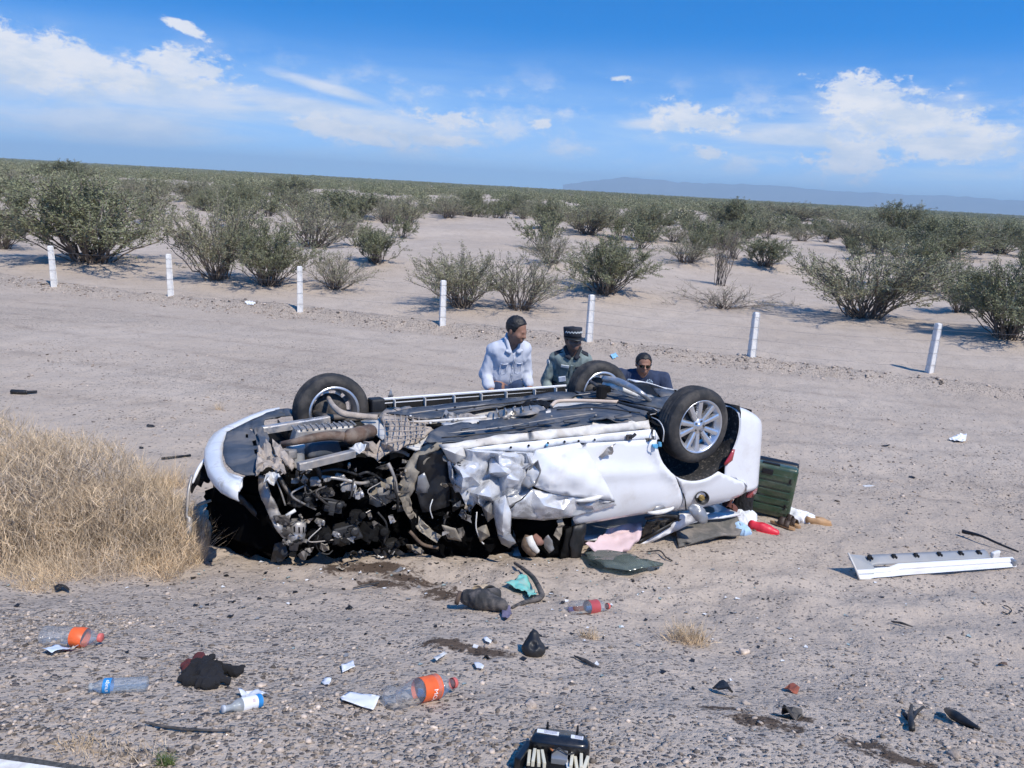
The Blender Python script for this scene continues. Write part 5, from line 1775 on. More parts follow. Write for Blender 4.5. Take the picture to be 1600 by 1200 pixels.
# hoses and looms
HO = [([(466, 736, .40), (480, 726, .36), (494, 730, .34), (500, 744, .36), (498, 760, .40)], .016, M_BLACK), ([(470, 740, .38), (478, 734, .35), (488, 734, .34)], .007, M_STEEL),
      ([(500, 745, .36), (530, 748, .34), (560, 755, .36), (580, 752, .42), (586, 746, .44)], .012, M_STEEL), ([(500, 738, .4), (520, 734, .38), (540, 736, .4), (566, 745, .42)], .009, M_BLACK),
      ([(430, 735, .42), (440, 752, .38), (452, 770, .36), (466, 782, .36)], .017, M_BLACK), ([(424, 735, .44), (436, 760, .40), (446, 790, .38)], .006, M_STEEL),
      ([(498, 836, .36), (494, 850, .34), (500, 862, .34), (512, 866, .32), (520, 860, .34)], .005, M_BLACK), ([(560, 742, .4), (574, 738, .38), (590, 745, .4), (600, 752, .38)], .01, M_BLACK),
      ([(530, 760, .36), (545, 750, .34), (556, 760, .34), (552, 776, .36)], .005, M_PLASTW), ([(478, 760, .38), (496, 776, .34), (520, 782, .34), (540, 790, .36)], .012, M_BLACK),
      ([(676, 780, .16), (672, 795, .14), (676, 810, .16)], .004, M_PLASTW), ([(745, 800, .1), (744, 825, .1), (752, 845, .12), (756, 850, .12)], .005, M_PLASTW), ([(700, 800, .14), (694, 820, .14), (702, 840, .16)], .006, M_DISC),
      ([(590, 800, .36), (604, 820, .34), (600, 850, .34)], .008, M_BLACK), ([(640, 830, .26), (660, 850, .22), (684, 856, .22)], .012, M_BROWN)]
for pts, r, m_ in HO:
    pipe('hose', pts, r, m_)
# radiator support ripped down towards the ground
sheet('radiator_support', [(404, 742, .34), (414, 745, .34), (424, 775, .32), (440, 806, .32), (450, 828, .34), (444, 842, .34), (430, 826, .32), (414, 790, .34), (404, 764, .36)], M_STEEL, step=6, crumple=.02, cs=10, thick=.02, seed=3)
sheet('radiator_support', [(428, 806, .30), (452, 806, .28), (455, 830, .30), (446, 840, .32), (434, 826, .32)], M_DISC, step=6, crumple=.015, cs=12, thick=.015, seed=4, smooth=False)
sheet('torn_support', [(404, 700, .10), (416, 690, .12), (426, 704, .10), (436, 716, .06), (446, 738, .02), (434, 744, .0), (424, 734, .02), (410, 738, .02), (400, 748, .0), (402, 724, .06)], M_DUSTY, mode='Z', step=5, crumple=.035, cs=10, thick=.012, smooth=False, seed=6)
sheet('torn_support', [(416, 742, .0), (432, 736, .02), (438, 748, .0), (428, 756, -.04), (412, 756, -.04)], M_PLASTW, mode='Z', step=5, crumple=.03, cs=14, thick=.008, smooth=False, seed=7)
sheet('torn_support', [(426, 690, .12), (436, 694, .12), (446, 712, .08), (462, 724, .04), (456, 732, .02), (440, 722, .06), (428, 706, .1)], M_DUSTY, mode='Z', step=5, crumple=.03, cs=12, thick=.01, smooth=False, seed=8)
pipe('strut', [(432, 738, .40), (446, 762, .36), (458, 776, .34)], .012, M_DISC)
pipe('strut', [(452, 804, .30), (446, 820, .3)], .012, M_STEEL)
mb = MB(); p = cy(447, 806, .30); mb.lathe([(.012, 0), (.012, .07)], 10, Matrix.Translation(Vector(p)) @ Matrix.Rotation(1.1, 4, 'Y')); mb.obj('bolt', M_PLASTW, car, True)

# ---------------------------------------------------------------- front bumper and its undertray
ou = [(437, 637), (415, 641), (392, 649), (368, 660), (350, 668), (335, 678), (327, 688), (322, 700), (322, 714), (327, 731), (335, 743), (345, 753), (358, 760), (373, 766)]
inn_ = [(437, 641), (416, 646), (394, 655), (374, 665), (360, 672), (353, 680), (350, 690), (347, 702), (347, 716), (350, 729), (356, 738), (364, 744), (372, 747), (381, 745)]
zb = np.linspace(.06, -.02, 14)
V = []
for (o_, i_, z) in zip(ou, inn_, zb):
    po, pi = cz(o_[0], o_[1], z), cz(i_[0], i_[1], z + .012)
    m1 = po * .5 + pi * .5 + np.array([0, 0, .012])
    c = np.array([-2.6, po[1], 0])
    out = (po - np.array([-2.4, 1.0, po[2]])); out[2] = 0; out /= np.linalg.norm(out)
    V += [pi, m1, po + np.array([0, 0, .004]), po + out * .008 - np.array([0, 0, .012]), po + out * .012 - np.array([0, 0, .035]), po + out * .010 - np.array([0, 0, .055]), po - np.array([0, 0, .07])]
F = []
for i in range(13):
    for j in range(6):
        F.append((i * 7 + j, i * 7 + j + 1, (i + 1) * 7 + j + 1, (i + 1) * 7 + j))
fb = link('front_bumper', mesh_np('front_bumper', V, F, M_WBUMP, True), car)
solid(fb, .006)
sheet('bumper_end', [(352, 738, .0), (366, 742, .0), (379, 746, .0), (378, 760, -.05), (374, 768, -.08), (362, 763, -.06), (345, 754, -.03)], M_WBUMP, mode='Z', step=6, thick=.01)
sheet('undertray', [(437, 641, .075), (450, 645, .07), (470, 645, .06), (414, 656, .075), (412, 661, .075), (421, 686, .07), (416, 712, .05), (410, 728, .03), (400, 741, .0), (384, 742, .0), (366, 737, .01), (352, 722, .03), (348, 706, .04), (350, 690, .05), (354, 676, .06), (370, 667, .065), (394, 656, .07), (416, 646, .075)], M_BLUEBLK, mode='Z', step=7, crumple=.008, cs=6, thick=.008, holes=[[(389, 668), (393, 668), (396, 675), (393, 675)], [(384, 680), (388, 680), (388, 685), (384, 685)], [(394, 690), (400, 688), (402, 697), (396, 696)], [(397, 703), (405, 703), (404, 712), (398, 711)]])
sheet('undertray', [(436, 638, .10), (450, 640, .09), (474, 646, .07), (474, 649, .06), (440, 652, .06), (412, 655, .06), (425, 646, .08)], M_BLUEBLK, mode='Z', step=6, crumple=.01, cs=8, thick=.008, seed=3)
sheet('undertray', [(395, 670, .085), (410, 668, .085), (416, 690, .08), (412, 712, .06), (402, 706, .07), (406, 690, .08)], M_BLUEBLK, mode='Z', step=5, crumple=.022, cs=14, thick=.008, seed=5, smooth=False)
# grille and cheek of the bumper hanging down on the left, ragged
sheet('bumper_cheek', [(323, 714, .95), (312, 732, .9), (303, 752, .85), (297, 765, .85), (300, 772, .85), (308, 758, .85), (314, 762, .88), (318, 752, .9), (326, 756, .9), (330, 748, .95), (338, 752, .95), (330, 738, .98)], M_SOOT, step=5, crumple=.02, cs=12, thick=.006, smooth=False)
pipe('bumper_skin', [(323, 713, .94), (313, 728, .90), (306, 742, .86), (301, 755, .84)], [.006, .012, .012, .007], M_WHITE)
pipe('torn_trim', [(300, 742, .84), (295, 765, .78), (293, 790, .74), (292, 806, .72), (296, 812, .72), (295, 830, .70), (292, 842, .70), (299, 856, .68)], [.008, .012, .010, .008, .02, .024, .016, .006], M_STEEL)
sheet('hood_shade', [(322, 768, .86), (345, 760, .78), (376, 770, .70), (404, 775, .62), (424, 800, .52), (440, 830, .46), (446, 858, .44), (430, 868, .46), (408, 862, .55), (380, 852, .64), (350, 838, .74), (330, 820, .82), (326, 795, .86)], M_SOOTSHADE, step=10, crumple=.03, cs=5, thick=.02)  # sooty sheet that also paints the shade on the ground below the bumper
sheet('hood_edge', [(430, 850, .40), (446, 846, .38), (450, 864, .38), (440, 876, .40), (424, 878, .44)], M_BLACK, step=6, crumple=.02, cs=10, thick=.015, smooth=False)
sheet('grille', [(318, 776, .92), (330, 764, .9), (345, 772, .85), (344, 800, .85), (334, 824, .86), (326, 812, .9), (329, 800, .9), (322, 796, .92), (326, 786, .92)], M_SOOTSHADE, step=6, crumple=.02, cs=10, thick=.01, smooth=False)
sheet('cross_bar', [(352, 772, .70), (372, 772, .66), (380, 776, .64), (402, 800, .58), (414, 815, .54), (410, 818, .54), (392, 800, .6), (368, 780, .68)], M_BLACK, step=6, crumple=.01, cs=10, thick=.02)
pipe('strut', [(306, 790, .80), (330, 782, .8)], .010, M_OLIVE)
# lumps of soil and shattered trim along the foot of the wreck
for i in range(34):
    px = rnd.uniform(450, 800); py = 846 + rnd.uniform(-6, 18) + 8 * math.sin((px - 450) / 60.0)
    s = rnd.uniform(3, 9)
    a0 = rnd.random() * 6.28
    pts = [(px + math.cos(a0 + q * 1.05) * s * rnd.uniform(.5, 1.5), py + math.sin(a0 + q * 1.05) * s * .7 * rnd.uniform(.5, 1.3), .30 + rnd.uniform(-.06, .1)) for q in range(6)]
    sheet('torn_shred', pts, rnd.choice([M_SOOT, M_SOOT, M_BLACK, M_OLIVE, M_STEEL, M_BLACK]), step=5, thick=.006, crumple=.02, cs=14, smooth=False, seed=100 + i)
pipe('headrest_post', [(826, 838, .12), (830, 850, .10), (840, 862, .10)], [.03, .035, .02], M_PLASTW)
pipe('torn_lining', [(824, 836, .14), (822, 852, .12), (834, 866, .12)], [.02, .04, .03], M_BROWN)
pipe('torn_lining', [(834, 838, .16), (842, 846, .12), (848, 848, .12)], [.03, .035, .015], principled('reddish_lining', (.25, .13, .10), .8), n=8)
sheet('lamp_shell', [(849, 845, .12), (857, 836, .08), (864, 845, .08), (866, 858, .1), (858, 864, .12), (852, 856, .12)], M_GREYP, step=5, crumple=.015, cs=12, thick=.006)

# torn scraps hanging all over the opened engine bay
for i in range(58):
    px = rnd.uniform(436, 650); py = 724 + rnd.random() ** 1.3 * 125 - (px - 436) * .05
    s = rnd.uniform(3, 9)
    a0 = rnd.random() * 6.28
    el_ = rnd.uniform(.5, 2.4)
    pts = []
    for q in range(6):
        a = a0 + q * 1.05 + rnd.uniform(-.35, .35)
        rr = s * rnd.uniform(.4, 1.3)
        pts.append((px + math.cos(a) * rr * el_ ** .5, py + math.sin(a) * rr / el_ ** .5, rnd.uniform(.26, .42)))
    sheet('torn_shred', pts, rnd.choice([M_STEEL, M_STEEL, M_DISC, M_BLACK, M_BLACK, M_OLIVE, M_GREYP, M_DUSTY, M_ALU]), step=5, thick=.004, crumple=.02, cs=16, smooth=False, seed=200 + i)
for i in range(10):
    px = rnd.uniform(440, 640); py = rnd.uniform(740, 830)
    pipe('wiring_loom', [(px, py, .33), (px + rnd.uniform(-25, 25), py + rnd.uniform(5, 25), .30), (px + rnd.uniform(-35, 35), py + rnd.uniform(15, 45), .34)], rnd.uniform(.003, .008), rnd.choice([M_BLACK, M_DISC, M_STEEL]))
# ================================================================== people
def surface_nets(f, lo, hi, h):
    """mesh of f(x, y, z) = 0 on a grid (f < 0 inside)"""
    lo = np.array(lo, float); hi = np.array(hi, float)
    n = np.ceil((hi - lo) / h).astype(int) + 1
    ax = [lo[i] + h * np.arange(n[i]) for i in range(3)]
    X, Y, Z = np.meshgrid(*ax, indexing='ij')
    D = f(X, Y, Z)
    ins = D < 0
    c = np.zeros((n[0] - 1, n[1] - 1, n[2] - 1), int)
    pos = np.zeros(c.shape + (3,)); cnt = np.zeros(c.shape)
    corners = [(a, b, d) for a in (0, 1) for b in (0, 1) for d in (0, 1)]

    def sl(o):
        return tuple(slice(o[i], n[i] - 1 + o[i]) for i in range(3))
    for o in corners:
        c += ins[sl(o)]
    act = (c > 0) & (c < 8)
    for i1, a in enumerate(corners):
        for b in corners[i1 + 1:]:
            if sum(abs(a[q] - b[q]) for q in range(3)) != 1:
                continue
            da, db = D[sl(a)], D[sl(b)]
            x = (da < 0) != (db < 0)
            t = np.where(x, da / np.where(x, da - db, 1), 0)
            for q in range(3):
                pos[..., q] += np.where(x, a[q] + (b[q] - a[q]) * t, 0)
            cnt += x
    idx = -np.ones(c.shape, int)
    w = np.argwhere(act)
    idx[act] = np.arange(len(w))
    V = lo + (w + pos[act] / cnt[act][:, None]) * h
    F = []
    for q in range(3):
        u, v = (q + 1) % 3, (q + 2) % 3
        s0 = [slice(0, n[i] - 1) for i in range(3)]
        a = [slice(None)] * 3; b = [slice(None)] * 3
        a[q] = slice(0, n[q] - 1); b[q] = slice(1, n[q])
        x = ins[tuple(a)] != ins[tuple(b)]
        e = np.argwhere(x)
        k_ = (e[:, u] > 0) & (e[:, v] > 0) & (e[:, u] < n[u] - 1) & (e[:, v] < n[v] - 1)
        e = e[k_]
        if not len(e):
            continue
        p = []
        for (du, dv) in ((-1, -1), (0, -1), (0, 0), (-1, 0)):
            t = e.copy(); t[:, u] += du; t[:, v] += dv
            p.append(idx[t[:, 0], t[:, 1], t[:, 2]])
        qd = np.stack(p, 1)
        fl = ins[tuple(e.T)]
        qd[~fl] = qd[~fl][:, ::-1]
        F.append(qd)
    return V, np.concatenate(F)


def smin(a, b, k):
    h = np.clip(0.5 + 0.5 * (b - a) / k, 0, 1)
    return b + (a - b) * h - k * h * (1 - h)


class SDF:
    """a smooth union of round cones and ellipsoids"""
    def __init__(self):
        self.items = []

    def cone(self, a, b, ra, rb, k=0.03, sq=(1, 1, 1)):
        self.items.append(('c', np.array(a, float), np.array(b, float), ra, rb, k, np.array(sq, float)))
        return self

    def ball(self, c, r, k=0.02, rot=None):
        self.items.append(('e', np.array(c, float), np.array(r if hasattr(r, '__len__') else (r, r, r), float), rot, None, k, None))
        return self

    def cut(self, c, r, k=0.01):
        self.items.append(('x', np.array(c, float), np.array(r if hasattr(r, '__len__') else (r, r, r), float), None, None, k, None))
        return self

    def __call__(self, X, Y, Z):
        D = np.full(X.shape, 10.0)
        for (t, a, b, ra, rb, k, sq) in self.items:
            if t == 'c':
                s = sq
                A, B = a * s, b * s
                d = B - A
                L2 = d @ d + 1e-9
                px, py, pz = X * s[0] - A[0], Y * s[1] - A[1], Z * s[2] - A[2]
                u = np.clip((px * d[0] + py * d[1] + pz * d[2]) / L2, 0, 1)
                e = np.sqrt((px - u * d[0]) ** 2 + (py - u * d[1]) ** 2 + (pz - u * d[2]) ** 2) - (ra + (rb - ra) * u)
                D = smin(D, e, k)
            else:
                px, py, pz = X - a[0], Y - a[1], Z - a[2]
                if ra is not None and t == 'e':
                    M_ = ra
                    px, py, pz = (M_[0][0] * px + M_[0][1] * py + M_[0][2] * pz, M_[1][0] * px + M_[1][1] * py + M_[1][2] * pz, M_[2][0] * px + M_[2][1] * py + M_[2][2] * pz)
                q = np.sqrt((px / b[0]) ** 2 + (py / b[1]) ** 2 + (pz / b[2]) ** 2)
                e = (q - 1) * b.min()
                if t == 'x':
                    D = -smin(-D, e, k)
                else:
                    D = smin(D, e, k)
        return D

    def bounds(self, pad):
        P = []
        for (t, a, b, ra, rb, k, sq) in self.items:
            if t == 'c':
                P += [a - ra / np.array(sq), a + ra / np.array(sq), b - rb / np.array(sq), b + rb / np.array(sq)]
            elif t == 'e':
                P += [a - b, a + b]
        P = np.array(P)
        return P.min(0) - pad, P.max(0) + pad

    def mesh(self, name, mat_, h, parent, wrinkle=0.0, ws=18.0, extra=None):
        lo, hi = self.bounds(0.03)

        def f(X, Y, Z):
            D = self(X, Y, Z)
            if wrinkle:
                near = np.abs(D) < 0.05
                w = np.zeros_like(D)
                w[near] = (1 - 2 * np.abs(fbm(X[near] * ws, Y[near] * ws, Z[near] * ws * 0.55, 2, seed=77)))
                D = D - wrinkle * w
            if extra is not None:
                D = extra(X, Y, Z, D)
            return D
        V, F = surface_nets(f, lo, hi, h)
        return link(name, mesh_np(name, V, F, mat_, True), parent)


M_SKIN = principled('skin_brown', (0.30, 0.155, 0.10), 0.55, var=0.10, vscale=14)
M_HAIR = principled('black_hair', (0.012, 0.011, 0.011), 0.6, var=0.3, vscale=30)
M_SHIRT = principled('white_shirt', (0.56, 0.585, 0.65), 0.9, var=0.05, vscale=8)
M_JEANS = principled('dark_jeans', (0.025, 0.045, 0.10), 0.9, var=0.25, vscale=20)
M_SHOE = principled('dark_leather', (0.025, 0.02, 0.018), 0.5, var=0.2)
M_UNI = principled('grey_green_uniform', (0.185, 0.228, 0.218), 0.9, var=0.32, vscale=13)
M_UNID = principled('dark_uniform', (0.018, 0.021, 0.030), 0.85, var=0.2)
M_NAVY = principled('navy_cotton', (0.028, 0.042, 0.085), 0.92, var=0.15, vscale=9)
M_SHADES = principled('sunglass_lens', (0.008, 0.009, 0.006), 0.08, var=0.1, coat=0.5)
M_PATCH = principled('pale_patch', (0.55, 0.58, 0.58), 0.8, var=0.1, vscale=60)
M_CREST = principled('pale_blue_print', (0.48, 0.60, 0.72), 0.8, var=0.15, vscale=90)


def rotz(p, a):
    c, s = math.cos(a), math.sin(a)
    return np.array([p[0] * c - p[1] * s, p[0] * s + p[1] * c, p[2]])


def head_frame(base, yaw, pitch_, roll_=0.0):
    """matrix from head space (face towards -y, z up, origin at the top of the neck) to person space"""
    return Matrix.Translation(Vector(base)) @ Matrix.Rotation(yaw, 4, 'Z') @ Matrix.Rotation(pitch_, 4, 'X') @ Matrix.Rotation(roll_, 4, 'Y')


def add_head(S, Hm, fat=1.0):
    """skull, jaw, nose, brow, lips, ears"""
    R3 = np.array(Hm.to_3x3().transposed())
    T = lambda *p: np.array(Hm @ Vector(p))
    S.ball(T(0, 0.012, 0.128), (0.076 * fat, 0.094, 0.092), 0.03, R3)
    S.ball(T(0, -0.022, 0.055), (0.056 * fat, 0.066, 0.068), 0.04, R3)
    S.ball(T(0, -0.062, 0.012), (0.027 * fat, 0.024, 0.020), 0.03, R3)
    S.cone(T(0, -0.090, 0.092), T(0, -0.104, 0.066), 0.009, 0.013, 0.012)
    S.ball(T(0, -0.098, 0.060), (0.018, 0.013, 0.009), 0.010, R3)
    S.cone(T(-0.030, -0.080, 0.108), T(0.030, -0.080, 0.108), 0.010, 0.010, 0.016)
    S.ball(T(0, -0.085, 0.034), (0.021, 0.010, 0.006), 0.008, R3)
    S.ball(T(0, -0.083, 0.024), (0.018, 0.010, 0.006), 0.008, R3)
    for s in (-1, 1):
        S.cut(T(0.030 * s * fat, -0.094, 0.090), (0.014, 0.012, 0.009), 0.010)
        S.ball(T(0.030 * s * fat, -0.072, 0.090), (0.013, 0.012, 0.010), 0.006, R3)
        S.ball(T(0.046 * s * fat, -0.060, 0.062), (0.022, 0.022, 0.022), 0.03, R3)
        S.ball(T(0.079 * s * fat, 0.018, 0.088), (0.009, 0.018, 0.032), 0.008, R3)
    return T, R3


def add_hand(S, wrist, dirv, palmn, thumbdir, size=1.0, curl=0.4):
    """palm, four unequal bent fingers and a thumb leaving the side of the palm"""
    d = np.array(dirv, float); d /= np.linalg.norm(d)
    n = np.array(palmn, float); n -= d * (n @ d); n /= np.linalg.norm(n)
    t = np.array(thumbdir, float); t -= d * (t @ d) + n * (t @ n); t /= np.linalg.norm(t)
    w = np.array(wrist, float)
    L = 0.185 * size
    for off in (-0.5, 0.0, 0.5):
        S.cone(w + t * off * 0.034 * size + d * 0.005, w + d * L * 0.48 + t * off * 0.056 * size, 0.017 * size, 0.0145 * size, 0.012)
    for i, (off, ln) in enumerate(((1.45, 0.90), (0.5, 1.0), (-0.5, 0.93), (-1.45, 0.74))):
        a = w + d * L * 0.48 + t * off * 0.0185 * size
        l1, l2, l3 = 0.044 * ln * size, 0.028 * ln * size, 0.022 * ln * size
        d1 = d * math.cos(curl * 0.7) + n * math.sin(curl * 0.7)
        d2 = d * math.cos(curl * 1.6) + n * math.sin(curl * 1.6)
        d3 = d * math.cos(curl * 2.3) + n * math.sin(curl * 2.3)
        b = a + d1 * l1; c = b + d2 * l2; e = c + d3 * l3
        S.cone(a, b, 0.0092 * size, 0.0086 * size, 0.004).cone(b, c, 0.0086 * size, 0.0080 * size, 0.004).cone(c, e, 0.0080 * size, 0.0068 * size, 0.004)
    a = w + d * L * 0.12 + t * 0.024 * size
    b = a + (d * 0.75 + t * 0.55 + n * 0.3) * 0.040 * size
    c = b + (d * 0.95 + t * 0.15 + n * 0.35) * 0.030 * size
    e = c + (d * 0.98 + n * 0.3) * 0.022 * size
    S.cone(a, b, 0.0135 * size, 0.0115 * size, 0.008).cone(b, c, 0.0112 * size, 0.0098 * size, 0.004).cone(c, e, 0.0098 * size, 0.0080 * size, 0.004)


def hair_cap(name, Hm, parent, fat=1.0, low=0.085, thick=0.012, mat_=None):
    R3 = np.array(Hm.to_3x3().transposed())
    inv = Hm.inverted()
    S = SDF()
    T = lambda *p: np.array(Hm @ Vector(p))
    S.ball(T(0, 0.018, 0.132), (0.076 * fat + thick, 0.092 + thick, 0.090 + thick), 0.02, R3)
    M_ = np.array(inv)

    def ex(X, Y, Z, D):
        hx = M_[0][0] * X + M_[0][1] * Y + M_[0][2] * Z + M_[0][3]
        hy = M_[1][0] * X + M_[1][1] * Y + M_[1][2] * Z + M_[1][3]
        hz_ = M_[2][0] * X + M_[2][1] * Y + M_[2][2] * Z + M_[2][3]
        # hairline: high over the forehead, down to the nape behind, sideburns by the ears
        line = np.interp(hy, [-0.12, -0.06, -0.045, -0.02, 0.0, 0.05, 0.12], [0.182, 0.176, 0.150, 0.088, 0.100, 0.045, 0.030])
        return np.maximum(D, (line - hz_) * 0.8) + 0.004 * vnoise(X * 70, Y * 70, Z * 70, 5)
    return S.mesh(name, mat_ or M_HAIR, 0.006, parent, extra=ex)


def plate(name, mat_, parent, center, normal, up, w, h, thick=0.004, n=1, round_=False):
    N = Vector(normal).normalized(); U = Vector(up); U = (U - N * U.dot(N)).normalized(); Rr = U.cross(N)
    M_ = Matrix((Rr, N, U)).transposed()
    mb = MB()
    if round_:
        V = [];
        for q in (0, 1):
            for j in range(16):
                a = j * math.pi / 8
                V.append(Vector(center) + Rr * math.cos(a) * w / 2 + U * math.sin(a) * h / 2 + N * (thick if q else -thick))
        mb.add(V, [tuple(range(16, 32)), tuple(range(15, -1, -1))] + [(j, (j + 1) % 16, 16 + (j + 1) % 16, 16 + j) for j in range(16)])
    else:
        mb.box(center, (w, thick * 2, h), M_, bev=min(w, h) * 0.1)
    return mb.obj(name, mat_, parent)


def torso(S, pel, chest, neck, wp, wc, dp, dc, belly=0.0, fwd=(0, -1, 0), side=(1, 0, 0), pad=0.0):
    f = np.array(fwd, float); sd = np.array(side, float)
    for s in (-1, 1):
        S.cone(pel + sd * s * wp * 0.52, (pel + chest) / 2 + sd * s * wp * 0.50 + f * belly * 0.4, dp + pad, (dp + dc) / 2 + belly * 0.2 + pad, 0.07)
        S.cone((pel + chest) / 2 + sd * s * wp * 0.48 + f * belly * 0.4, chest + sd * s * wc * 0.52, (dp + dc) / 2 + belly * 0.2 + pad, dc + pad, 0.07)
    if belly:
        S.ball((pel * 0.62 + chest * 0.38) + f * belly * 0.9, (wp * 1.0 + pad, dp * 1.05 + pad, 0.16), 0.08)
    S.cone(chest + sd * wc * 0.52 + (neck - chest) * 0.28, chest - sd * wc * 0.52 + (neck - chest) * 0.28, dc * 0.68 + pad, dc * 0.68 + pad, 0.07)
    for s in (-1, 1):
        S.cone(neck - (neck - chest) * 0.12 + sd * s * 0.03, chest + (neck - chest) * 0.50 + sd * s * wc * 0.80, 0.050 + pad, 0.056 + pad, 0.05)


def base_at(px, py_top, depth, h_nom):
    """ground place and size of a figure whose crown shows at that photo point, `depth` metres off"""
    P = CPOS + ray(px, py_top) * depth
    g = hz(P[0], P[1])
    return np.array([P[0], P[1], g]), (P[2] - g) / h_nom


def shoe(parent, ankle, fwd, mat_):
    f = np.array(fwd, float); f /= np.linalg.norm(f)
    S = SDF()
    a = np.array(ankle, float)
    S.cone(a + np.array([0, 0, -0.01]), a + np.array([0, 0, -0.04]), 0.048, 0.045, 0.03)
    S.cone(a - f * 0.045 + np.array([0, 0, -0.05]), a + f * 0.16 + np.array([0, 0, -0.062]), 0.042, 0.036, 0.03, (1, 1, 1.15))

    def flat(X, Y, Z, D):
        return np.maximum(D, (a[2] - 0.092) - Z)
    return S.mesh('shoe', mat_, 0.010, parent, extra=flat)


def build_person(base, size, yaw, label, J, mats, wid, fat=1.0, headyaw=0.0, headpitch=0.25, sleeve=0.55, belly=0.0, glasses=False, cap=False, pad=0.012):
    """J: joints in person space (facing -y, x to the person's left as seen from the front, z up)"""
    P = empty('person', tuple(base), yaw, label, 'person')
    P.scale = (size,) * 3
    J = {k_: np.array(v, float) for k_, v in J.items()}
    up = J['neck'] - J['pelvis']; up /= np.linalg.norm(up)
    fwd = np.array([0, -1.0, 0]); fwd -= up * (fwd @ up); fwd /= np.linalg.norm(fwd)
    side = np.cross(up, -fwd)
    wp, wc, dp, dc = wid
    # the body: one continuous surface, head to feet
    S = SDF()
    torso(S, J['pelvis'], J['chest'], J['neck'], wp, wc, dp, dc, belly, fwd, side, -0.014)
    Hm = head_frame(J['neck'] + up * 0.042 + fwd * 0.030, headyaw, headpitch)
    T, R3 = add_head(S, Hm, fat)
    S.cone(J['neck'] - up * 0.03, T(0, 0.012, 0.045), 0.066 * fat, 0.060 * fat, 0.03)
    for s, nm in ((-1, 'r'), (1, 'l')):
        sh, el, wr = J['sh' + nm], J['el' + nm], J['wr' + nm]
        S.cone(sh, el, 0.050 * fat, 0.041 * fat, 0.04)
        S.cone(el, wr, 0.041 * fat, 0.029 * fat, 0.02)
        add_hand(S, wr, J['hd' + nm], J['hp' + nm], J['ht' + nm], 1.0 + 0.06 * (fat - 1))
        hp, kn, an = J['hip' + nm], J['kn' + nm], J['an' + nm]
        S.cone(hp, kn, 0.085 * fat, 0.056, 0.05).cone(kn, an, 0.054, 0.038, 0.02)
        S.cone(an, an + np.array([0, -0.10, -0.05]), 0.036, 0.028, 0.02)
    S.mesh('body', mats['skin'], 0.0085, P)
    # trousers
    Q = SDF()
    Q.cone(J['pelvis'] + side * wp * .5, J['pelvis'] - side * wp * .5, dp - .004, dp - .004, .05)
    for nm in 'rl':
        hp, kn, an = J['hip' + nm], J['kn' + nm], J['an' + nm]
        Q.cone(hp, kn, 0.088 * fat, 0.074, 0.05).cone(kn, an + (kn - an) * 0.05, 0.072, 0.062, 0.02)
    Q.mesh('trousers', mats['trousers'], 0.014, P, wrinkle=0.006, ws=11)
    # shirt
    K = SDF()
    hem = J['pelvis'] + (J['pelvis'] - J['chest']) * mats.get('hem', 0.05)
    torso(K, hem, J['chest'], J['neck'], wp, wc, dp, dc, belly, fwd, side, pad + 0.004)
    for nm in 'rl':
        sh, el, wr = J['sh' + nm], J['el' + nm], J['wr' + nm]
        K.cone(J['chest'] + (J['neck'] - J['chest']) * 0.45, sh, 0.07, 0.066 * fat, 0.05)
        if sleeve <= 1:
            K.cone(sh, sh + (el - sh) * sleeve, 0.068 * fat, 0.066 * fat, 0.035)
        else:
            K.cone(sh, el, 0.064 * fat, 0.056 * fat, 0.012)
            e2 = el + (wr - el) * (sleeve - 1)
            K.cone(el, e2, 0.056 * fat, 0.050 * fat, 0.012)
            K.cone(e2 - (wr - el) * .10, e2, 0.056 * fat, 0.056 * fat, 0.006)
    nk = J['neck']

    vd, vs = mats.get('vneck', (.04, 1.2))

    def neckline(X, Y, Z, D):
        d = (X - nk[0]) * up[0] + (Y - nk[1]) * up[1] + (Z - nk[2]) * up[2]
        fw_ = (X - nk[0]) * fwd[0] + (Y - nk[1]) * fwd[1] + (Z - nk[2]) * fwd[2]
        lat = np.abs((X - nk[0]) * side[0] + (Y - nk[1]) * side[1] + (Z - nk[2]) * side[2])
        lim = 0.035 + (np.minimum(0.035, -vd + lat * vs) - 0.035) * sstep(0.0, 0.05, fw_)
        return np.maximum(D, (d - lim) * 0.7)
    K.mesh('shirt', mats['shirt'], 0.0095, P, wrinkle=mats.get('wr', 0.007), ws=15, extra=neckline)
    for nm in 'rl':
        shoe(P, J['an' + nm], (0.1 if nm == 'l' else -0.1, -1, 0), M_SHOE)
    if not cap or True:
        hair_cap('hair', Hm, P, fat)
    if glasses:
        for s in (-1, 1):
            mb = MB()
            V = []
            for i in range(5):
                for j in range(3):
                    a = -0.5 + i * 0.25
                    V.append(tuple(T(s * (0.033 + 0.030 * a * 2 * 0.9) * fat, -0.102 + 0.030 * max(0, a * 1.6) ** 1.5 + 0.001, 0.094 + (0.018 - 0.006 * max(0, a)) * (1 - j))))
            Fs = [(i * 3 + j, i * 3 + j + 1, i * 3 + 4 + j, i * 3 + 3 + j) for i in range(4) for j in range(2)]
            mb.add(V, Fs)
            mb.tube([T(s * 0.062 * fat, -0.085, 0.104), T(s * 0.078 * fat, -0.03, 0.102), T(s * 0.082 * fat, 0.02, 0.098)], 0.003, 5)
            o = mb.obj('sunglasses', M_SHADES, P)
            solid(o, 0.003)
    return P, Hm, T, up, fwd, side


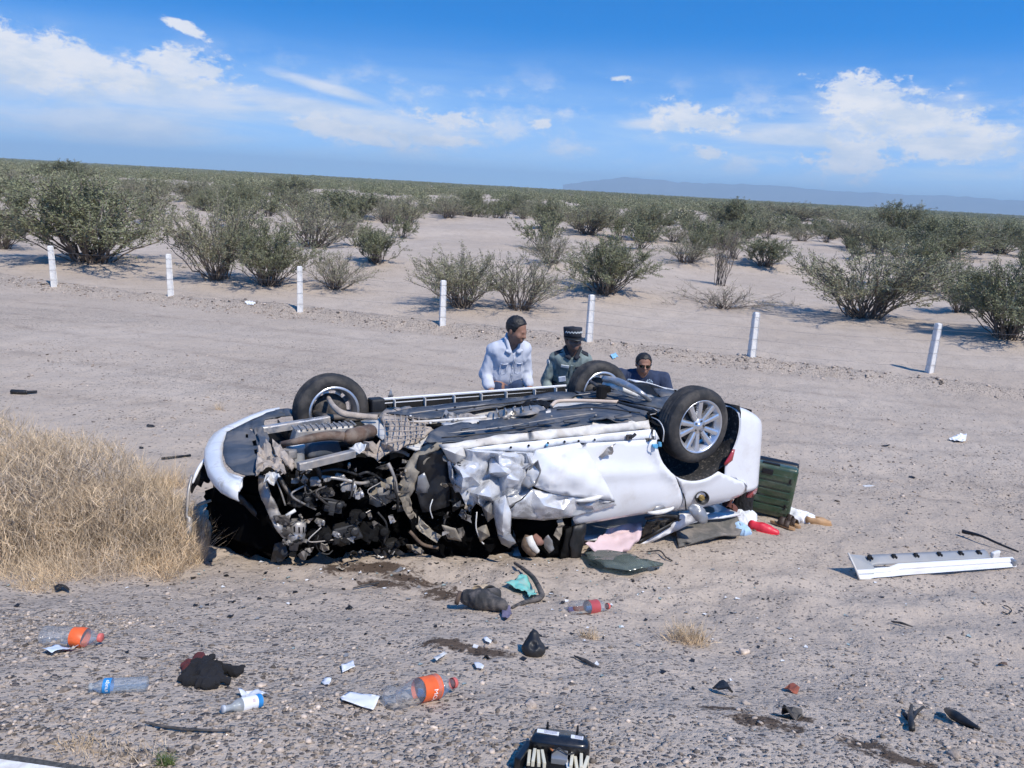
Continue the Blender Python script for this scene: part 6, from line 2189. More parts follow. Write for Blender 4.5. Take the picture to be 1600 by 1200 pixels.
def arms_down(shw, sz, bend=0.10, fw_=-0.05, y0=0.0, el_out=0.045, upper=0.30, fore=0.26):
    J = {}
    for s, nm in ((-1, 'r'), (1, 'l')):
        J['sh' + nm] = (s * shw, y0 + 0.01, sz)
        J['el' + nm] = (s * (shw + el_out), y0 + 0.05, sz - upper)
        J['wr' + nm] = (s * (shw + el_out * 0.6), y0 + fw_ - bend, sz - upper - fore + 0.02)
        J['hd' + nm] = (s * -0.05, -0.25, -1)
        J['hp' + nm] = (-s, -0.2, 0)
        J['ht' + nm] = (-s * 0.25, -1, 0)
    return J


def legs(hw, hip, knee, ank=0.09, kf=-0.02):
    J = {}
    for s, nm in ((-1, 'r'), (1, 'l')):
        J['hip' + nm] = (s * hw, 0.0, hip)
        J['kn' + nm] = (s * hw * 1.15, kf, knee)
        J['an' + nm] = (s * hw * 1.25, 0.03, ank)
    return J


# --- the man in the white shirt, looking down at the wreck
b, sz = base_at(797, 488, 8.0, 1.605)
J = dict(pelvis=(0, .16, .90), chest=(0, .0, 1.17), neck=(0, -.085, 1.345))
J.update(arms_down(.158, 1.25, bend=.09, y0=-.03, el_out=.06, upper=.245, fore=.215)); J.update(legs(.09, .87, .47))
man, Hm, T, up, fwd, side = build_person(b, sz, R(24), 'man in a white shirt with rolled sleeves looking down behind the car', J,
    dict(skin=M_SKIN, shirt=M_SHIRT, trousers=M_JEANS, vneck=(.085, 1.5), hem=.06, wr=.006), (.122, .145, .092, .098), 1.0, headyaw=R(34), headpitch=R(14), sleeve=1.45, belly=.03)
f3, s3, u3 = Vector(fwd), Vector(side), Vector(up)
c0 = Vector(J['chest'])
C_ = SDF()
n0 = Vector(J['neck'])
for s in (-1, 1):
    A_ = n0 - f3 * .055 + u3 * .045 + s3 * s * .045; B_ = n0 + f3 * .015 + u3 * .045 + s3 * s * .078; D_ = n0 + f3 * .095 - u3 * .055 + s3 * s * .045
    C_.cone(np.array(A_), np.array(B_), .013, .016, .012).cone(np.array(B_), np.array(D_), .020, .022, .010).cone(np.array(D_), np.array(D_ + s3 * s * .035 + u3 * .012), .018, .012, .012)
C_.mesh('collar', M_SHIRT, .006, man)
bt = MB(); bt.lathe([(.0005, -.09), (.028, -.09), (.030, -.085), (.030, .04), (.024, .06), (.012, .085), (.012, .10), (.0005, .10)], 16, Matrix.Translation(Vector(b) + Vector(rotz((.17, -.17, .80), R(24))) * sz))
o = bt.obj('water_bottle', principled('blue_drink_bottle', (.12, .30, .62), .2, var=.2, coat=.5), None, True)
tag(o, 'blue drink bottle in the left hand of the white shirted man', 'bottle')

# --- the officer in grey green uniform and black cap
b, sz = base_at(895, 507, 8.4, 1.575)
J = dict(pelvis=(0, .10, .88), chest=(0, .0, 1.14), neck=(0, -.06, 1.31))
J.update(arms_down(.162, 1.21, bend=.07, y0=-.02, el_out=.07, upper=.25, fore=.225)); J.update(legs(.085, .85, .46))
off, Hm, T, up, fwd, side = build_person(b, sz, R(6), 'officer in grey green uniform and tall black cap standing behind the rear wheel', J,
    dict(skin=principled('skin_dark', (.20, .105, .072), .55, var=.1), shirt=M_UNI, trousers=M_UNID, vneck=(.045, 1.3), hem=.0, wr=.007), (.100, .128, .080, .084), .95, headyaw=R(14), headpitch=R(-6), sleeve=1.86, glasses=False)
f3, s3, u3 = Vector(fwd), Vector(side), Vector(up)
c0 = Vector(J['chest'])
mb = MB()
prof = []
n = 28
V = []
for (z, rs, dz) in ((.118, 1.0, 0), (.150, 1.02, 0), (.215, 1.08, 0), (.222, 1.05, 0)):
    for j in range(n):
        a = 2 * math.pi * j / n
        V.append(tuple(T(.088 * rs * math.cos(a), .014 + .104 * rs * math.sin(a), z)))
F = [(q * n + j, q * n + (j + 1) % n, (q + 1) * n + (j + 1) % n, (q + 1) * n + j) for q in range(3) for j in range(n)] + [tuple(3 * n + j for j in range(n)), tuple(range(n - 1, -1, -1))]
mb.add(V, F)
cap_ = mb.obj('cap', M_UNID, off, True)
mb = MB(); V = []
for q in range(3):
    for j in range(13):
        a = math.pi + math.pi * j / 12
        r_ = 1 + .30 * q
        V.append(tuple(T(.088 * (1 + .08 * q) * math.cos(a), .014 + .104 * r_ * math.sin(a), .120 - .012 * q * abs(math.sin(a)))))
mb.add(V, [(q * 13 + j, q * 13 + j + 1, (q + 1) * 13 + j + 1, (q + 1) * 13 + j) for q in range(2) for j in range(12)])
o = mb.obj('visor', M_BLACK, cap_, True); solid(o, .004)
V, F = [], []
for j in range(18):
    a = math.pi * 1.06 + math.pi * .88 * j / 17
    for zz in ((.163 + .014 * (j % 2)), (.174 + .014 * (j % 2))):
        V.append(tuple(T(.0945 * math.cos(a), .014 + .111 * math.sin(a), zz)))
for j in range(17):
    F.append((j * 2, j * 2 + 2, j * 2 + 3, j * 2 + 1))
o = link('cap_band', mesh_np('cap_band', V, F, M_PATCH), cap_); solid(o, .003)
for s in (-1, 1):
    plate('epaulette', M_UNID, off, c0 + u3 * .150 + s3 * s * .125, u3 + s3 * s * .55 + f3 * .2, s3, .055, .10, .022)
    plate('pocket', M_UNI, off, c0 + s3 * s * .072 + f3 * .104 - u3 * .02, f3 + s3 * s * .25, u3, .085, .10, .006)
    plate('pocket_flap', M_UNI, off, c0 + s3 * s * .072 + f3 * .113 + u3 * .035, f3 + s3 * s * .25, u3, .09, .032, .006)
C_ = SDF()
n0 = Vector(J['neck'])
for s in (-1, 1):
    A_ = n0 - f3 * .055 + u3 * .045 + s3 * s * .045; B_ = n0 + f3 * .015 + u3 * .045 + s3 * s * .078; D_ = n0 + f3 * .085 - u3 * .030 + s3 * s * .035
    C_.cone(np.array(A_), np.array(B_), .013, .016, .012).cone(np.array(B_), np.array(D_), .020, .022, .010).cone(np.array(D_), np.array(D_ + s3 * s * .035 + u3 * .012), .018, .012, .012)
C_.mesh('collar', M_UNID, .006, off)
plate('placket', M_UNI, off, c0 - u3 * .12 + f3 * .118, f3, u3, .03, .40, .006)
plate('name_tape', M_PATCH, off, c0 + s3 * .072 + f3 * .118 + u3 * .065, f3 + s3 * .2, u3, .085, .028, .006)
plate('name_tape', M_UNID, off, c0 - s3 * .072 + f3 * .120 + u3 * .055, f3 - s3 * .2, u3, .075, .022, .006)
plate('badge', principled('white_badge', (.75, .80, .88), .5), off, c0 + s3 * .085 + f3 * .13 - u3 * .085, f3, u3 + s3 * .2, .075, .065, .005)
plate('shoulder_patch', M_PATCH, off, c0 + s3 * .228 + u3 * .03, s3 + f3 * .3, u3, .065, .075, .006, round_=True)
S = SDF(); pz = Vector(J['pelvis']) + u3 * .06
S.cone(np.array(pz + s3 * .07), np.array(pz - s3 * .07), .122, .122, .03)
S.mesh('belt', M_UNID, .012, off, extra=lambda X, Y, Z, D: np.maximum(D, np.abs(Z - pz.z) - .028))

# --- the stout man in a navy T-shirt stooping behind the wreck
b, sz = base_at(1006, 548, 9.1, 1.41)
J = dict(pelvis=(0, .22, .70), chest=(0, .02, .98), neck=(0, -.075, 1.155),
         shr=(-.265, -.03, 1.085), ell=(.39, -.10, .80), elr=(-.39, -.10, .80), shl=(.265, -.03, 1.085), wrl=(.30, -.33, .70), wrr=(-.30, -.33, .70),
         hdl=(-.2, -1, -.4), hdr=(.2, -1, -.4), hpl=(0, -.3, -1), hpr=(0, -.3, -1), htl=(-1, -.2, 0), htr=(1, -.2, 0),
         hipl=(.12, .22, .68), hipr=(-.12, .22, .68), knl=(.20, -.16, .46), knr=(-.20, -.16, .46), anl=(.19, .10, .09), anr=(-.19, .10, .09))
sto, Hm, T, up, fwd, side = build_person(b, sz, R(-4), 'stout man in navy T-shirt and sunglasses stooping behind the car tail', J,
    dict(skin=M_SKIN, shirt=M_NAVY, trousers=M_JEANS, vneck=(.02, .8), hem=.12, wr=.006), (.20, .25, .145, .135), 1.16, headyaw=R(8), headpitch=R(4), sleeve=.72, belly=.08, glasses=True)
f3, s3, u3 = Vector(fwd), Vector(side), Vector(up)
c0 = Vector(J['chest'])


def flat_print(name, shapes, mat_, parent, c, N, U):
    """printed marks: small flat tiles lying on the cloth"""
    N = Vector(N).normalized(); U = Vector(U); U = (U - N * U.dot(N)).normalized(); Rr = U.cross(N)
    mb = MB()
    for (x, y, w, h) in shapes:
        p = Vector(c) + Rr * x + U * y
        mb.add([p - Rr * w / 2 - U * h / 2, p + Rr * w / 2 - U * h / 2, p + Rr * w / 2 + U * h / 2, p - Rr * w / 2 + U * h / 2], [(0, 1, 2, 3)])
    o = mb.obj(name, mat_, parent)
    solid(o, .002)
    return o


cr = []
for j in range(12):
    a = j * math.pi / 6
    cr.append((.040 * math.cos(a), .045 * math.sin(a) + .004, .013, .013))
for j in range(6):
    a = j * math.pi / 3 + .3
    cr.append((.019 * math.cos(a), .021 * math.sin(a), .011, .012))
cr += [(0, 0, .014, .014), (0, -.058, .07, .010), (-.02, .03, .008, .02), (.02, .03, .008, .02)]


def on_cloth(parent, x, z, y0=-1.2):
    """front surface of the person's shirt at (x, z) in person space"""
    sh = [c for c in parent.children if c.name.startswith('shirt')][0]
    ok, loc, nor, _i = sh.ray_cast(Vector((x, y0, z)), Vector((0, 1, 0)))
    if ok and nor.y > 0:
        nor = -nor
    return (loc, nor) if ok else (Vector((x, -.15, z)), Vector((0, -1, 0)))


bpy.context.view_layer.update()
loc, nor = on_cloth(sto, .09, 1.03)
flat_print('crest_print', cr, M_CREST, sto, loc + nor * .008, nor, (0, 0, 1))
loc, nor = on_cloth(sto, -.13, 1.065)
flat_print('name_print', [(-.042 + .0115 * q, 0, .008, .013 if q % 3 else .010) for q in range(8)], M_CREST, sto, loc + nor * .008, nor, (0, 0, 1))


def seam(parent, pts, r, mat_, name):
    """a stitched edge following the cloth"""
    P = []
    for (x, z) in pts:
        loc, nor = on_cloth(parent, x, z)
        P.append(loc + nor * r * 0.3)
    mb = MB(); mb.tube(P, r, 5)
    return mb.obj(name, mat_, parent, True)


seam(man, [(0.012, 1.20 - .035 * q) for q in range(10)], .0055, M_SHIRT, 'placket')
seam(man, [(0.03, 1.20 - .035 * q) for q in range(10)], .004, M_SHIRT, 'placket')
for s in (-1, 1):
    seam(man, [(s * .045, 1.13), (s * .08, 1.125), (s * .115, 1.13)], .006, M_SHIRT, 'pocket_flap')
    seam(man, [(s * .047, 1.125), (s * .047, 1.03), (s * .08, 1.015), (s * .112, 1.03), (s * .113, 1.125)], .0035, M_SHIRT, 'pocket')
for q in range(4):
    loc, nor = on_cloth(man, .02, 1.16 - .075 * q)
    mb = MB(); mb.lathe([(.006, 0), (.006, .003), (.0005, .004)], 8, Matrix.Translation(loc + nor * .006) @ nor.to_track_quat('Z', 'Y').to_matrix().to_4x4()); mb.obj('button', M_PATCH, man)
# ================================================================== things scattered on the ground
def place(o, px, py, rz=0.0, lift=0.0, tilt=(0, 0), scale=None):
    P = G(px, py)
    # lie along the slope
    e = 0.08
    nx = hz(P[0] - e, P[1]) - hz(P[0] + e, P[1]); ny = hz(P[0], P[1] - e) - hz(P[0], P[1] + e)
    n = Vector((nx, ny, 2 * e)).normalized()
    q = Vector((0, 0, 1)).rotation_difference(n).to_matrix().to_4x4()
    o.matrix_world = Matrix.Translation(Vector(P) + n * lift) @ q @ Matrix.Rotation(rz, 4, 'Z') @ Matrix.Rotation(tilt[0], 4, 'X') @ Matrix.Rotation(tilt[1], 4, 'Y')
    if scale:
        o.matrix_world = o.matrix_world @ Matrix.Diagonal((scale, scale, scale, 1))
    return o


def span(px0, py0, px1, py1):
    """midpoint, length and heading of a thing lying between two photo points"""
    a, b = G(px0, py0), G(px1, py1)
    d = b - a
    return a, b, float(np.linalg.norm(d)), math.atan2(d[1], d[0])


M_PET = clear_plastic('clear_pet', haze=0.10)
M_PETBLUE = clear_plastic('bluish_pet', (0.88, 0.93, 0.98), 0.14, (0.62, 0.70, 0.80))
M_PETW = clear_plastic('milky_pet', (0.85, 0.88, 0.90), 0.38, (0.62, 0.66, 0.68))
M_ORANGE = principled('orange_label', (0.75, 0.13, 0.03), 0.4, var=0.10, vscale=30)
M_REDCAP = principled('pinkish_red_cap', (0.62, 0.14, 0.12), 0.45, var=0.08)
M_BLUELAB = principled('blue_label', (0.03, 0.22, 0.52), 0.4, var=0.2, vscale=20)
M_INK = principled('white_ink', (0.80, 0.80, 0.80), 0.5)
M_REDLAB = principled('red_label', (0.36, 0.06, 0.065), 0.4, var=0.1)
M_COLA = clear_plastic('brown_drink', (0.50, 0.20, 0.08), 0.8, (0.20, 0.065, 0.025))
M_PAPER = principled('white_paper', (0.74, 0.75, 0.77), 0.9, var=0.04)
M_PAPERB = principled('bluish_paper', (0.62, 0.70, 0.80), 0.8, var=0.05)
M_FABB = principled('black_cloth', (0.010, 0.010, 0.012), 0.95, var=0.3, bump=0.4, bscale=120)
M_MAROON = principled('maroon_cloth', (0.085, 0.02, 0.022), 0.95, var=0.2)


def text_mesh(body, size):
    cu = bpy.data.curves.new('lettering', 'FONT')
    cu.body = body; cu.size = size; cu.align_x = 'CENTER'; cu.align_y = 'CENTER'
    o = bpy.data.objects.new('lettering', cu)
    COL.objects.link(o)
    dg = bpy.context.evaluated_depsgraph_get()
    me = bpy.data.meshes.new_from_object(o.evaluated_get(dg))
    bm = bmesh.new(); bm.from_mesh(me)
    bmesh.ops.triangulate(bm, faces=bm.faces[:])
    V = np.array([v.co[:] for v in bm.verts]); F = [tuple(v.index for v in f.verts) for f in bm.faces]
    bm.free()
    bpy.data.objects.remove(o); bpy.data.curves.remove(cu); bpy.data.meshes.remove(me)
    return V, F


def make_bottle(label, prof, L, r, mat_, capmat, lab=None, text=None, dent=None, cap=True, n=28, textrot=0.0, tsize=0.02):
    """bottle along +x, base at 0; lying on the ground at z = -r"""
    o = empty('bottle', label=label, cat='bottle')
    Mx = Matrix.Rotation(R(90), 4, 'Y')
    mb = MB(); mb.lathe([(max(.0006, a * r), h * L) for a, h in prof], n, Mx, cap=False, dent=dent)
    mb.obj('bottle_shell', mat_, o, True)
    if cap:
        rc = prof[-1][0] * r * 1.22
        mb = MB(); mb.lathe([(rc, L * .955), (rc, L * 1.0), (rc * .9, L * 1.008), (.0006, L * 1.008)], 16, Mx, cap=False)
        mb.obj('cap', capmat, o, True)
    if lab:
        a, b, m_ = lab
        hs = np.linspace(a, b, 4)
        ra = [np.interp(h, [p[1] for p in prof], [p[0] for p in prof]) * r * 1.018 for h in hs]
        mb = MB(); mb.lathe([(q, h * L) for q, h in zip(ra, hs)], n, Mx, cap=False, dent=dent)
        lb = mb.obj('paper_label', m_, o, True)
        for (body, size, ang, off, m2, along) in (text or []):
            V, F = text_mesh(body, size)
            W = []
            rr = max(ra) * 1.012
            for v in V:
                if along:
                    x_, t_ = v[0], v[1]
                else:
                    x_, t_ = v[1], -v[0]
                th = ang + t_ / rr
                q = Vector((rr * math.cos(th), rr * math.sin(th), (a + b) / 2 * L + off + x_))
                if dent:
                    q = dent(q)
                W.append(tuple(Mx @ q))
            link('lettering', mesh_np('lettering', W, F, m2), lb)
    return o


SODA = [(0, 0.012), (.45, 0.0), (.80, .005), (.97, .03), (1.0, .06), (1.0, .14), (.95, .17), (1.0, .20), (1.0, .40), (.93, .43), (.93, .62), (1.0, .65), (.97, .72), (.82, .80), (.55, .87), (.38, .91), (.36, .94), (.36, .955)]
WATER = [(0, .012), (.5, 0), (.9, .01), (1, .04)] + [(1.0 if i % 2 else .94, .06 + .029 * i) for i in range(18)] + [(.98, .59), (.97, .62), (.97, .76), (.9, .80), (.68, .87), (.42, .925), (.36, .94), (.36, .955)]
SMALL = [(0, .01), (.6, 0), (.95, .02), (1, .06), (1, .55), (.96, .62), (.72, .70), (.46, .76), (.44, .80), (.44, .86), (.44, .955)]


def dent1(v):
    k = math.exp(-((v.z - .055) / .045) ** 2)
    if v.x < 0:
        v.x *= 1 - .55 * k
    if v.y > 0:
        v.y *= 1 - .25 * k
    return v


def dent2(v):
    k = math.exp(-((v.z - .20) / .035) ** 2) + .5 * math.exp(-((v.z - .06) / .05) ** 2)
    if v.x < .01:
        v.x *= 1 - .5 * k
    return v


def lay(o, p0, p1, r, spin=0.0, sink=.004):
    a, b, L, hd = span(*p0, *p1)
    s = float((b - a)[2]) / max(L, 1e-6)
    o.matrix_world = Matrix.Translation(Vector((a[0], a[1], a[2] + r - sink))) @ Matrix.Rotation(hd, 4, 'Z') @ Matrix.Rotation(-math.asin(max(-1, min(1, s))), 4, 'Y') @ Matrix.Rotation(spin, 4, 'X')
    return L


def bottle_len(p0, p1):
    return span(*p0, *p1)[2]


q = ((606, 1105), (710, 1082)); L = bottle_len(*q)
o = make_bottle('biggest clear soda bottle with orange label, beside the white envelope', SODA, L, L * .150, M_PET, M_REDCAP, (.44, .70, M_ORANGE), [('NONOM', L * .085, -.9, L * .01, M_INK, False)], dent1)
lay(o, *q, L * .15, R(0))
q = ((68, 1004), (160, 1008)); L = bottle_len(*q)
o = make_bottle('squashed clear soda bottle with orange label nearest the left edge', SODA, L, L * .165, M_PET, M_REDCAP, (.52, .72, M_ORANGE), [('ON', L * .09, -.6, 0, M_INK, False)], dent2)
lay(o, *q, L * .155, R(20))
q = ((232, 1078), (141, 1082)); L = bottle_len(*q)
o = make_bottle('ribbed clear water bottle with bright blue label lying in dark gravel', WATER, L, L * .145, M_PETBLUE, M_PETW, (.62, .76, M_BLUELAB), [('epura', L * .10, 2.2, 0, M_INK, False)], None)
lay(o, *q, L * .145, R(0))
q = ((409, 1102), (348, 1116)); L = bottle_len(*q)
o = make_bottle('small milky bottle with white and blue label, grey cap', SMALL, L, L * .165, M_PETW, principled('grey_cap', (.45, .48, .52), .5), (.05, .55, M_PAPER), [('III', L * .10, 2.4, -L * .02, M_REDLAB, False)], None)
lay(o, *q, L * .16)
mb = MB(); mb.lathe([(L * .1695, L * .05), (L * .1695, L * .17)], 24, Matrix.Rotation(R(90), 4, 'Y'), cap=False); mb.obj('blue_band', M_BLUELAB, o, True)
q = ((892, 959), (950, 955)); L = bottle_len(*q)
o = make_bottle('soda bottle half full of brown drink with red label, half sunk in sand', SODA, L, L * .155, M_PET, M_REDCAP, (.42, .66, M_REDLAB), [('e', L * .08, 1.3, L * .03, M_BLUELAB, False)], None)
lay(o, *q, L * .13, R(0))
mb = MB(); V = []
for i in range(10):
    h = .04 + .8 * i / 9
    rr = np.interp(h, [p[1] for p in SODA], [p[0] for p in SODA]) * L * .155 * .95
    for j in range(9):
        a = math.pi * 1.08 + math.pi * .84 * j / 8
        V.append((h * L, rr * math.cos(a), rr * math.sin(a)))
mb.add(V, [(i * 9 + j, i * 9 + j + 1, i * 9 + 10 + j, i * 9 + 9 + j) for i in range(9) for j in range(8)])
mb.obj('drink', M_COLA, o, True)


# ---- papers: crumpled thin sheets, outline given where they lie
def litter(name, pts, mat_, label, cat, lift=.012, amp=.010, step=.012, thick=.0012, group=None, sc=30, dome=0.0):
    W = [G(*p) for p in pts]
    c = np.mean(W, 0)
    P, F = fill2d([(w[0] - c[0], w[1] - c[1]) for w in W], step, .25)
    z = height(P[:, 0] + c[0], P[:, 1] + c[1]) - c[2] + lift + amp * fbm(P[:, 0] * sc, P[:, 1] * sc, octv=2, seed=int(pts[0][0]) % 97)
    if dome:
        rr = np.linalg.norm(P, axis=1); z = z + dome * np.clip(1 - (rr / rr.max()) ** 2, 0, 1)
    V = np.stack([P[:, 0], P[:, 1], z], 1)
    o = link(name, mesh_np(name, V, F, mat_, True))
    o.location = c
    solid(o, thick)
    return tag(o, label, cat, group)


litter('envelope', [(532, 1093), (545, 1086), (594, 1092), (583, 1113), (534, 1098)], M_PAPER, 'white envelope lying left of the big orange label bottle', 'paper', amp=.004)
litter('paper_sheet', [(66, 1022), (84, 1014), (124, 1016), (100, 1022), (82, 1027)], M_PAPERB, 'pale blue sheet in front of the squashed bottle at left', 'paper', amp=.008, lift=.02)
litter('paper_napkin', [(372, 1086), (395, 1086), (421, 1090), (410, 1097), (398, 1094), (384, 1097)], M_PAPER, 'crumpled white napkin behind the small milky bottle', 'paper', amp=.012, lift=.02)
litter('paper_scrap', [(533, 1042), (552, 1037), (555, 1047), (535, 1054)], M_PAPER, 'folded white scrap above the white envelope', 'paper', amp=.008)
litter('paper_scrap', [(502, 1069), (508, 1064), (518, 1065), (514, 1074)], M_PAPER, 'small white scrap just above left of the envelope', 'paper', amp=.006)
litter('plastic_shard', [(676, 1034), (694, 1024), (699, 1027), (682, 1038)], M_PLASTW, 'long white plastic shard in pale gravel above the orange label bottle', 'shard', amp=.004, lift=.02)
litter('plastic_shard', [(740, 1040), (748, 1038), (756, 1045), (754, 1050), (744, 1047)], M_PAPER, 'white chip right of the long white shard', 'shard', amp=.004, lift=.015)
litter('plastic_shard', [(755, 1000), (760, 998), (768, 1006), (766, 1010), (758, 1006)], M_PAPER, 'pale chip on the brown oil stain', 'shard', amp=.004, lift=.015)
litter('paper_scrap', [(1482, 688), (1500, 681), (1510, 681), (1508, 692), (1494, 692)], M_PAPER, 'white paper on open sand far right, behind the long trim strip', 'paper', amp=.02, lift=.03)
litter('paper_scrap', [(953, 556), (962, 553), (966, 559), (958, 562)], principled('blue_scrap', (.25, .50, .75), .7), 'bright blue scrap on sand behind the stooping man', 'litter', amp=.02, lift=.03)
litter('paper_scrap', [(382, 474), (390, 471), (400, 475), (394, 478)], M_PAPER, 'white scrap by the sand ridge left of the third post', 'litter', amp=.02, lift=.03)
litter('teal_wrapper', [(788, 918), (806, 910), (816, 905), (822, 906), (832, 925), (838, 936), (826, 941), (820, 930), (806, 928)], principled('teal_plastic', (.16, .50, .45), .5, var=.15, dust=.5, dscale=20), 'torn teal wrapper beside the black bent rubber strip', 'litter', amp=.02, lift=.025, sc=18)


# ---- cloth and shoes by soft volumes
def blobthing(name, base, items, mat_, label, cat, h=.006, wrinkle=.004, ws=30, rz=0.0, group=None, flat=True, parent=None):
    S = SDF()
    for it in items:
        if it[0] == 'c':
            S.cone(*it[1:])
        elif it[0] == 'x':
            S.cut(*it[1:])
        else:
            S.ball(*it[1:])
    o = S.mesh(name, mat_, h, parent, wrinkle, ws, extra=(lambda X, Y, Z, D: np.maximum(D, -Z - .004)) if flat else None)
    if parent is None:
        place(o, *base, rz=rz)
        tag(o, label, cat, group)
    return o


s = 1.0
bt = scale_at(G(315, 1060))
u_ = 1 / bt                                        # metres per photo pixel there
def PX(dx, dy, z=0.02):
    """offset on the ground from pixel steps (right, towards the viewer)"""
    return (dx * u_, -dy * u_ / 0.60, z)


o = blobthing('garment', (318, 1062), [('c', PX(-30, -26, .02), PX(-8, 4, .03), .022, .034, .012), ('c', PX(-20, -16, .03), PX(-10, -36, .05), .022, .005, .01), ('c', PX(-6, -12, .035), PX(40, -18, .025), .026, .020, .012), ('c', PX(38, -14, .02), PX(42, -28, .035), .018, .006, .008),
     ('c', PX(-16, 10, .015), PX(14, 4, .03), .03, .034, .014), ('c', PX(10, 6, .03), PX(30, 14, .02), .026, .018, .012), ('c', PX(24, 14, .02), PX(42, 10, .015), .016, .008, .01), ('c', PX(-22, 18, .01), PX(24, 22, .01), .016, .018, .012), ('c', PX(0, -4, .045), PX(10, 12, .03), .018, .02, .008)], M_FABB, 'crumpled black garment with a maroon patch lying in the roadside gravel', 'clothing', h=.005, wrinkle=.011, ws=32)
blobthing('maroon_collar', (0, 0), [('c', PX(-40, -18, .02), PX(-28, -30, .04), .020, .022, .012), ('c', PX(-42, -18, .02), PX(-34, -10, .02), .014, .018, .012)], M_MAROON, None, None, parent=o, wrinkle=.008, h=.005)


def slipper(base, L, rz, mat_, label, cat='shoe', tall=.07, narrow=.32, inner_=None, lace=False, open_=True):
    it = [('c', (-L * .36, 0, tall * .42), (L * .1, 0, tall * .40), L * .15, L * .15, .03), ('c', (L * .0, 0, tall * .42), (L * .36, .01, tall * .26), L * .155, L * .115, .03), ('c', (-L * .36, 0, tall * .7), (-L * .12, 0, tall * .8), L * .13, L * .13, .02)]
    if open_:
        it.append(('x', (-L * .22, 0, tall * 1.25), (L * .20, L * .10, tall * .75), .01))
    S = SDF()
    for t in it:
        (S.cone if t[0] == 'c' else S.cut)(*t[1:])
    S_o = S.mesh('shoe', mat_, .006, None, 0, 1, extra=lambda X, Y, Z, D: np.maximum(D, -Z))
    place(S_o, *base, rz=rz)
    tag(S_o, label, cat)
    mb = MB(); V = []
    n = 24
    for z in (0.0, .012):
        for j in range(n):
            a = 2 * math.pi * j / n
            V.append((L * .50 * math.cos(a), (L * .165 + L * .02 * math.cos(a)) * math.sin(a), z - .004))
    mb.add(V, [tuple(range(n - 1, -1, -1)), tuple(range(n, 2 * n))] + [(j, (j + 1) % n, n + (j + 1) % n, n + j) for j in range(n)])
    mb.obj('sole', inner_ or mat_, S_o)
    if lace:
        for q in range(3):
            mb = MB(); x = L * (.06 + .075 * q); mb.box((x, 0, tall * (.86 - .10 * q)), (.010, L * .16, .008), Matrix.Rotation(.25, 3, 'Y')); mb.obj('slot', M_SOOT, S_o)
    return S_o


M_REDSHOE = principled('red_rubber_shoe', (.66, .03, .055), .45, var=.06)
M_TANSH = principled('tan_leather', (.40, .24, .12), .6, var=.15)
M_BRSAND = principled('brown_strap', (.05, .03, .02), .6, var=.2)
slipper((1193, 831), .285, R(-24), M_REDSHOE, 'bright red rubber shoe on the sand by the open boot', lace=True)
slipper((1279, 818), .25, R(-8), M_TANSH, 'tan flat shoe lying alone right of the white cloth', tall=.05)


def sandal(base, L, rz, label):
    o = empty('sandal', label=label, cat='sandal')
    n = 26
    V = []
    for z in (0, .022):
        for j in range(n):
            a = 2 * math.pi * j / n
            w = L * (.15 + .03 * math.cos(a)) * (1 - .25 * math.exp(-((math.cos(a) + .1) / .35) ** 2))
            V.append((L * .5 * math.cos(a), w * math.sin(a), z))
    mb = MB(); mb.add(V, [tuple(range(n - 1, -1, -1)), tuple(range(n, 2 * n))] + [(j, (j + 1) % n, n + (j + 1) % n, n + j) for j in range(n)])
    mb.obj('sole', M_TANSH, o)
    for x, hgt in ((.16, .055), (-.05, .075)):
        mb = MB(); V = []
        for j in range(11):
            a = math.pi * j / 10
            for dx in (-.035, .035):
                V.append((L * x + dx * (1 - .3 * math.sin(a)), L * .155 * math.cos(a), .012 + hgt * math.sin(a)))
        mb.add(V, [(j * 2, j * 2 + 1, j * 2 + 3, j * 2 + 2) for j in range(10)])
        st = mb.obj('strap', M_BRSAND, o, True); solid(st, .006)
    place(o, *base, rz=rz, lift=.01)
    return o


sandal((1222, 824), .24, R(-40), 'brown strapped sandal between red shoe and white cloth')
sandal((1234, 820), .23, R(-55), 'second brown sandal, half under the white cloth')
blobthing('cloth', (1242, 812), [('b', (0, 0, .035), (.13, .085, .05), .03), ('b', (.07, -.03, .03), (.085, .06, .045), .03), ('b', (-.06, .05, .05), (.09, .06, .05), .03), ('b', (.13, -.06, .02), (.06, .05, .03), .03)], M_PAPER, 'heap of white cloth on the sand below the green suitcase', 'cloth', wrinkle=.014, ws=16)
blobthing('cap', (1158, 814), [('b', (0, 0, .05), (.14, .10, .08), .03), ('c', (.06, -.09, .02), (-.05, -.12, .02), .05, .04, .03)], principled('white_cap', (.66, .69, .74), .8), 'white cloth cap in front of the open boot', 'cap', wrinkle=.006)
blobthing('garment', (1143, 826), [('c', (-.02, .03, .05), (.02, -.06, .02), .05, .07, .03), ('c', (.02, -.06, .03), (.09, -.10, .02), .06, .05, .03)], principled('pale_blue_cloth', (.34, .50, .70), .9, var=.2), 'pale blue garment spilling from the open boot', 'clothing', wrinkle=.012, ws=20)
blobthing('bag', (1152, 812), [('c', (0, 0, .05), (.04, .02, .30), .08, .06, .03), ('c', (.05, 0, .05), (.07, .02, .26), .07, .05, .03)], M_FABB, 'black bag standing between the open boot and the green suitcase', 'bag', wrinkle=.008)
blobthing('garment', (1132, 815), [('c', (0, 0, .1), (.01, .0, .26), .04, .035, .03), ('c', (.02, -.02, .06), (.05, 0, .12), .05, .05, .03)], principled('brown_cloth', (.13, .05, .04), .9, var=.3), 'dark reddish garment hanging inside the open boot', 'clothing', wrinkle=.010)


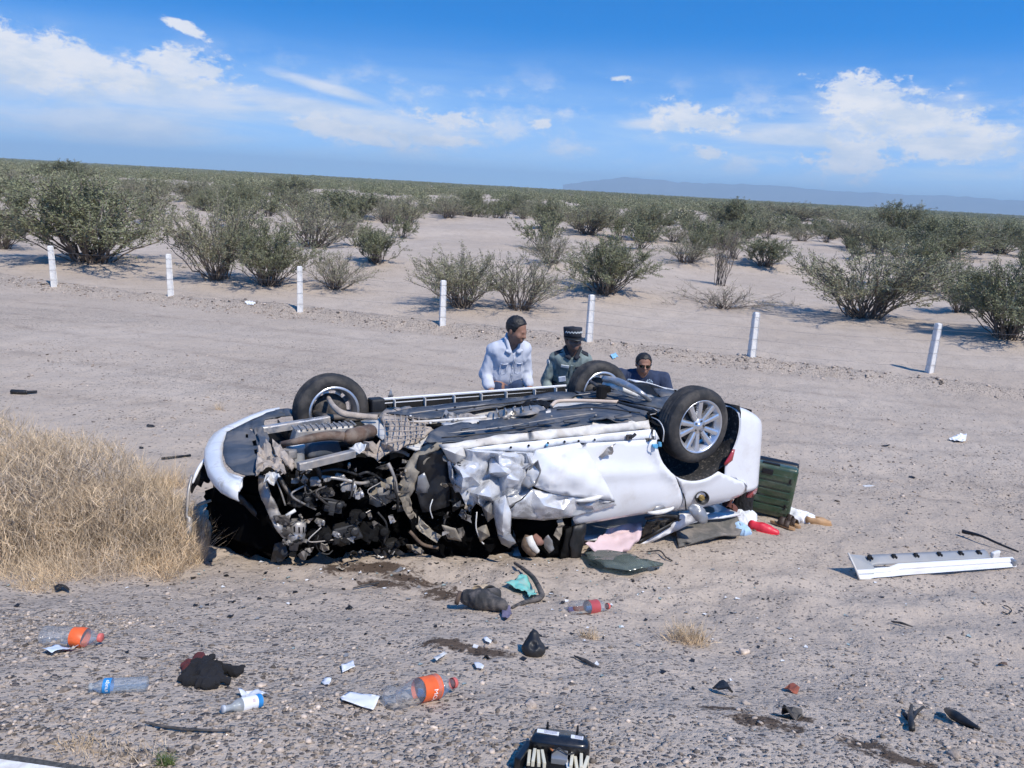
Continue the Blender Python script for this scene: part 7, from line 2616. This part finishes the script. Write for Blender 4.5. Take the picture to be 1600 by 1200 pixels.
# ---- the green suitcase
def suitcase():
    grn = principled('green_shell', (.028, .060, .030), .30, var=.08, coat=.4, dust=.15, dscale=6)
    blk = principled('black_shell', (.008, .008, .009), .45, var=.1)
    P = G(1199, 806)
    o = empty('suitcase', label='dark green hard shell suitcase standing behind the car tail', cat='suitcase')
    W, H, D = .39, .51, .13
    yaw = R(-20)
    o.matrix_world = Matrix.Translation(Vector((P[0], P[1], P[2] + .0))) @ Matrix.Rotation(yaw, 4, 'Z') @ Matrix.Rotation(R(3), 4, 'Y')
    mb = MB(); mb.box((0, 0, H / 2 + .03), (W, D, H), bev=.035)
    a = mb.obj('front_shell', grn, o, True)
    mb = MB(); mb.box((0, D * .98, H / 2 + .03), (W * 1.01, D * .9, H * 1.01), bev=.035)
    mb.obj('back_shell', blk, o, True)
    for q in range(5):
        z = .03 + H * (.14 + .155 * q)
        mb = MB(); mb.box((-.01, -D / 2 - .002, z + H * .02), (W * .88, .014, .060), bev=.006); mb.obj('ridge', grn, a)
    for z in (.16, .42):
        mb = MB(); mb.box((W / 2 - .06, -D / 2 - .010, z), (.018, .014, .045), bev=.004); mb.obj('corner_clip', blk, o)
    mb = MB(); mb.box((-.06, -.03, H + .035), (.16, .03, .02), bev=.006); mb.obj('handle', blk, o)
    mb = MB(); mb.box((-.08, -D / 2 - .008, H * .93), (.10, .02, .05), bev=.006); mb.obj('lock', blk, o)
    for sx in (-1, 1):
        for sy in (0, 1):
            mb = MB(); mb.lathe([(.02, -.01), (.025, -.005), (.025, .005), (.02, .01)], 14, Matrix.Translation((sx * W * .4, sy * D, .018)) @ Matrix.Rotation(R(90), 4, 'X')); mb.obj('wheel', blk, o, True)


suitcase()


# ---- the boot panel lying on the ground under the tail
def slab(name, px, mat_, label, cat, z0=.02, z1=.05, thick=.02, step=.05, curve=0.0, zs=None):
    W = [G(*p) for p in px]
    c = np.mean(W, 0)
    pl = [(w[0] - c[0], w[1] - c[1]) for w in W]
    P, F = fill2d(pl, step, .1)
    zz = np.array(zs if zs is not None else [z0] * len(px), float)
    dep = idw([(p[0], p[1], z) for p, z in zip(pl, zz)], P * 1.0) if zs is not None else np.full(len(P), z0)
    if zs is not None:
        d2 = ((P[:, None] - np.array(pl)[None]) ** 2).sum(-1) + 1e-4
        w = d2 ** -1.5
        dep = (w * zz).sum(1) / w.sum(1)
    z = height(P[:, 0] + c[0], P[:, 1] + c[1]) - c[2] + dep
    if curve:
        rr = np.linalg.norm(P, axis=1) / np.linalg.norm(P, axis=1).max()
        z = z + curve * (1 - rr ** 2)
    V = np.stack([P[:, 0], P[:, 1], z], 1)
    o = link(name, mesh_np(name, V, F, mat_, True))
    o.location = c
    solid(o, thick)
    return tag(o, label, cat)


slab('parcel_shelf', [(1060, 858), (1052, 832), (1096, 816), (1120, 812), (1150, 828), (1158, 836), (1154, 842)], principled('grey_felt', (.115, .11, .10), .95, var=.12, vscale=40, dust=.4, dscale=5), 'grey felt shelf panel on the ground under the car tail', 'panel', zs=[.02, .08, .14, .16, .12, .05, .04], thick=.022)
M_GLASSG = clear_plastic('dusty_green_glass', (.42, .52, .50), .42, (.20, .24, .22))
slab('side_window', [(912, 872), (921, 866), (945, 869), (975, 877), (1000, 888), (1036, 889), (1034, 893), (1010, 898), (975, 902), (945, 898), (918, 885)], M_GLASSG, 'curved greenish window pane lying flat on the sand below the pink cloth', 'window pane', z0=.035, thick=.006, curve=.05)
def wtube(name, pts, r, mat_, label, cat, n=8, lift=None):
    P = [G(px, py) + np.array([0, 0, (z if z is not None else 0)]) for (px, py, z) in pts]
    Q = curve_pts(P, max(8, 6 * len(P))) if len(P) > 2 else P
    rr = r if not isinstance(r, (list, tuple)) else [float(np.interp(i / (len(Q) - 1), np.linspace(0, 1, len(r)), r)) for i in range(len(Q))]
    c = np.mean(P, 0)
    mb = MB(); mb.tube([tuple(np.array(p) - c) for p in Q], rr, n)
    o = mb.obj(name, mat_, None, True)
    o.location = c
    return tag(o, label, cat) if label else o


M_RUBBER = principled('dusty_rubber', (.030, .030, .031), .8, var=.2, dust=.5, dscale=14, dustcol=(.22, .19, .17))
wtube('rubber_seal', [(804, 886, .03), (818, 900, .05), (832, 915, .06), (843, 930, .04), (846, 937, .03), (838, 941, .02), (818, 945, .015), (800, 952, .012)], [.010, .014, .016, .018, .020, .017, .014, .008], M_RUBBER, 'black bent rubber strip lying on sand in front of the car', 'rubber strip')
# ---- old boot and crushed cream tin in front of the wreck
o = empty('can', label='crushed cream coloured tin lying by the grey boot', cat='can')
mb = MB()
mb.lathe([(.0006, 0), (.045, 0), (.050, .004), (.047, .02), (.044, .06), (.047, .10), (.050, .116), (.046, .118), (.043, .11), (.0006, .108)], 20, Matrix.Rotation(R(76), 4, 'X'), cap=False, dent=lambda v: Vector((v.x * (1 - .18 * math.sin(v.z * 60)), v.y, v.z)))
mb.obj('tin_shell', principled('cream_tin', (.55, .44, .30), .6, var=.2, dust=.6, dscale=22, dustcol=(.25, .18, .12)), o, True)
place(o, 757, 936, rz=R(-22), lift=.05)
bo = blobthing('boot', (757, 952), [('c', (-.10, .06, .05), (-.02, .02, .05), .048, .055, .03), ('c', (-.02, .02, .05), (.10, -.04, .035), .055, .036, .03), ('c', (.0, .06, .05), (.06, .08, .06), .05, .04, .02)], M_RUBBER, 'grey dusty boot lying by the crushed cream tin', 'boot', wrinkle=.004)
mb = MB(); mb.lathe([(.030, 0), (.046, .004), (.048, .03), (.044, .034), (.036, .02)], 18, Matrix.Translation((.03, .11, .055)) @ Matrix.Rotation(R(60), 4, 'X'), cap=False); mb.obj('boot_collar', M_BLACK, bo, True)
mb = MB(); mb.lathe([(.0006, 0), (.04, 0), (.042, .02), (.036, .026)], 16, Matrix.Translation((-.145, .085, .04)) @ Matrix.Rotation(R(-70), 4, 'Y'), cap=False); mb.obj('boot_heel', principled('brown_heel', (.10, .07, .055), .8), bo, True)
litter('cloth_scrap', [(784, 958), (796, 955), (800, 962), (792, 972), (784, 968)], principled('violet_cloth', (.13, .12, .19), .9), 'dark violet rag at the toe of the grey boot', 'rag', lift=.02, amp=.015)
# ---- black plastic bits
def chip(name, px, py, w, h, mat_, label, cat='debris', tall=.03, seed=0, rz=None, n=7, group=None):
    """a broken moulding: a bent ragged plate with ribs"""
    r_ = random.Random(seed)
    sc = scale_at(G(px, py))
    W, H = w / sc, h / sc / .62
    pl = []
    for j in range(n):
        a = 2 * math.pi * j / n + r_.uniform(-.3, .3)
        k = r_.uniform(.55, 1.05)
        pl.append((math.cos(a) * W / 2 * k, math.sin(a) * H / 2 * k))
    P, F = fill2d(pl, max(W, H) / 5, .3, seed=seed)
    z = tall * (-.05 + 1.3 * np.abs(fbm(P[:, 0] * 1.6 / W, P[:, 1] * 1.6 / H, octv=2, seed=seed)))
    V = np.stack([P[:, 0], P[:, 1], z], 1)
    o = link(name, mesh_np(name, V, F, mat_, False))
    solid(o, max(.004, tall * .18))
    place(o, px, py, rz=r_.uniform(-.4, .4) if rz is None else rz)
    return tag(o, label, cat, group)


BL = M_BLACK
# torn black lamp shell right of the stain
bo = blobthing('lamp_housing', (830, 1022), [('c', (0, 0, .03), (0, .02, .085), .050, .022, .02), ('b', (.02, -.01, .03), (.04, .04, .035), .02), ('x', (.0, -.055, .055), (.022, .03, .022), .01)], BL, 'black broken lamp housing standing on gravel right of the brown stain', 'lamp housing', wrinkle=.003)
chip('plastic_fragment', 95, 924, 32, 16, BL, 'black cloth like fragment by the dry grass at left', seed=1, tall=.05)
chip('plastic_fragment', 1238, 1122, 42, 26, principled('charcoal_plastic', (.04, .036, .032), .6, dust=.4), 'charcoal broken bracket on the gravel at lower right', seed=2, tall=.04)
chip('plastic_fragment', 1130, 1086, 34, 26, BL, 'black clip with a yellow end on the gravel right of the dry tuft', seed=3, tall=.04)
chip('lens_fragment', 1240, 1082, 30, 18, principled('reddish_shard', (.30, .09, .05), .5, var=.4), 'reddish broken lens piece above the charcoal bracket', seed=4, tall=.022)
chip('plastic_fragment', 1356, 760, 24, 8, M_PLASTW, 'pale torn clip on sand behind the long trim strip', seed=5, tall=.03)
chip('plastic_fragment', 1384, 697, 14, 6, BL, 'small black bit on the sand right of the car', seed=6, tall=.03)
chip('plastic_fragment', 1425, 746, 12, 8, BL, 'tiny black bit left of the thin black rod', seed=7, tall=.02)
chip('plastic_fragment', 530, 890, 18, 8, M_OLIVE, 'grey trim flake on the oil stain near the front of the car', seed=8, tall=.03)
chip('glass_fragment', 622, 893, 22, 10, M_GREYP, 'grey painted flake on sand below the engine bay', seed=9, tall=.02)
chip('plastic_fragment', 570, 866, 26, 18, M_OLIVE, 'square dusty flake in the sand below the engine bay', seed=10, tall=.03)
chip('metal_fragment', 596, 868, 30, 20, M_RUST, 'rusty bent metal flake below the engine bay', seed=11, tall=.06)
chip('white_fragment', 596, 871, 13, 9, M_PAPER, 'white chip beside the rusty bent flake', seed=12, tall=.04)
chip('plastic_fragment', 234, 667, 18, 6, BL, 'small black bit on sand above the dry bush', seed=13, tall=.03)
chip('plastic_fragment', 221, 701, 8, 4, BL, 'tiny black bit left of the black rod', seed=14, tall=.02)
chip('wood_piece', 1568, 1040, 18, 8, M_RUST, 'small brown flake near the right edge', seed=15, tall=.02)
chip('plastic_fragment', 545, 952, 14, 8, BL, 'small dark flake on pale sand below the front stain', seed=16, tall=.02)
chip('plastic_fragment', 760, 1030, 14, 8, BL, 'small black flake left of the black lamp housing', seed=17, tall=.02)
wtube('rod', [(253, 719, .02), (298, 714, .02)], .013, BL, 'short black rod on sand left of the front bumper', 'rod')
o = wtube('strut', [(18, 615, .03), (40, 616, .03), (42, 616, .03), (58, 615, .03)], [.032, .032, .022, .018], BL, 'black damper strut lying alone at the far left', 'strut')
wtube('wiper_arm', [(1503, 838, .05), (1530, 848, .07), (1560, 858, .05), (1590, 867, .03)], [.02, .012, .011, .008], BL, 'thin black rod leaning on the right end of the long trim strip', 'rod')
wtube('rod', [(228, 1134, .012), (262, 1141, .012), (300, 1145, .012), (362, 1147, .012)], [.003, .005, .005, .003], M_RUBBER, 'long thin dark stick in gravel at the lower left', 'stick')
wtube('rod', [(897, 1028, .012), (912, 1036, .015), (926, 1042, .012), (938, 1046, .008)], [.004, .010, .008, .003], M_RUBBER, 'dark rubber sliver right of the black lamp housing', 'rubber strip')
wtube('stick', [(1478, 1116, .02), (1490, 1128, .03), (1506, 1134, .02), (1530, 1142, .01)], [.012, .022, .018, .006], BL, 'charred black stick at the lower right edge', 'stick')
wtube('stick', [(1392, 974, .015), (1408, 978, .02), (1426, 982, .012)], [.004, .008, .004], M_RUBBER, 'thin dark twig on sand below the long trim strip', 'stick')
wtube('stick', [(552, 922, .015), (575, 918, .02), (592, 915, .02)], [.004, .006, .006], M_RUBBER, 'thin dark stick beside the oil stain', 'stick')
wtube('wire_loop', [(1568, 948, .01), (1574, 952, .02), (1580, 956, .01), (1574, 961, .01), (1566, 958, .01)], .004, BL, 'curl of black wire near the right edge', 'wire')
wtube('wire_loop', [(1010, 866, .02), (1030, 866, .03), (1040, 874, .02), (1050, 878, .01)], .006, M_RUBBER, 'short dark wire on sand below the rear window', 'wire')
o = empty('fork_bracket', label='black forked plastic bracket at the lower right', cat='bracket')
P0 = G(1425, 1140)
for pts, r in (([(1424, 1143), (1421, 1128), (1422, 1112)], [.012, .012, .006]), ([(1421, 1130), (1430, 1120), (1441, 1114)], [.010, .008, .005]), ([(1419, 1126), (1410, 1122)], [.012, .008])):
    mb = MB(); Q = [tuple(G(*p) + np.array([0, 0, .012 + .01 * i]) - P0) for i, p in enumerate(pts)]
    mb.tube(Q, r if len(Q) == len(r) else .01, 6); mb.obj('prong', BL, o, True)
o.location = P0


# ---- the long sill trim lying on the sand at right
def trim():
    P0, P1 = G(1340, 905), G(1584, 886)
    o = empty('trim_strip', label='long white sill trim with black clips lying on the sand at right', cat='trim')
    d = P1 - P0; L = float(np.linalg.norm(d[:2])); hd = math.atan2(d[1], d[0])
    o.matrix_world = Matrix.Translation(Vector((P0[0], P0[1], P0[2]))) @ Matrix.Rotation(hd, 4, 'Z') @ Matrix.Rotation(-math.atan2(float(d[2]), L), 4, 'Y')
    # cross section (y away, z up): front lip, moulded face, step, inner wall leaning back
    back = [(.03, .10), (.05, .135), (.09, .15), (.12, .145)]
    face = [(-.02, .012), (-.012, .035), (.004, .045), (.002, .062), (.02, .082), (.034, .088)]
    grey = principled('trim_inner_grey', (.27, .285, .30), .45, var=.06, dust=.25)
    V, F = [], []
    N_ = 20
    for i in range(N_ + 1):
        t = i / N_
        k = min(1, .55 + 1.2 * max(0, t - .12)) if t > .18 else 0.35
        for (y, z) in face:
            V.append((L * t, y, .005 + z * (1 - .25 * t) * (1 if t > .2 else .7)))
    m = len(face)
    for i in range(N_):
        for j in range(m - 1):
            F.append((i * m + j, (i + 1) * m + j, (i + 1) * m + j + 1, i * m + j + 1))
    f_ = link('trim_face', mesh_np('trim_face', V, F, M_WHITE, False), o); solid(f_, .006)
    V, F = [], []
    inner_ = [(.034, .088), (.05, .10), (.085, .125), (.115, .135)]
    for i in range(N_ + 1):
        t = i / N_ * .86
        for (y, z) in inner_:
            dz = -.03 if t < .12 else 0
            V.append((L * t, y + (.02 if t < .12 else 0), (.005 + z * (1 - .25 * t)) + dz))
    m = len(inner_)
    for i in range(N_):
        for j in range(m - 1):
            F.append((i * m + j, (i + 1) * m + j, (i + 1) * m + j + 1, i * m + j + 1))
    f2 = link('trim_wall', mesh_np('trim_wall', V, F, grey, True), o); solid(f2, .006)
    V = [(-.03, .10, .16), (-.005, .02, .055), (.0, -.02, .01), (.12, -.022, .008), (.16, .03, .07), (.13, .12, .13)]
    mb = MB(); mb.add(V, [(0, 1, 4, 5), (1, 2, 3, 4)]); e_ = mb.obj('end_flare', grey, o); solid(e_, .008)
    mb = MB(); mb.tube([(-.035, .11, .17), (-.012, .02, .07), (0, -.02, .012), (.10, -.024, .008)], .008, 6); mb.obj('end_lip', M_CREAM, o, True)
    for t in (.10, .25, .39, .54, .68, .80):
        mb = MB(); x = L * t; z = .135 * (1 - .25 * t)
        mb.box((x, .088, z), (.03, .02, .035), bev=.004); mb.box((x - .012, .075, z + .008), (.012, .02, .03)); mb.box((x + .014, .075, z - .004), (.010, .022, .018))
        mb.obj('clip', M_BLACK, o)
    mb = MB(); mb.box((L * .90, .06, .085), (.11, .03, .07), Matrix.Rotation(.3, 3, 'Z'), bev=.012); mb.obj('end_block', M_PLASTW, o)
    mb = MB(); mb.box((L * .985, .0, .045), (.03, .05, .05), bev=.006); mb.obj('end_plug', M_GREYP, o)


trim()


# ---- black electronics box at the bottom edge
def fuse_box():
    P = G(872, 1186)
    o = empty('fuse_box', label='black plastic box with white stickers and cream plugs at the bottom edge', cat='box')
    s = 1 / scale_at(P)
    W = 96 * s
    o.matrix_world = Matrix.Translation(Vector(P)) @ Matrix.Rotation(R(-6), 4, 'Z') @ Matrix.Rotation(R(-8), 4, 'X')
    blk = principled('box_black', (.008, .0085, .010), .28, var=.1, coat=.3, dust=.06)
    mb = MB()
    n = 20
    V = []
    for (k, z) in ((1.0, .0), (1.0, .045), (.97, .058), (.90, .066)):
        for j in range(n):
            a = 2 * math.pi * j / n
            sx = math.copysign(abs(math.cos(a)) ** .45, math.cos(a)); sy = math.copysign(abs(math.sin(a)) ** .45, math.sin(a))
            V.append((W / 2 * k * sx * (1 - .08 * (sy > 0)), .042 * k * sy + .02, z))
    mb.add(V, [(q * n + j, q * n + (j + 1) % n, (q + 1) * n + (j + 1) % n, (q + 1) * n + j) for q in range(3) for j in range(n)] + [tuple(3 * n + j for j in range(n))])
    b = mb.obj('box_cover', blk, o, True)
    for (x, w, h, y) in ((-.20, .36, .020, .030), (.28, .20, .018, .022)):
        mb = MB(); mb.box((x * W, y, .0675), (w * W, h, .002), Matrix.Rotation(-.06, 3, 'Z')); st = mb.obj('sticker', M_PAPER, o)
        for q in range(3):
            mb = MB(); mb.box((x * W + w * W * .12, y - .006 + .006 * q, .0690), (w * W * .60, .002, .0006)); mb.obj('print_line', principled('sticker_ink', (.2, .22, .3), .8), st)
    for x in (-.22, .28):
        mb = MB(); mb.tube([(x * W, .062, .05), (x * W, .066, .082)], [.006, .003], 6); mb.box((x * W, .062, .05), (.016, .010, .02), bev=.002); mb.obj('lug', blk, o)
    cr_ = principled('cream_plug', (.62, .58, .45), .5, var=.1)
    for q in range(9):
        x = (-.46 + .075 * q + (.30 if q > 3 else 0)) * W
        if x > .5 * W:
            continue
        mb = MB(); mb.box((x, -.055 - rnd.uniform(0, .012), .020), (.010, .07, .04 + rnd.uniform(-.01, .012)), Matrix.Rotation(rnd.uniform(-.25, .25), 3, 'Z'), bev=.002); mb.obj('plug', cr_ if q not in (4,) else M_PLASTW, o)
    mb = MB(); mb.box((0, -.06, .012), (W * .96, .09, .03), bev=.004); mb.obj('box_base', M_SOOT, o)
    mb = MB(); mb.box((-W * .56, -.05, .025), (.022, .11, .05), Matrix.Rotation(-.25, 3, 'Z'), bev=.006); mb.obj('box_flange', blk, o)
    mb = MB(); mb.box((W * .02, -.045, .030), (W * .26, .05, .03), bev=.003); mb.obj('connector', M_GREYP, o)
    mb = MB(); mb.tube([(-.02, -.05, .05), (.0, -.03, .056), (.03, -.05, .05), (.05, -.035, .05)], .003, 6); mb.obj('wire', M_BLACK, o, True)
    mb = MB(); mb.tube([(-.03, -.02, .045), (-.018, -.04, .05)], .003, 6); mb.obj('wire', principled('orange_wire', (.45, .16, .05), .6), o, True)


fuse_box()


# ---- stones one can pick out
_v, _f = ico(1)
ROCKS = [(408, 1072, 16, 'pale angular stone right of the black garment', 1.5), (830, 1102, 18, 'flat pale stone right of the big orange label bottle', 1.5), (925, 1108, 12, 'pale stone well right of the big orange label bottle', 1.2), (1162, 1020, 16, 'white lumpy stone right of the dry tuft', 1.7), (100, 1080, 16, 'dark flat stone left of the ribbed water bottle', .6), (150, 1098, 15, 'pale stone under the ribbed water bottle', 1.4),
         (285, 1058, 14, 'rounded pale stone beside the maroon cloth', 1.3), (1435, 1098, 9, 'white chip of rock above the charred stick', 1.8), (1490, 1180, 20, 'brown slab of rock at the lower right', .9), (790, 1012, 10, 'pale pinkish stone left of the lamp housing', 1.4), (440, 1045, 8, 'grey stone above the milky bottle', 1.0), (1165, 1100, 12, 'pale stone in front of the black clip with yellow end', 1.4), (1340, 1095, 14, 'reddish stone right of the reddish lens piece', .8)]
for i, (px, py, w, lb, tone) in enumerate(ROCKS):
    P = G(px, py); s = w / scale_at(P) / 2
    r_ = np.random.default_rng(200 + i)
    V = _v * (1 + .22 * r_.normal(0, 1, (len(_v), 1)).clip(-1.3, 1.3)) * np.array([1.15, .9, .55]) * s
    me = mesh_np('rock', V, _f, M_STONE)
    fattr(me, 'tone', np.full(len(V), tone))
    o = link('rock', me)
    o.location = (P[0], P[1], P[2] + s * .25)
    o.rotation_euler = (0, 0, r_.uniform(0, 6))
    tag(o, lb, 'stone')


# ---- dry grasses
M_STRAW = principled('dry_straw', (.64, .49, .32), .9, var=.25, vscale=5, attr='tone')
M_STRAWG = principled('grey_straw', (.56, .45, .33), .9, var=.25, vscale=5, attr='tone')


def strands(name, bases, n, L0, L1, wid, mat_, seed, spread, parent=None, curlz=.25, upb=1.0, forks=0):
    """thin bent blades / stems; bases is a function giving (x, y, z, height factor)"""
    r_ = np.random.default_rng(seed)
    V, F, T = [], [], []
    for i in range(n):
        x, y, z, hf = bases(r_)
        L = r_.uniform(L0, L1) * hf
        a = r_.uniform(0, 6.283)
        out = spread * r_.uniform(.1, 1)
        p = np.array([x, y, z])
        d = np.array([math.cos(a) * out, math.sin(a) * out, upb * r_.uniform(.4, 1)]); d /= np.linalg.norm(d)
        tone = r_.uniform(.6, 1.3)
        w = np.cross(d, r_.normal(0, 1, 3)); w /= np.linalg.norm(w)
        b = len(V)
        for q in range(4):
            ww = wid * (1 - q / 3.4)
            V.append(p - w * ww); V.append(p + w * ww)
            T += [tone, tone]
            p = p + d * L / 3
            d = d + r_.normal(0, curlz, 3); d /= np.linalg.norm(d)
        for q in range(3):
            F.append((b + q * 2, b + q * 2 + 1, b + q * 2 + 3, b + q * 2 + 2))
    me = mesh_np(name, np.array(V), np.array(F), mat_, False)
    fattr(me, 'tone', T)
    return link(name, me, parent)


def dry_bush():
    C0 = G(130, 880)
    o = empty('dry_bush', tuple(C0), 0, 'big mound of dry straw coloured brush at the left edge', 'dry bush')
    # mound: ellipsoid lumps; strands sprout through its shell
    lumps = [(-1.05, .30, .95, .80, 1.02), (-.35, .28, .85, .75, .86), (.18, .18, .55, .55, .58), (.42, .05, .32, .34, .38), (-.60, -.12, .70, .40, .52), (-1.35, -.05, .7, .5, .75)]

    def shell(r_):
        q = lumps[int(r_.choice(len(lumps), p=np.array([.30, .28, .17, .07, .10, .08])))]
        a = r_.uniform(0, 6.283); ph = math.asin(r_.uniform(0.0, 1.0))
        k = r_.uniform(.70, 1.0) ** .5
        x = q[0] + q[2] * math.cos(a) * math.cos(ph) * k; y = q[1] + q[3] * math.sin(a) * math.cos(ph) * k; z = .92 * q[4] * math.sin(ph) * k
        return (x, y, z - .05, 1.0)
    strands('straw', shell, 24000, .06, .19, .0015, M_STRAW, 31, .9, o, .35)
    strands('straw', shell, 9000, .05, .16, .0015, M_STRAWG, 32, 1.1, o, .45)

    def core(r_):
        q = lumps[int(r_.choice(len(lumps), p=np.array([.30, .28, .17, .07, .10, .08])))]
        a = r_.uniform(0, 6.283); ph = math.asin(r_.uniform(0.0, 1.0)); k = r_.uniform(.25, .82)
        return (q[0] + q[2] * math.cos(a) * math.cos(ph) * k, q[1] + q[3] * math.sin(a) * math.cos(ph) * k, q[4] * math.sin(ph) * k - .05, 1.0)
    strands('twigs', core, 6000, .12, .38, .0022, principled('brush_twigs', (.30, .23, .16), .95, var=.3, attr='tone'), 33, 1.2, o, .4)
    return o


dry_bush()


def bush_fringe():
    for q, (px, py, w_, h_) in enumerate(((285, 872, 70, .30), (240, 893, 90, .22), (150, 900, 110, .22), (60, 905, 120, .20), (300, 840, 50, .34), (262, 760, 60, .3))):
        P = G(px, py); C0 = bpy.data.objects['dry_bush'].location
        rr = w_ / scale_at(P) / 2

        def b(r_, P=P, rr=rr):
            a = r_.uniform(0, 6.283); k = r_.uniform(0, 1) ** .6 * rr
            return (P[0] - C0[0] + k * math.cos(a), P[1] - C0[1] + k * math.sin(a) * .8, P[2] - C0[2] - .02, 1.0)
        strands('outer_stems', b, 420, h_ * .5, h_ * 1.3, .0016, M_STRAW if q % 2 else M_STRAWG, 80 + q, 1.0, bpy.data.objects['dry_bush'], .35)


bush_fringe()


def tuft(px, py, wpx, hgt, n, label, mat_=None, seed=0):
    P = G(px, py)
    rr = wpx / scale_at(P) / 2
    o = empty('grass_tuft', tuple(P), 0, label, 'grass tuft')

    def b(r_):
        a = r_.uniform(0, 6.283); k = r_.uniform(0, 1) ** .7 * rr
        return (k * math.cos(a), k * math.sin(a) * .7, -.005, 1.0)
    strands('blades', b, n, hgt * .5, hgt * 1.2, .0016, mat_ or M_STRAW, 60 + seed, .8, o, .3)


tuft(1072, 1003, 70, .14, 420, 'dry straw tuft on the sand in the lower right centre', seed=1)
tuft(920, 998, 30, .08, 120, 'sparse pale tuft left of the bigger dry tuft', seed=2)
tuft(52, 918, 80, .06, 420, 'low pale grass in front of the big dry brush', seed=3)
tuft(313, 845, 60, .20, 420, 'straw tuft under the torn front of the car', seed=4)
tuft(343, 640, 14, .16, 60, 'tiny yellow tuft on sand above the front bumper', seed=5)
tuft(200, 1190, 150, .06, 130, 'thin straw strewn at the bottom left by the road', M_STRAWG, 6)
tuft(258, 1194, 26, .05, 140, 'tiny green sprout at the bottom edge by the road', principled('green_blade', (.10, .15, .04), .8, attr='tone'), 7)
tuft(130, 1168, 90, .05, 90, 'flattened pale straw near the road line', M_STRAW, 8)
tuft(1300, 588, 70, .30, 110, 'bare grey twigs sticking out of the sand left of the last post', M_STRAWG, 9)
